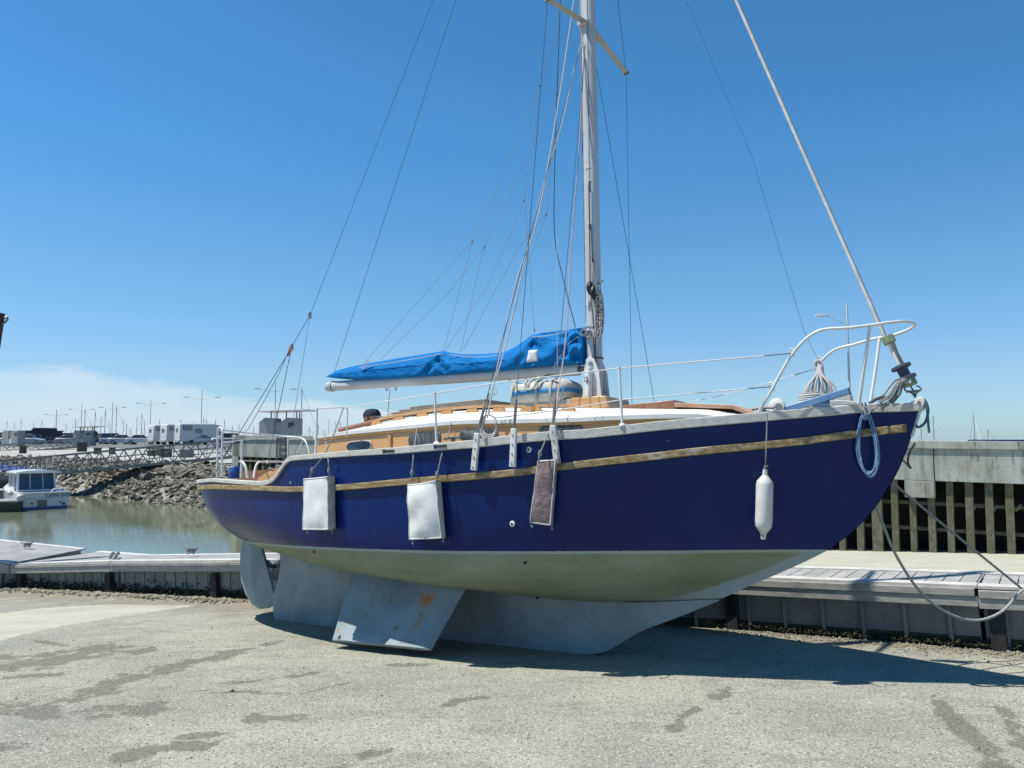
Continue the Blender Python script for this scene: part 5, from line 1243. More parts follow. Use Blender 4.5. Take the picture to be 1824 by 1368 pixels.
def pontoon(p0, p1, z0, z1, width, label, ribs, planks, posts=(), w1=None, fh=(.072, .10), zb0=None, zb1=None):
    """p0,p1: foot of the front face (x,y); deck top at z0,z1"""
    a = Vector((p0[0], p0[1], z0)); b = Vector((p1[0], p1[1], z1)); d = (b - a); L_ = d.length; x = d.normalized()
    n = Vector((-x.y, x.x, 0)).normalized(); n = n if n.y > 0 else -n; up = n.cross(x); up = up if up.z > 0 else -up
    w1 = width if w1 is None else w1
    yaw = math.atan2(x.y, x.x); root = empty('pontoon', loc=a); tag(root, label, 'pontoon', 'grounded walkway pontoons behind the blue yacht')
    def P(s, o, h): return x * s + n * o + up * h - Vector((0, 0, 0))
    def wd(s): return width + (w1 - width) * s / L_
    def slab(s0, s1, o0, o1, h0, h1, name, m, par=root, bevel=0):
        mb = MB()
        def oo(o, s): return o if o < 10 else wd(s) - (o - 20)      # offsets above 10 count back from the far edge
        c = [P(s, oo(o, s), h) for s in (s0, s1) for o in (o0, o1) for h in (h0, h1)]
        mb.add(c, [(0, 1, 3, 2), (4, 6, 7, 5), (0, 4, 5, 1), (2, 3, 7, 6), (0, 2, 6, 4), (1, 5, 7, 3)]); return mb.build(name, m, par, bevel=bevel)
    OV = -.10
    slab(0, L_, OV, OV + .17, -.035, 0, 'edge_trim', trim_w, bevel=.004); slab(0, L_, 20.16, 20.0, -.035, 0, 'edge_trim', trim_w, bevel=.004)
    if planks:
        mb = MB(); k = 0; s = .02; rnd = random.Random(4)
        while s < L_ - .012:
            e = min(s + .148, L_ - .001); hh = rnd.uniform(-.003, .002); c = [P(q, o if o < 10 else wd(q) - .17, h + hh) for q in (s, e) for o in (OV + .18, 20) for h in (-.03, -.012)]
            mb.add(c, [(0, 1, 3, 2), (4, 6, 7, 5), (0, 4, 5, 1), (2, 3, 7, 6), (0, 2, 6, 4), (1, 5, 7, 3)]); s += .160
        mb.build('deck', plank, root)
        slab(0, L_, OV + .1, 20.1, -.12, -.06, 'under_deck', gap_m)
    else: slab(0, L_, OV + .172, 20.162, -.10, -.012, 'deck', conc)
    # two fascia boards, in lengths
    s = 0; k = 0; rnd = random.Random(int(L_ * 10)); cuts = [0]
    while cuts[-1] < L_ - .2: cuts.append(min(L_, cuts[-1] + rnd.uniform(2.2, 3.2)))
    for q0, q1 in zip(cuts[:-1], cuts[1:]):
        dz = rnd.uniform(-.008, .004); slab(q0 + .004, q1 - .004, OV - .03 + rnd.uniform(-.006, .006), OV + .012, -.036 - fh[0], -.037 + dz, 'fascia_board', fasc, bevel=.004)
    slab(0, L_, OV - .012, OV + .02, -.04 - fh[0] - fh[1], -.040 - fh[0], 'fascia_board', fasc, bevel=.004)
    fb = -.62 - .12
    fo = slab(.02, L_ - .02, .07, 20.1, fb, -.125 if planks else -.11, 'float', floatm)
    slab(.03, L_ - .03, .062, .075, fb, fb + (.235 if ribs < .3 else .20), 'algae_band', mat('algae_band', (.035, .04, .022), (.09, .095, .05), 5, rough=.95, bump=.5, bscale=30, c3=(.16, .16, .10), scale3=9, con3=(.56, .64)), fo)
    s = ribs * .5
    while s < L_:
        mb = MB(); c = P(s, .045, (fb - .24) / 2); M = Matrix((x, n, up)).transposed(); mb.box(c + (n * .022 if ribs < .3 else n * 0), (.018 if ribs < .3 else .035, .02 if ribs < .3 else .06, abs(fb) - .2), M=M); mb.build('rib', galv if ribs < .3 else floatm, fo); s += ribs
    for px in posts:
        q = front_at(px); s = (q - Vector((a.x, a.y, 0))).dot(Vector((x.x, x.y, 0)).normalized()) 
        mb = MB(); M = Matrix((x, n, up)).transposed(); mb.box(P(s, -.0, (fb - .24) / 2), (.14, .09, abs(fb) - .22), M=M); mb.build('dark_gap', gap_m, root, bevel=.01)  # near-black block puts the dark of a recessed gap into colour
    return root, P
def ztop(px, py): q = front_at(px); return W(px, py, q.y - .09).z
q0, q1, q2, q3 = front_at(40), front_at(214), front_at(436), front_at(1290)
z_l = ztop(40, 1004)
pontoon((q0.x, q0.y), (q1.x, q1.y), z_l, ztop(214, 999), 1.85, 'short tapering grey pontoon section at the left, between the wide pontoon and the hinge', .24, False, posts=(47, 203), w1=.80, fh=(.05, .095))
pontoon((q1.x + .02, q1.y - .01), (q2.x + 2.6, q2.y - 1.28), ztop(216, 999), ztop(428, 997.5) + .22, .80, 'long grey pontoon section running behind the rudder, with black blocks drawn for its dark gaps', .25, False, posts=(390,), fh=(.05, .095))
pontoon((q0.x - 7.6, q0.y + 1.45), (q0.x - .04, q0.y + .02), z_l + .52, z_l + .02, 1.95, 'wide grey pontoon at the left edge with a dark shaded side', .55, False)
qa, qb = (q2.x + 2.64, q2.y - 1.3), front_at(1790)
zR0 = ztop(1457, 1032); fa, fb_ = front_at(1457), front_at(1775); zR1 = ztop(1775, 1044)
sl_ = (zR1 - zR0) / (fb_ - fa).length
def zr_at(q): return zR0 + sl_ * (Vector((q[0], q[1], 0)) - fa).dot((fb_ - fa).normalized())
q5 = front_at(1729)
pontoon((qa[0], qa[1]), (q3.x, q3.y), zr_at((q3.x, q3.y)) - .25, zr_at((q3.x, q3.y)), .95, 'grey pontoon section hidden mostly behind the keel of the yacht', .42, True, posts=())
pontoon((q3.x + .01, q3.y), (q5.x, q5.y), zr_at((q3.x, q3.y)), zr_at((q5.x, q5.y)), .95, 'plank decked pontoon section at the right behind the bow, with a white edge', .42, True, posts=(1294,))
pontoon((q5.x + .004, q5.y - .003), (9.6, q5.y - (9.6 - q5.x) * .67), zr_at((q5.x, q5.y)) - .004, zr_at((9.6, q5.y - 3.3)), .95, 'plank decked pontoon section at the right edge where the mooring ropes end', .42, True, posts=(1757,), fh=(.085, .10))
def pontoon_cleat(px, py, d, label):
    p = W(px, py, d); r = MB(); r.tube([p + Vector((-.13, 0, .10)), p + Vector((-.05, 0, .075)), p + Vector((.05, 0, .075)), p + Vector((.13, 0, .10))], .012, 8, smooth=2)
    for dx in (-.04, .04): r.tube([p + Vector((dx * 1.4, 0, -.01)), p + Vector((dx * .7, 0, .075))], .016, 8)
    for k in range(4): r.tube([p + Vector((.075 * cos(2*pi*i/12) + .02 * sin(k), .05 * sin(2*pi*i/12), .035 + .014 * k + .02 * sin(2*pi*i/12 + k))) for i in range(13)], .009, 6)
    tag(r.build('mooring_cleat', rope_g, origin=p), label, 'cleat')
pontoon_cleat(48, 974.5, 17.0, 'rope wrapped mooring cleat on the far edge of the wide pontoon'); pontoon_cleat(340, 986, 14.1, 'rope wrapped mooring cleat on the far edge of the long pontoon')
s = MB()
for px in (197, 206): 
    p = W(px, 988, 14.9); s.tube([W(px, 993, 14.5), W(px + 2, 987, 14.7), W(px + 5, 985.5, 15.0)], .03, 6, smooth=3)
tag(s.build('hinge', galv, origin=W(200, 990, 14.6)), 'pair of dark steel hinge straps on the pontoon joint', 'hinge')
# weed, mussels and lumps of silt caught along the foot of the pontoon
def lumps(name, pts, m, seed, label, cat):
    rnd = random.Random(seed); s = MB()
    ico = bmesh.new(); bmesh.ops.create_icosphere(ico, subdivisions=1, radius=1); iv = [v.co.copy() for v in ico.verts]; if_ = [tuple(v.index for v in f.verts) for f in ico.faces]; ico.free()
    for (p, r) in pts:
        R = Matrix.Rotation(rnd.uniform(0, 6), 3, 'Z'); sx, sy, sz = r * rnd.uniform(.7, 1.5), r * rnd.uniform(.7, 1.3), r * rnd.uniform(.4, 1.1)
        s.add([p + R @ Vector((v.x * sx * rnd.uniform(.75, 1.25), v.y * sy * rnd.uniform(.75, 1.25), v.z * sz * rnd.uniform(.75, 1.25))) for v in iv], if_)
    o = s.build(name, m, ang=70); tag(o, label, cat, kind='stuff'); return o
rnd = random.Random(11); pts = []; pts2 = []; pts3 = []
for i in range(4200):
    px = rnd.uniform(-20, 460) if i % 3 else rnd.uniform(1270, 1824)
    q = front_at(px); o = rnd.gauss(.02, .03); x = q.x + o * .45; y = q.y + o; r = rnd.uniform(.008, .026); hgt = abs(rnd.gauss(0, .075 if px < 500 else .022)); r *= 1 if px < 500 else .62
    pts.append((Vector((x, y, gz(x, y) + hgt + .03)), r))
for i in range(1500):
    px = rnd.uniform(10, 470); q = front_at(px); o = -abs(rnd.gauss(.14, .10)); x = q.x + o * .45 + rnd.uniform(-.05, .05); y = q.y + o; r = rnd.uniform(.008, .03) * (1 if rnd.random() < .8 else 1.3)
    pts2.append((Vector((x, y, gz(x, y) + rnd.uniform(0, .05))), r))
for i in range(520):
    px = rnd.uniform(1270, 1830) ; q = front_at(px); o = -abs(rnd.gauss(.1, .18)); x = q.x + o * .45; y = q.y + o; r = rnd.uniform(.006, .018)
    pts2.append((Vector((x, y, gz(x, y) + .005)), r))
for i in range(700):
    x = rnd.uniform(-6, 5); y = rnd.uniform(3.5, 11); pts2.append((Vector((x, y, gz(x, y) + .002)), rnd.uniform(.003, .008) * (1 if rnd.random() < .96 else 2)))
lumps('seaweed', pts, weed_m, 5, 'dark green weed and mussels along the foot of the pontoons', 'seaweed')
lumps('gravel', pts2, mat('silt_lump', (.30, .28, .22), (.20, .19, .15), 9, rough=.95), 6, 'pale lumps of dried silt and grit on the slipway', 'gravel')

# ---------------------------------------------------------------- sea wall behind
WL_, WR_ = Vector((W(415, 775, 36).x, 36, 0)), Vector((W(1824, 786, 19.5).x, 19.5, 0))
wx = (WR_ - WL_).normalized(); wn = Vector((-wx.y, wx.x, 0)); WLEN = (WR_ - WL_).length
ztl, ztr = W(415, 775, 36).z, W(1824, 786.5, 19.5).z; zpl, zpr = W(415, 813, 36).z, W(1824, 862.5, 19.5).z
conc_d = bpy.data.materials.new('sea_wall_concrete'); conc_d.use_nodes = True
def wallmat():
    m = conc_d; t = m.node_tree; n = t.nodes; l = t.links; b = n['Principled BSDF']; b.inputs['Roughness'].default_value = .9
    co = n.new('ShaderNodeTexCoord')
    def nz(sc, st=(1, 1, 1), de=7, ro=.65):
        mm = n.new('ShaderNodeMapping'); mm.inputs['Scale'].default_value = st; l.new(co.outputs['Object'], mm.inputs[0]); x = n.new('ShaderNodeTexNoise'); x.inputs['Scale'].default_value = sc; x.inputs['Detail'].default_value = de; x.inputs['Roughness'].default_value = ro; l.new(mm.outputs[0], x.inputs['Vector']); return x.outputs[0]
    def mx(f_, a, b_, lo, hi):
        r = n.new('ShaderNodeMapRange'); r.inputs[1].default_value = lo; r.inputs[2].default_value = hi; l.new(f_, r.inputs[0]); x = n.new('ShaderNodeMixRGB'); l.new(r.outputs[0], x.inputs[0])
        for i, v in ((1, a), (2, b_)):
            if isinstance(v, tuple): x.inputs[i].default_value = (*v, 1)
            else: l.new(v, x.inputs[i])
        return x.outputs[0]
    c = mx(nz(1.1), (.385, .40, .37), (.275, .28, .235), .4, .65)
    c = mx(nz(1.6, (1.3, 1.3, .16)), c, (.175, .175, .135), .50, .66)
    c = mx(nz(2.4, (1.5, 1.5, .35), 9, .78), c, (.07, .073, .058), .56, .65)
    l.new(c, b.inputs['Base Color'])
    bn = n.new('ShaderNodeBump'); bn.inputs['Strength'].default_value = .3; bn.inputs['Distance'].default_value = .02; l.new(nz(14), bn.inputs['Height']); l.new(bn.outputs[0], b.inputs['Normal'])
wallmat()
post_m = mat('algae_timber', (.19, .175, .135), (.105, .10, .07), 5, rough=.95, bump=.4, bscale=18, c3=(.125, .125, .055), scale3=1.0, con3=(.46, .60))
def sea_wall():
    root = empty('sea_wall', loc=(WL_.x, WL_.y, 0)); tag(root, 'stained concrete sea wall on closely spaced timber posts behind the yacht', 'wall')
    T = WLEN + 8.5
    def zt(s): return ztl + (ztr - ztl) * s / WLEN
    def zp(s): return zpl + (zpr - zpl) * s / WLEN
    def foot(s): p = WL_ + wx * s; return gz(p.x, p.y)
    def pc(s, o, z): return wx * s + wn * o + Vector((0, 0, z))
    def slab(s0, s1, o0, o1, za0, za1, zb0, zb1, name, m, par=root, bevel=0, nseg=1):
        mb = MB(); c = [pc(s0, o0, za0), pc(s0, o0, za1), pc(s0, o1, za0), pc(s0, o1, za1), pc(s1, o0, zb0), pc(s1, o0, zb1), pc(s1, o1, zb0), pc(s1, o1, zb1)]
        mb.add(c, [(0, 1, 3, 2), (4, 6, 7, 5), (0, 4, 5, 1), (2, 3, 7, 6), (0, 2, 6, 4), (1, 5, 7, 3)]); return mb.build(name, m, par, bevel=bevel)
    s = 0
    while s < T - .1:                              # panels between narrow joints
        e = min(s + 5.6, T); slab(s + .012, e - .012, 0, .28, zp(s), zt(s) - .20, zp(e), zt(e) - .20, 'wall_panel', conc_d, bevel=.008); s += 5.6
    slab(-.02, T, -.05, .40, zt(0) - .203, zt(0), zt(T) - .203, zt(T), 'coping', conc_d, bevel=.012)
    slab(-.04, .4, .0, 2.2, -3.2, zt(0) - .205, -3.2, zt(0) - .205, 'end_wall', conc_d)
    slab(0, T, 1.25, 1.45, -4, zp(0) + .3, -4, zp(T) + .3, 'back_wall', mat('void_shade', (.03, .032, .028), (.015, .015, .014), 3, rough=.95))  # shade behind the posts is put into this wall's near-black colour
    slab(.4, T, .285, 1.9, zp(0) - .0, zp(0) + .2, zp(T) - .0, zp(T) + .2, 'soffit', conc_d)
    mb = MB(); k = 0; s = .22; rnd = random.Random(8)
    while s < T and k < 96:
        zf = min(foot(s), 5) - .4; w_ = .165 * rnd.uniform(.92, 1.08); ln = rnd.uniform(-.01, .01)
        p = WL_ + wx * s; pxp = CX + F * p.x / p.y
        if 1545 < pxp < 1580: w_ = .26
        m2 = MB(); m2.add([pc(s - w_/2 + ln, .10, zf), pc(s + w_/2 + ln, .10, zf), pc(s + w_/2 + ln, .27, zf), pc(s - w_/2 + ln, .27, zf), pc(s - w_/2, .10, zp(s) + .0), pc(s + w_/2, .10, zp(s) + .0), pc(s + w_/2, .27, zp(s)), pc(s - w_/2, .27, zp(s))], [(0, 1, 2, 3), (4, 5, 6, 7), (0, 1, 5, 4), (1, 2, 6, 5), (2, 3, 7, 6), (3, 0, 4, 7)])
        po = m2.build('post', post_m, root, bevel=.012)
        if s > WLEN * .68:
            b = MB()
            for zz in (zp(s) - .62, zp(s) - 1.28): b.box(pc(s, .095, zz), (.022, .02, .022))
            b.build('bolt', galv, po)
        s += .43 if s < WLEN * .5 or rnd.random() > .1 else .46; k += 1
    for dz in (.60, 1.26): slab(.3, T, .275, .36, zp(0) - dz - .045, zp(0) - dz + .045, zp(T) - dz - .045, zp(T) - dz + .045, 'waling', post_m)
    # cast concrete box under the panel, and torn netting on the waling
    def s_at(px):
        u = (px - CX) / F; return (u * WL_.y - WL_.x) / (wx.x - u * wx.y)
    s0, s1 = s_at(1607), s_at(1660); slab(s0, s1, -.02, .26, zp(s0) - .44, zp(s0) - .01, zp(s1) - .44, zp(s1) - .01, 'concrete_box', conc_d, bevel=.01)
    for px0, px1 in ((1712, 1730), (1748, 1766), (1790, 1812)):
        a, b = s_at(px0), s_at(px1); m3 = MB(); n_ = 8; rows = []
        for i in range(n_ + 1):
            t = i / n_; sg = a + (b - a) * t; dz = .06 + .09 * abs(noise.noise(Vector((t * 4, px0, 0)))); lift = .22 * max(0, t - .6) if px0 == 1790 else 0
            rows.append([pc(sg, .26, zp(sg) - .57 + lift), pc(sg, .235 + .02 * sin(i), zp(sg) - .62 + lift * .8), pc(sg, .25, zp(sg) - .62 - dz + lift)])
        m3.loft(rows, closed=False); o = m3.build('torn_netting', mat('netting', (.30, .28, .19), (.2, .19, .12), 20, rough=1), root); o.modifiers.new('t', 'SOLIDIFY').thickness = .012
    # ladder on the left part
    s0 = s_at(497); s1 = s_at(512); ld = MB()
    for sv in (s0, s1): ld.beam(pc(sv, -.07, zp(0) - 1.6), pc(sv, -.07, zt(0) - .02), .05, .05, up=(0, 1, 0))
    for k in range(11): ld.beam(pc(s0, -.07, zp(0) - 1.5 + .26 * k), pc(s1, -.07, zp(0) - 1.5 + .26 * k), .03, .03)
    ld.build('ladder', galv, root)
sea_wall()

# ---------------------------------------------------------------- embankment, car park
E0 = Vector((-14.0, 37.9, 0)); ea = Vector((-.784, .62, 0)).normalized(); en = Vector((.62, .784, 0)).normalized()
prof = tab([(-6, -4), (-2, -2.6), (0, -1.72), (1.5, -.80), (2.9, -.12), (4.2, .06), (10, .30), (17.5, .60), (20, .65), (62, .65)])
def EP(s, o, dz=0): p = E0 + ea * s + en * o; return Vector((p.x, p.y, prof(o) + dz))
def s_o(p): d = Vector((p.x, p.y, 0)) - E0; return d.dot(ea), d.dot(en)
def embankment():
    os_ = [-6, -4, -2, -1, 0, .8, 1.5, 2.2, 2.9, 3.5, 4.2, 6, 10, 14, 17.5, 20]
    mb = MB(); ss = [-1.5, 0, 3, 6, 10, 15, 20, 30, 40, 60, 90, 140, 200]
    mb.loft([[EP(s, o, .08 * noise.noise(Vector((s, o, 0)))) for o in os_] for s in ss], closed=False)
    m = mat('embankment', (.30, .29, .26), (.22, .215, .19), .5, rough=.95, c3=(.13, .125, .10), scale3=.25, con3=(.5, .65))
    tag(mb.build('embankment', m, ang=80), 'sloping embankment of rock and pale concrete apron beyond the water', 'embankment', kind='structure')
    m = mat('apron_concrete', (.42, .41, .38), (.34, .33, .30), .35, rough=.95)
    mb = MB(); mb.loft([[EP(s, o, .02) for o in (4.0, 5, 8, 12, 16, 17.6)] for s in (3, 20, 60, 120, 200)], closed=False); tag(mb.build('apron', m), 'pale concrete apron above the rocks', 'apron', kind='structure')
    mb = MB(); mb.loft([[EP(s, o, .03) for o in (17.6, 20, 62)] + [EP(s, 62.2, -3.5)] for s in (-45, -1, 60, 200)], closed=False); mb.loft([[EP(s, 6, .4), EP(s, 17.6, .04)] for s in (-45, -1.6)], closed=False)
    tag(mb.build('car_park', mat('car_park_asphalt', (.17, .17, .165), (.12, .12, .12), .5, rough=.95), ang=30), 'grey car park on top of the embankment', 'car park', kind='structure')
embankment()
rock_m = mat('rock', (.22, .195, .155), (.11, .10, .08), 2.4, rough=.95, bump=.6, bscale=6, c3=(.06, .058, .048), scale3=.8, con3=(.50, .66))
rock_m2 = mat('rock_pale', (.27, .245, .20), (.15, .14, .11), 2.0, rough=.95, bump=.6, bscale=6, c3=(.10, .095, .08), scale3=.9, con3=(.52, .66))
def rock_mesh(seed, m, n=11):
    rnd = random.Random(seed); bm = bmesh.new()
    for i in range(n):
        v = Vector((rnd.gauss(0, 1), rnd.gauss(0, 1), rnd.gauss(0, 1))).normalized() * rnd.uniform(.8, 1.05); bm.verts.new((v.x * 1.15, v.y * .85, v.z * .62))
    r = bmesh.ops.convex_hull(bm, input=bm.verts[:]); bmesh.ops.delete(bm, geom=[g for g in r['geom_interior'] if isinstance(g, bmesh.types.BMVert)], context='VERTS')
    me = bpy.data.meshes.new('boulder'); bm.to_mesh(me); bm.free(); me.materials.append(m); return me
RM = [rock_mesh(i, rock_m if i % 3 else rock_m2) for i in range(12)]
def rocks():
    rnd = random.Random(21); k = 0
    cand = []
    for i in range(560):
        s = -1.3 + 26 * rnd.random() ** 1.25; o = rnd.uniform(-.3, 3.6); r = rnd.uniform(.18, .44) * (1.2 if o > 1.8 else .8)
        if s > 12: r *= .85
        cand.append((r / (E0 + ea * s).length, s, o, r))
    cand.sort(reverse=True)
    for _, s, o, r in cand[:290]:
        ob = bpy.data.objects.new('boulder', RM[rnd.randrange(12)]); COL.objects.link(ob); ob.location = EP(s, o, r * .12); ob.rotation_euler = (rnd.uniform(-.5, .5), rnd.uniform(-.5, .5), rnd.uniform(0, 6.3)); ob.scale = (r, r * rnd.uniform(.8, 1.1), r * rnd.uniform(.85, 1.2))
        tag(ob, 'angular grey brown boulder of the rock slope beyond the water', 'boulder', 'boulders of the rock slope')
    base = [([v.co.copy() for v in m.vertices], [tuple(p.vertices) for p in m.polygons]) for m in RM[:8]]
    for mi, (m, sd) in enumerate(((rock_m, 3), (rock_m2, 4))):
        rnd = random.Random(sd); mb = MB()
        for i in range(2100):
            s = -1.4 + 78 * rnd.random() ** 1.5; o = rnd.uniform(-.5, 3.9) if rnd.random() < .93 else rnd.uniform(3.5, 5.2); r = rnd.uniform(.08, .24) * (1 + s * .006)
            vs, fs = base[rnd.randrange(8)]; R = Matrix.Rotation(rnd.uniform(0, 6.3), 3, 'Z') @ Matrix.Rotation(rnd.uniform(-1, 1), 3, 'X'); p = EP(s, o, r * .3)
            mb.add([p + R @ (v * r) for v in vs], fs)
        o = mb.build('rubble', m, ang=20); tag(o, 'grey brown rubble filling the rock slope' if mi == 0 else 'paler rubble scattered in the rock slope', 'rubble', kind='stuff')
rocks()

# gangways: aluminium truss bridges
galu = mat('gangway_aluminium', (.30, .29, .27), (.22, .215, .20), 6, rough=.55, metal=.3)
def gangway(a0, a1, h, nb, wide, label, r=.04):
    a0, a1 = Vector(a0), Vector(a1); d = a1 - a0; x = d.normalized(); n = Vector((-x.y, x.x, 0)).normalized(); root = empty('gangway', loc=a0); tag(root, label, 'gangway', 'aluminium gangways down to the floating pontoons')
    U = Vector((0, 0, 1))
    for o in (0, wide):
        s = MB(); b = n * o
        s.beam(b, b + d, .09, .16); s.beam(b + U * h, b + d + U * h, .07, .07); s.beam(b + U * (h * .62), b + d + U * (h * .62), .03, .03); s.beam(b + U * (h * .34), b + d + U * (h * .34), .03, .03)
        for k in range(nb + 1): s.beam(b + d * k / nb, b + d * k / nb + U * h, .035, .035, up=(1, 0, 0)) if k % 1 == 0 else None
        for k in range(nb):
            p, q = b + d * k / nb, b + d * (k + 1) / nb; m_ = (p + q) / 2
            s.beam(p, m_ + U * h, .05, .05, up=(0, 1, 0)); s.beam(m_ + U * h, q, .05, .05, up=(0, 1, 0))
        s.build('side_truss', galu, root)
    s = MB(); s.beam(n * wide / 2 + U * .02, n * wide / 2 + d + U * .02, wide - .1, .05); s.build('walkway', galu, root)
    return root
gangway(W(-40, 856, 46), W(440, 811.5, 46), 1.02, 11, 1.3, 'long nearer aluminium truss gangway crossing above the rocks to the floating jetty')
gangway(W(-60, 812, 80), W(146, 795, 80), .82, 8, 1.3, 'farther aluminium truss gangway at the upper left ending by the pay kiosk')
def bollard(px, d, w_, h_, label, m, dz=0):
    p = W(px, 800, d); s_, o = s_o(p); z = prof(o) if o < 62 else .65; w_ *= .62; h_ *= .55; c = Vector((p.x, p.y, z)); s = MB(); s.box(c + Vector((0, 0, h_ / 2 - .1)), (w_, w_, h_ + .2)); s.box(c + Vector((0, 0, h_ + .02)), (w_ * 1.15, w_ * 1.15, .08)); tag(s.build('concrete_block', m, origin=c, bevel=.02), label, 'block')
dk = mat('dark_timber', (.05, .05, .045), (.09, .09, .08), 5, rough=.95)
for px, d, w_, h_, lb in ((41, 72, .7, 1.2, 'dark block under the upper gangway, farthest left'), (146, 73, 1.0, 1.5, 'dark timber abutment at the end of the upper gangway'), (174, 66, .7, .9, 'dark post left of the two beside the silver cars'), (200, 65, .6, .95, 'dark post right of the two beside the silver cars'), (270, 60, .7, .7, 'dark post among the green bushes'), (296, 58, 1.0, 1.0, 'wide grey block behind the gangway, left of the paler one')): bollard(px, d, w_, h_, lb, dk)
bollard(333, 56, 1.15, .95, 'wide pale grey block behind the gangway truss', mat('block_concrete', (.24, .24, .26), (.18, .18, .19), 2, rough=.9))
def bush(px, d, r, label):
    p = W(px, 806, d); s_, o = s_o(p); c = Vector((p.x, p.y, prof(o))); rnd = random.Random(px); s = MB()
    for i in range(420):
        v = Vector((rnd.gauss(0, .5), rnd.gauss(0, .5), abs(rnd.gauss(.35, .35)))) * r; q = c + v; a, b = Vector((rnd.uniform(-1, 1), rnd.uniform(-1, 1), rnd.uniform(-.4, 1))) * .07, Vector((rnd.uniform(-1, 1), rnd.uniform(-1, 1), rnd.uniform(-1, 1))) * .06
        s.add([q - a, q + b, q + a, q - b], [(0, 1, 2, 3)])
    for i in range(5): s.tube([c, c + Vector((rnd.uniform(-.3, .3), rnd.uniform(-.3, .3), .8)) * r], .015, 4)
    tag(s.build('bush', mat('bush_leaf', (.05, .085, .025), (.09, .12, .04), 5, rough=.8), origin=c), label, 'bush')
bush(277, 62, .75, 'small green bush growing behind the gangway'); bush(290, 60, .45, 'low scrubby bush right of the green bush'); 

# kiosks
kg = mat('kiosk_grey', (.42, .44, .42), (.35, .37, .355), 2, rough=.7); kd = mat('door_grey', (.30, .31, .32), rough=.6)  # kd is the plain grey of the building door
def kiosk(px, d, zb, rz, label, canopy=True, k=1.0):
    p = W(px, 780, d); r = empty('kiosk', loc=(p.x, p.y, zb), rz=rz); tag(r, label, 'kiosk', 'grey service kiosks along the quay')
    s = MB(); s.box((0, 0, .85), (1.15, 1.3, 1.7)); s.build('service_box', kg, r, bevel=.03)
    def wing(x0, name):
        s = MB(); s.prism([(x0, -.75, 0), (x0 + 1.0, -.75, 0), (x0 + 1.0, -.75, 1.95), (x0 + .35, -.75, 1.98), (x0, -.75, 1.72)], (0, 1.1, 0)); return s.build('wing', kg, r, bevel=.02)
    wing(-1.25, 0); wg = wing(.22, 1)
    s = MB(); s.lathe([(0, 0), (.13, 0), (.13, .02), (0, .02)], (1.0, -.77, 1.55), 14, Matrix.Rotation(pi/2, 3, 'X')); s.box((.80, -.765, 1.5), (.16, .02, .3)); s.build('sign_plate', rope_n, wg)
    s = MB(); s.box((-.2, -.67, .55), (.8, .05, .8)); s.build('door_panel', roof_white, r)
    if canopy:
        s = MB(); s.prism([(-1.25, -.95, 2.42), (1.95, -.95, 2.50), (1.95, -.95, 2.42), (-1.25, -.95, 2.34)], (0, 1.9, 0)); s.build('canopy', roof_white, r, bevel=.01)
        for x in (-.75, -.35, .3, 1.0, 1.2): s = MB(); s.box((x, -.1, 2.05), (.06, .06, .9)); s.build('canopy_post', galv, r)
    return r
kiosk(153, 100, .62, -.2, 'small grey kiosk with a flat canopy beside the silver cars')
kiosk(503, 52, .95, -.15, 'larger looking grey kiosk with a flat canopy seen just over the sea wall')
kiosk(27, 98, .62, -.3, 'grey kiosk without a canopy at the far left', canopy=False)
s = MB(); p = W(170, 792, 99); s.tube([(p.x, p.y, .6), (p.x, p.y, 2.3)], .03, 6); s.lathe([(0, 0), (.28, 0), (.28, .03), (0, .03)], (p.x, p.y, 2.2), 14, Matrix.Rotation(pi/2, 3, 'X')); s.box((p.x, p.y - .02, 1.8), (.4, .03, .3)); tag(s.build('road_sign', rope_n, origin=(p.x, p.y, .98)), 'small dark round sign on a post beside the canopy kiosk', 'sign')

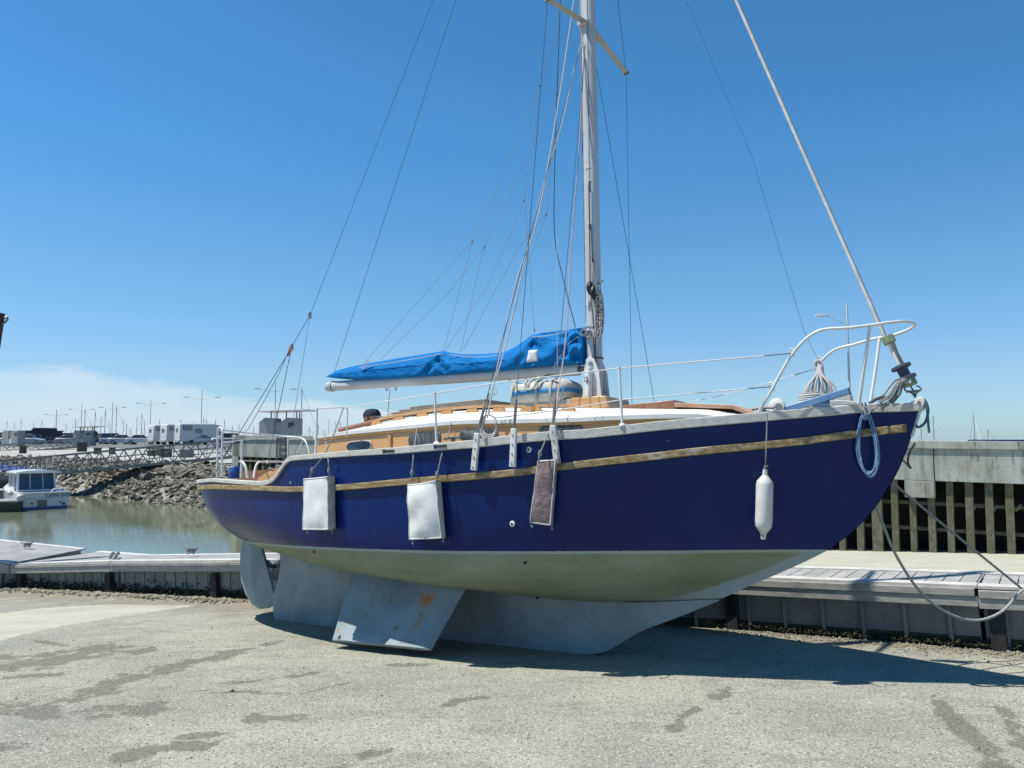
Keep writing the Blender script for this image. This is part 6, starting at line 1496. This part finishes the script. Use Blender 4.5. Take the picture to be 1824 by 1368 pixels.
# vehicles
carglass = mat('car_glass', (.03, .04, .05), rough=.1, spec=.9); tyre = mat('tyre', (.02, .02, .02), rough=.9)
def paint(n, c): return mat(n, c, rough=.3, coat=.5)
P_silver, P_white, P_dark, P_blue, P_cream = paint('silver_paint', (.50, .51, .53)), paint('white_paint', (.72, .73, .74)), paint('dark_paint', (.04, .05, .06)), paint('blue_paint', (.05, .08, .22)), paint('cream_paint', (.60, .52, .46))
def place(px, d, ang, z=.65): p = W(px, 790, d); return (p.x, p.y, z + .03), ang
CPZ = .65
def car(px, d, ang, m, label, kind='sedan', cat='car', L_=4.4, Wd=1.75, H=1.45):
    loc, a = place(px, d, ang); r = empty('parked_car', loc=loc, rz=a); tag(r, label, cat, 'vehicles parked on the car park')
    h = L_ / 2
    body = {'sedan': [(-h, .35), (-h, .85), (-h + .25, .98), (h - 1.3, .98), (h - .1, .78), (h, .45), (h - .05, .28), (-h + .05, .28)], 'mpv': [(-h, .35), (-h, .95), (-h + .1, 1.0), (h - .95, 1.0), (h - .08, .8), (h, .45), (h - .05, .28), (-h + .05, .28)]}[kind if kind != 'suv' else 'mpv']
    top = {'sedan': [(-h + .55, .97), (-h + 1.25, H), (-.1 + .35, H), (h - 1.25, .97)], 'mpv': [(-h + .05, .97), (-h + .35, H), (.25, H), (h - .9, .97)], 'suv': [(-h + .05, .97), (-h + .3, H), (.2, H), (h - 1.1, .97)]}[kind]
    w2 = Wd / 2; s = MB()
    s.loft([[(x, -w2 + (.0 if z < .9 else .05), z) for x, z in body], [(x, w2 - (.0 if z < .9 else .05), z) for x, z in body]]); b = s.build('body', m, r, bevel=.06)
    s = MB(); rings = []
    s.loft([[(x, -w2 + .07 + (.16 if z > 1.2 else 0), z) for x, z in top], [(x, w2 - .07 - (.16 if z > 1.2 else 0), z) for x, z in top]]); s.build('windows', carglass, r, bevel=.03)
    s = MB(); x0, x1 = top[1][0] - .05, top[2][0] + .08
    s.box(((x0 + x1) / 2, 0, H + .005), (x1 - x0, Wd - .42, .05)); 
    for xx in (top[0][0] + .05, x0 + (x1 - x0) * .5, ): s.beam((xx + .25 if xx < 0 else xx, -w2 + .08, .98), (xx + .35 if xx < 0 else xx, -w2 + .22, H), .04, .05, up=(0, 1, 0)); s.beam((xx + .25 if xx < 0 else xx, w2 - .08, .98), (xx + .35 if xx < 0 else xx, w2 - .22, H), .04, .05, up=(0, 1, 0))
    s.build('roof', m, r, bevel=.015)
    for xx in (-h + .8, h - .85):
        for yy in (-w2 + .02, w2 - .02):
            s = MB(); s.tube([(xx, yy - .1, .32), (xx, yy + .1, .32)], .32, 18); wl_ = s.build('wheel', tyre, r); s = MB(); s.tube([(xx, yy - .108, .32), (xx, yy + .108, .32)], .19, 12); s.build('rim', steel, wl_)
    for yy in (-w2 + .25, w2 - .25):
        s = MB(); s.box((-h + .0, yy, .80), (.06, .22, .14)); s.build('tail_light', mat('tail_red', (.3, .02, .02), rough=.3), r)
        s = MB(); s.box((h - .12, yy, .66), (.12, .3, .13)); s.build('headlight', carglass, r)
    return r
car(206, 130, .30, P_silver, 'silver estate car with dark side windows, behind the white saloon', 'mpv', L_=4.7, H=1.75)
car(221, 122, .25, P_silver, 'pale silver saloon car parked in front of the silver estate')
car(252, 122, .35, P_white, 'white saloon car next to the rear of the motorhomes')
car(174, 130, 1.2, P_dark, 'dark car half hidden behind the canopy kiosk', 'suv', H=1.7, L_=4.3)
car(41, 130, .2, P_silver, 'pale car parked right of the far left kiosk', L_=4.0)
car(54, 125, .2, P_silver, 'grey blue car parked in front of the dark building', L_=4.0)
car(10, 122, .1, P_cream, 'cream pick-up coloured car at the far left edge')
car(126, 130, .3, P_silver, 'grey car between the dark building and the canopy kiosk')
car(416, 82, .4, P_white, 'white car just left of the sea wall end')
def van(px, d, ang, m, label, L_=5.4, Wd=2.0, H=2.2):
    loc, a = place(px, d, ang); r = empty('minibus', loc=loc, rz=a); tag(r, label, 'minibus', 'vehicles parked on the car park'); h = L_ / 2; w2 = Wd / 2
    bd = [(-h, .35), (-h + .05, H), (h - 1.5, H), (h - .75, 1.25), (h, 1.05), (h, .35)]
    s = MB(); s.loft([[(x, -w2, z) for x, z in bd], [(x, w2, z) for x, z in bd]]); s.build('body', m, r, bevel=.07)
    for k in range(3):
        for yy in (-w2 - .008, w2 + .008): s = MB(); s.box((-h + .85 + 1.25 * k, yy, 1.6), (1.05, .02, .5)); s.build('side_window', carglass, r)
    s = MB(); s.box((-h - .0, 0, 1.6), (.03, 1.5, .6)); s.build('rear_window', carglass, r)
    for xx in (-h + .9, h - .9):
        for yy in (-w2 + .05, w2 - .05): s = MB(); s.tube([(xx, yy - .12, .35), (xx, yy + .12, .35)], .35, 16); s.build('wheel', tyre, r)
van(82, 165, .05, mat('van_silver', (.25, .25, .28), rough=.4), 'long grey minibus with dark side windows in front of the dark building')
def motorhome(px, d, ang, label, L_=6.6, stripe=True):
    loc, a = place(px, d, ang); r = empty('motorhome', loc=loc, rz=a); tag(r, label, 'motorhome', 'motorhomes parked in a row'); w2 = 1.15; h = L_ / 2; H = 2.95
    m = paint('motorhome_white', (.74, .74, .70)); bd = [(-h, .45), (-h, H - .12), (-h + .15, H), (h - 1.9, H), (h - .9, H - .25), (h - .85, H - .8), (h - 1.3, 1.7), (h - 1.3, .45)]
    s = MB(); s.loft([[(x, -w2, z) for x, z in bd], [(x, w2, z) for x, z in bd]]); s.build('body', m, r, bevel=.08)
    s = MB(); cb = [(h - 1.31, .4), (h - 1.31, 1.95), (h - .75, 1.9), (h - .25, 1.2), (h, 1.1), (h, .4)]; s.loft([[(x, -w2 + .12, z) for x, z in cb], [(x, w2 - .12, z) for x, z in cb]]); c = s.build('cab', P_blue if stripe else m, r, bevel=.05)
    s = MB(); s.prism([(h - 1.2, -w2 + .10, 1.25), (h - .45, -w2 + .10, 1.25), (h - .85, -w2 + .10, 1.75), (h - 1.2, -w2 + .10, 1.75)], (0, .02, 0)); s.build('cab_window', carglass, c)
    s = MB(); s.box((-h - .01, .1, 2.05), (.04, .8, .55)); s.build('rear_window', carglass, r)
    for x0, z0, ww, hh in ((-h + 1.0, 2.35, 1.25, .62), (-h + 2.55, 1.95, .95, .55)):
        s = MB(); s.box((x0, -w2 - .006, z0), (ww, .03, hh)); f_ = s.build('side_window', mat('mh_frame', (.10, .11, .13), rough=.5), r); s = MB(); s.box((x0, -w2 - .012, z0), (ww * .86, .03, hh * .8)); s.build('pane', mat('mh_pane', (.32, .35, .38), rough=.2), f_)
    if stripe:
        s = MB(); s.prism([(-h + 2.0, -w2 - .012, 1.05), (h - 2.2, -w2 - .012, .9), (-h + 3.6, -w2 - .012, 1.35), (-h + 2.6, -w2 - .012, 1.5), (-h + 3.0, -w2 - .012, 1.22)], (0, .01, 0)); s.build('side_stripe', mat('stripe_blue', (.12, .22, .36), rough=.4), r)
    s = MB(); s.box((-h - .05, 0, .55), (.14, 2.2, .28)); s.build('rear_bumper', kg, r)
    for xx in (-h + 1.6, h - .9):
        for yy in (-w2 + .1, w2 - .1): s = MB(); s.tube([(xx, yy - .13, .36), (xx, yy + .13, .36)], .36, 16); s.build('wheel', tyre, r)
motorhome(358, 112, .72, 'nearest white motorhome showing its long side with a blue swoosh'); motorhome(331, 117, .80, 'middle white motorhome with only its window end showing', stripe=False); motorhome(307, 122, .80, 'farthest left white motorhome, its end lit by the sun', stripe=False)

# low harbour buildings at the far left
def building(x0, x1, yt, d, m, label, tower=None, door=None):
    a, b = W(x0, 785, d), W(x1, 785, d); zt = W(x0, yt, d).z; r = empty('harbour_building', loc=(a.x, a.y, .65)); tag(r, label, 'building'); L_ = (b - a).length; x = (b - a).normalized(); n = Vector((-x.y, x.x, 0))
    s = MB(); H = zt - .65; s.prism([(0, 0, 0), x * L_, x * L_ + Vector((0, 0, H)), (0, 0, H)], n * 6); s.build('wall', m, r)
    s = MB(); s.prism([x * -.2 - n * .2 + Vector((0, 0, H)), x * (L_ + .2) - n * .2 + Vector((0, 0, H)), x * (L_ + .2) - n * .2 + Vector((0, 0, H + .18)), x * -.2 - n * .2 + Vector((0, 0, H + .18))], n * 6.4); s.build('roof', m, r)
    if tower:
        s = MB(); t0, t1, yt2 = tower; H2 = W(x0, yt2, d).z - .65; s.prism([x * (L_ * t0) + n * .5 + Vector((0, 0, H + .18)), x * (L_ * t1) + n * .5 + Vector((0, 0, H + .18)), x * (L_ * t1) + n * .5 + Vector((0, 0, H2)), x * (L_ * t0 + .4) + n * .5 + Vector((0, 0, H2))], n * 4); s.build('raised_roof', m, r)
    if door:
        s = MB(); s.prism([x * (L_ * door[0]) - n * .03, x * (L_ * door[1]) - n * .03, x * (L_ * door[1]) - n * .03 + Vector((0, 0, H * .85)), x * (L_ * door[0]) - n * .03 + Vector((0, 0, H * .85))], n * .02); s.build('door', kd, r)
    for k in range(4):
        s = MB(); s.prism([x * (L_ * (.08 + .24 * k)) - n * .02 + Vector((0, 0, H * .5)), x * (L_ * (.17 + .24 * k)) - n * .02 + Vector((0, 0, H * .5)), x * (L_ * (.17 + .24 * k)) - n * .02 + Vector((0, 0, H * .75)), x * (L_ * (.08 + .24 * k)) - n * .02 + Vector((0, 0, H * .75))], n * .015); s.build('window', carglass, r)
navy_b = mat('navy_cladding', (.018, .026, .06), (.03, .04, .08), 1, rough=.6)
building(37, 78, 768.5, 146, navy_b, 'dark navy harbour building with a raised roof and pale door', (.35, .95, 762), (.25, .5)); building(78.5, 109, 773, 146, navy_b, 'lower dark navy building joined to the right of the taller one')
building(-30, 16, 772, 146, mat('red_cladding', (.22, .06, .05), rough=.7), 'low dark red building at the left edge')

# street lamps
lampm = mat('lamp_pole', (.34, .35, .36), rough=.5)
LM1 = lampm; LM2 = white_metal
def street_lamp(px, pyt, d, label, arms=((-1, 1.9, .35), (1, 1.9, .35)), r=.05, z=.65, top_over=.0, armpy=None, rot=.15):
    p = W(px, pyt, d); zt = p.z; lampm = LM2 if d < 60 else LM1; za = W(px, armpy, d).z if armpy else zt - .3; rt = empty('street_lamp', loc=(p.x, p.y, z)); tag(rt, label, 'street lamp', 'street lamps round the harbour')
    s = MB(); s.tube([(0, 0, 0), (0, 0, (zt - z) * .5), (0, 0, zt - z)], lambda t: r * (1.3 - .6 * t), 10); s.build('pole', lampm, rt)
    for sg, ln, rise in arms:
        dx = Vector((cos(rot), sin(rot), 0)) * sg; a = Vector((0, 0, za - z)); e = a + dx * ln + Vector((0, 0, rise))
        s = MB(); s.tube([a, e], r * .38, 6); am = s.build('arm', lampm, rt)
        s = MB(); s.loft([[e + dx * (t * .75) + Vector((0, y * wv, zz * .055 + .03)) for y, zz in ((-.13, -1), (.13, -1), (.10, 1), (-.10, 1))] for t, wv in ((0, .5), (.3, 1), (1, .7))]); s.build('lamp_head', lampm, am, bevel=.01)
street_lamp(269, 713, 150, 'double armed street lamp left of the motorhomes', armpy=722); street_lamp(360, 694, 120, 'double armed street lamp above the nearest motorhome', armpy=712); street_lamp(491, 680, 104, 'double armed street lamp rising behind the larger looking kiosk', armpy=698)
street_lamp(101, 729, 190, 'double armed street lamp above the grey minibus', armpy=741, r=.08); street_lamp(146, 719, 170, 'thin double armed street lamp above the canopy kiosk', armpy=732, r=.06); street_lamp(201, 716, 165, 'thin double armed street lamp above the silver estate car', armpy=729, r=.06)
street_lamp(1508.5, 539, 45, 'tall white single armed street lamp rising behind the foredeck', arms=((-1, 1.05, .55),), r=.065, armpy=580, rot=0)
# yachts on the water beyond: masts standing over the quay
def yacht(m, hm):
    r = empty('moored_yacht'); s = MB(); rings = []
    for i in range(11):
        t = i / 10; X = -4.5 + 9 * t; w_ = 1.4 * (1 - abs(t * 2 - .85) ** 3 / 1.9) if t < .95 else .12; w_ = max(w_, .1)
        rings.append([(X, -w_, 1.0 + .25 * t), (X, -w_ * .9, .3), (X, 0, -.3), (X, w_ * .9, .3), (X, w_, 1.0 + .25 * t)])
    s.loft(rings); s.build('hull', hm, r, ang=60)
    s = MB(); s.loft([[(X, -w_, 1.1), (X, -w_ * .8, z), (X, w_ * .8, z), (X, w_, 1.1)] for X, w_, z in ((-1.8, .85, 1.6), (.5, .85, 1.6), (2.2, .4, 1.3))]); s.build('cabin', hm, r)
    s = MB(); s.tube([(.4, 0, 1.0), (.4, 0, 11)], lambda t: .085 - .02 * t, 8); s.build('mast', m, r)
    s = MB(); s.tube([(.4, -.9, 6.6), (.4, .9, 6.6)], .025, 6); s.build('spreader', m, r)
    s = MB(); s.tube([(.3, 0, 2.3), (-3.4, 0, 2.2)], .13, 8); s.build('sail_cover', mat('boom_cover', (.02, .04, .14), rough=.8), r)
    s = MB(); s.tube([(4.4, 0, 1.3), (.42, 0, 10.9)], .02, 5); s.tube([(-4.4, 0, 1.1), (.4, 0, 11)], .02, 5); s.build('stays', m, r)
    s = MB(); s.tube([(.4, 0, 11), (.4, 0, 11.5)], .02, 5); s.box((.55, 0, 11.3), (.3, .02, .04)); s.build('masthead_vane', m, r)
    return r
dm, pm2 = mat('dark_mast', (.06, .065, .07), rough=.5), mat('pale_mast', (.40, .42, .44), rough=.4)
protos = [yacht(dm, mat('yacht_white', (.6, .6, .6), rough=.4)), yacht(pm2, mat('yacht_white', (.6, .6, .6), rough=.4))]
used = [False, False]
ML = [(152, 726, 0), (170, 730, 0), (188, 727, 0), (208, 722, 0), (220, 745, 1), (253, 735, 0), (258, 747, 1), (38, 745, 1), (13, 749, 1), (26, 751, 1), (96, 757, 1), (233, 762, 1), (363, 743, 0), (368, 745, 0), (400, 745, 1), (414, 757, 0), (426, 755, 0), (437, 764, 0), (462, 750, 1), (470, 744, 1), (538, 688, 1), (551, 760, 0), (598, 750, 1), (586, 746, 1), (613, 760, 0), (128, 768, 1), (180, 741, 1), (60, 752, 1), (75, 748, 1), (118, 752, 1), (135, 744, 0), (162, 750, 1), (196, 751, 1), (226, 754, 0), (244, 741, 1), (284, 745, 1), (300, 752, 1), (322, 746, 1), (345, 750, 1), (384, 747, 0), (452, 757, 1), (520, 752, 1), (567, 755, 0), (606, 748, 1), (1662, 738, 1), (1734, 730, 1), (1759, 765, 1), (1640, 752, 1)]
for i, (px, py, k) in enumerate(ML):
    u = (px - CX) / F; d = max(93 / (.62 * u + .784), 150) + (i * 7 % 23); p = W(px, py, d); Hh = p.z - WZ
    o = protos[k] if not used[k] else copy_tree(protos[k]); used[k] = True
    sc = Hh / 11.5; wxy = max(sc, .7) * (1.7 if px > 1600 else 1); o.scale = (wxy, wxy, sc); o.location = (p.x - .4 * sc * 0, p.y, WZ); o.rotation_euler = (0, 0, 0)
    a = (i * 2.4) % 6.28; o.rotation_euler.z = a; o.location = (p.x - .4 * wxy * cos(a), p.y - .4 * wxy * sin(a), WZ)
    tag(o, None, 'sailboat', 'yachts moored beyond the quay, only their masts showing')
    rank = sorted(q[0] for q in ML if (q[0] < 700) == (px < 700)).index(px) + 1
    ordn = {1: '1st', 2: '2nd', 3: '3rd', 21: '21st', 22: '22nd', 23: '23rd', 31: '31st', 32: '32nd', 33: '33rd', 41: '41st', 42: '42nd', 43: '43rd'}.get(rank, '%dth' % rank)
    o['label'] = ('distant yacht with a %s mast, %s from the left ' % ('dark' if k == 0 else 'pale', ordn)) + ('beyond the car park' if px < 700 else 'behind the sea wall')

# motor boat, covered boat and jetty in the basin
def motorboat():
    p = W(79, 905, 37.6); r = empty('motor_boat', loc=(p.x, p.y, WZ), rz=radians(134)); tag(r, 'small white cabin motor boat with a dark glazed wheelhouse, seen from astern on the water', 'motorboat'); r.scale = (.94, .94, .94)
    Wt = paint('boat_gel', (.74, .76, .78)); hb = 1.2; rings = []; s = MB()
    def sec(X, w_, zg, zk): return [(X, -w_, zg), (X, -w_ * .97, .42), (X, -w_ * .90, .12), (X, 0, zk), (X, w_ * .90, .12), (X, w_ * .97, .42), (X, w_, zg)]
    st = [(0, 1.12, .80, -.2), (1, 1.2, .80, -.25), (2.5, 1.2, .86, -.25), (3.8, 1.0, .98, -.2), (4.8, .6, 1.10, -.05), (5.5, .08, 1.2, .5)]
    s.loft([sec(*q) for q in st]); s.build('hull', Wt, r, ang=35)
    s = MB()
    s.loft([[(X, -w_ * .93, .13), (X, -w_ * .905, .13), (X, -w_ * .88, -.02), (X, -w_ * .9, -.02)] for X, w_, _, _ in st[:5]]); s.loft([[(X, w_ * .93, .13), (X, w_ * .905, .13), (X, w_ * .88, -.02), (X, w_ * .9, -.02)] for X, w_, _, _ in st[:5]]); s.box((-.012, 0, .06), (.02, 2.0, .16)); s.build('boot_stripe', mat('boot_blue', (.03, .12, .30), rough=.4), r)
    s = MB(); s.box((-.02, 0, .56), (.05, 2.30, .03)); s.box((-.03, 0, .82), (.10, 2.32, .05)); s.build('transom_moulding', Wt, r, bevel=.01)
    s = MB(); s.box((-.03, .10, .26), (.03, .42, .42)); s.build('outdrive_plate', galv, r, bevel=.03)
    for y in (-.72, -.86, .55): s = MB(); s.tube([(-.04, y, .32 if y != -.86 else .24), (.0, y, .32 if y != -.86 else .24)], .045 if y != -.86 else .06, 10); s.build('exhaust_port', black_p, r)
    tx = bpy.data.curves.new('lettering', 'FONT'); tx.body = "CAP'N WAY"; tx.size = .22; tx.extrude = .004; tx.align_x = 'CENTER'; to = bpy.data.objects.new('lettering', tx); COL.objects.link(to)
    dg = bpy.context.evaluated_depsgraph_get(); me = bpy.data.meshes.new_from_object(to.evaluated_get(dg)); bpy.data.objects.remove(to); to = bpy.data.objects.new('lettering', me); COL.objects.link(to); me.materials.clear(); me.materials.append(rope_n)
    to.parent = r; to.matrix_local = Matrix.Translation((-.052, -.60, .60)) @ Matrix.Rotation(-pi/2, 4, 'Z') @ Matrix.Rotation(pi/2, 4, 'X')
    # wheelhouse
    s = MB(); w_ = .86; bx = [(1.5, .8), (1.75, 1.78), (3.0, 1.78), (3.5, .95)]
    for y in (-w_, w_):
        for (x0, z0), (x1, z1) in zip(bx[:-1], bx[1:]): s.beam((x0, y, z0), (x1, y * .94, z1) if True else 0, .09, .09, up=(0, 1, 0))
        s.beam((2.3, y, .85), (2.35, y * .95, 1.78), .07, .07, up=(0, 1, 0))
    s.box((1.55, 0, .86), (.08, 1.75, .10)); s.box((2.9, 0, .92), (1.6, 1.8, .22)); s.build('wheelhouse_frame', Wt, r, bevel=.01)
    s = MB(); s.loft([[(x, -w_ + .03, z) for x, z in bx], [(x, w_ - .03, z) for x, z in bx]]); wg = s.build('wheelhouse_glass', mat('boat_glass', (.035, .07, .12), rough=.12, spec=.7), r)
    for y in (-.28, .30): s = MB(); s.beam((1.49, y, .85), (1.735, y * .97, 1.78), .035, .03, up=(0, 1, 0)); s.build('door_frame', Wt, wg)
    s = MB(); s.loft([[(X, y, 1.80 + .10 * (1 - (y / 1.05) ** 2) + dz) for y, dz in [(yy / 8 * 1.02, 0) for yy in range(-8, 9)] + [(1.02, -.06), (-1.02, -.06)]] for X in (1.25, 1.5, 3.1, 3.25)]); s.build('wheelhouse_roof', Wt, r, ang=50)
    s = MB(); s.loft([[(X, -w, .85), (X, -w * .7, z), (X, w * .7, z), (X, w, .85)] for X, w, z in ((3.3, .82, 1.22), (4.3, .6, 1.2), (5.0, .2, 1.12))]); s.build('foredeck_cabin', Wt, r, ang=50)
    s = MB(); s.tube([(.15, -.95, .82), (.2, -.95, .98), (.2, -.5, 1.0), (.15, -.3, .82)], .025, 8, smooth=4); s.build('stern_rail', white_metal, r)
    for x_, y_ in ((2.0, .35), (2.3, 0), (2.2, -.55)): s = MB(); s.tube([(x_, y_, 1.85), (x_, y_ - .03, 2.25)], .012, 5); s.build('aerial', white_metal, r)
    f = MB(); q = W(58, 895, 36.6)
    return r
motorboat()
def ball(px, py, d, r_, m, label, cat='buoy'):
    p = W(px, py, d); s = MB(); s.lathe([(0, -r_)] + [(r_ * cos(a), r_ * sin(a)) for a in [-1.3 + 2.6 * k / 10 for k in range(11)]] + [(0, r_), (.04, r_), (.04, r_ * 1.25), (0, r_ * 1.25)], p, 16); tag(s.build('buoy', m, origin=p), label, cat)
ball(26, 858, 39.4, .21, mat('grey_ball', (.42, .43, .40), (.3, .31, .28), 8, rough=.6), 'grey round fender ball hanging on the bow of the motor boat', 'fender')
ball(18.5, 879, 36.6, .13, vinyl, 'small white fender lying on the end of the floating jetty'); 
ball(36, 886, 36.4, .17, vinyl, 'white fender between the motor boat and the jetty')
def jetty():
    a = W(33, 890, 36.2); r = empty('floating_jetty', loc=(a.x, a.y, WZ)); tag(r, 'grey floating jetty at the left edge beside the motor boat', 'jetty')
    s = MB(); s.prism([(0, 0, .42), (-9, -2.4, .42), (-9, -2.4, .50), (0, 0, .50)], (-.5, 1.5, 0)); s.build('deck', conc, r)
    s = MB(); s.prism([(0, .04, -.3), (-9, -2.36, -.3), (-9, -2.36, .41), (0, .04, .41)], (-.48, 1.4, 0)); s.build('float', mat('jetty_side', (.05, .055, .04), (.08, .09, .05), 3, rough=.9), r)
    for k in range(3): s = MB(); s.tube([(-1 - 2.2 * k, -.28 - .6 * k, .3), (-1 - 2.2 * k, -.3 - .6 * k, -.25)], .03, 6); s.build('hanging_rope', rope_w, r)
    # rear jetty the covered boat lies against
    a = W(30, 866, 43.5); r2 = empty('floating_jetty', loc=(a.x, a.y, WZ)); tag(r2, 'farther floating jetty behind the motor boat, at the foot of the gangway', 'jetty')
    s = MB(); s.prism([(0, 0, .4), (-14, -1, .4), (-14, -1, .5), (0, 0, .5)], (-.3, 1.8, 0)); s.build('deck', conc, r2); s = MB(); s.prism([(0, .04, -.3), (-14, -.96, -.3), (-14, -.96, .39), (0, .04, .39)], (-.3, 1.7, 0)); s.build('float', floatm, r2)
jetty()
def covered_boat():
    p = W(14, 868, 48.5); r = empty('covered_boat', loc=(p.x, p.y, WZ), rz=radians(12)); tag(r, 'low dark grey boat under a blue cover at the left edge of the basin', 'boat'); s = MB()
    st = [(-4.5, .9, .7), (-2, 1.1, .7), (0, 1.1, .75), (1.6, .7, .85), (2.4, .08, .95)]
    s.loft([[(X, -w_, z), (X, -w_ * .85, 0), (X, 0, -.3), (X, w_ * .85, 0), (X, w_, z)] for X, w_, z in st]); s.build('hull', mat('dark_hull', (.12, .13, .13), (.2, .2, .19), 3, rough=.6), r, ang=60)
    s = MB(); s.loft([[(X, -w_, z0), (X, 0, z1), (X, w_, z0)] for X, w_, z0, z1 in ((-4.4, .9, 1.45, 1.75), (-1.5, 1.05, 1.5, 1.85), (1.0, .75, 1.35, 1.6))], caps=True); s.build('cover', mat('blue_cover', (.015, .05, .24), (.02, .07, .3), 2, rough=.8), r)
    for X in (-4, -1.2, .8):
        for y in (-.8, .8): s = MB(); s.tube([(X, y, .7), (X, y, 1.5)], .025, 6); s.build('cover_post', white_metal, r)
    s = MB(); s.box((-1.5, -.5, .85), (3.5, .5, .35)); s.build('cargo_box', mat('pale_box', (.4, .4, .34), rough=.8), r, bevel=.05)
covered_boat()
s = MB(); a = W(97, 808, 44); s.tube([W(92, 834, 44), W(97, 808, 44)], .035, 6); tag(s.build('aerial_pole', white_metal, origin=W(92, 834, 44)), 'thin white pole leaning behind the motor boat roof', 'pole')

def far_cover():
    a, b = W(1737, 784, 60), W(1832, 783, 60); r = empty('covered_boat', loc=((a.x + b.x) / 2, 60, WZ)); tag(r, 'boat with a flat navy awning just showing over the right hand sea wall', 'boat'); h = (b.x - a.x) / 2
    s = MB(); s.loft([[(X, -w_, 1.6), (X, -w_ * .8, 0), (X, 0, -.3), (X, w_ * .8, 0), (X, w_, 1.6)] for X, w_ in ((-h * 1.5, .9), (-h, 1.2), (h * .5, 1.2), (h * 1.3, .6), (h * 1.6, .08))]); s.build('hull', paint('boat_gel', (.74, .76, .78)), r, ang=50)
    s = MB(); s.loft([[(X, y, z - WZ + .02 * sin(X * 9)) for y, z in ((-1, a.z - .10), (-1, a.z), (0, a.z + .05), (1, a.z), (1, a.z - .10), (0, a.z - .06))] for X in [-h + 2 * h * k / 12 for k in range(13)]]); s.build('awning', mat('navy_awning', (.03, .06, .17), rough=.8), r, ang=50)
    for X in (-h * .9, 0, h * .9):
        for y in (-.9, .9): s = MB(); s.tube([(X, y, 1.5), (X, y, a.z - WZ - .08)], .025, 6); s.build('awning_post', galv, r)
far_cover()
# leaning steel pile at the left edge, with a ring
def pile():
    t = W(-7, 557, 15.5); b = W(-78, 1030, 15.5); s = MB(); d = (b - t); s.tube([b, t], .155, 20); o = s.build('mooring_pile', mat('rusty_steel', (.05, .032, .035), (.085, .05, .045), 5, rough=.85), origin=b); tag(o, 'dark rusty mooring pile leaning in at the left edge, only its top showing', 'pile')
    q = t + d.normalized() * .14 + Vector((.17, 0, 0)) - b; s = MB(); s.tube([q + Vector((-.02, 0, .05)), q + Vector((.07, 0, .04)), q + Vector((.05, 0, -.03)), q + Vector((-.03, 0, -.08))], .022, 6, smooth=4); s.build('ring', galv, o)
pile()
# blue plastic drum and mooring ropes
s = MB(); p = A(417, 852, -.45); s.lathe([(0, 0), (.085, 0), (.09, .02), (.087, .08), (.091, .09), (.087, .10), (.087, .16), (.07, .185), (.03, .19), (.03, .21), (0, .21)], p, 20)
tag(s.build('plastic_drum', mat('drum_blue', (.02, .07, .30), (.03, .09, .36), 5, rough=.5), mw=BM, origin=p), 'small blue plastic drum standing on the stern deck of the yacht', 'drum')
def mooring_rope(pts, r, m, label):
    P_ = [W(*q) for q in pts]; s = MB(); s.tube(P_, r, 8, smooth=8); tag(s.build('mooring_rope', m, origin=P_[0]), label, 'rope')
mooring_rope([(1545, 830, 7.25), (1590, 861, 7.3), (1700, 951, 7.5), (1790, 1024, 7.7), (1835, 1060, 7.85), (1850, 1068, 7.9)], .011, rope_g, 'taut grey mooring rope running straight from the bow to the pontoon')
mooring_rope([(1535, 850, 7.3), (1562, 906, 7.3), (1594, 985, 7.35), (1640, 1055, 7.45), (1690, 1093, 7.55), (1740, 1105, 7.6), (1785, 1089, 7.65), (1824, 1050, 7.75), (1850, 1066, 7.88)], .0125, mat('pale_rope', (.5, .5, .48), (.3, .3, .3), 120, rough=.9, bump=.4, bscale=200), 'slack pale mooring rope hanging in a deep loop to the pontoon')
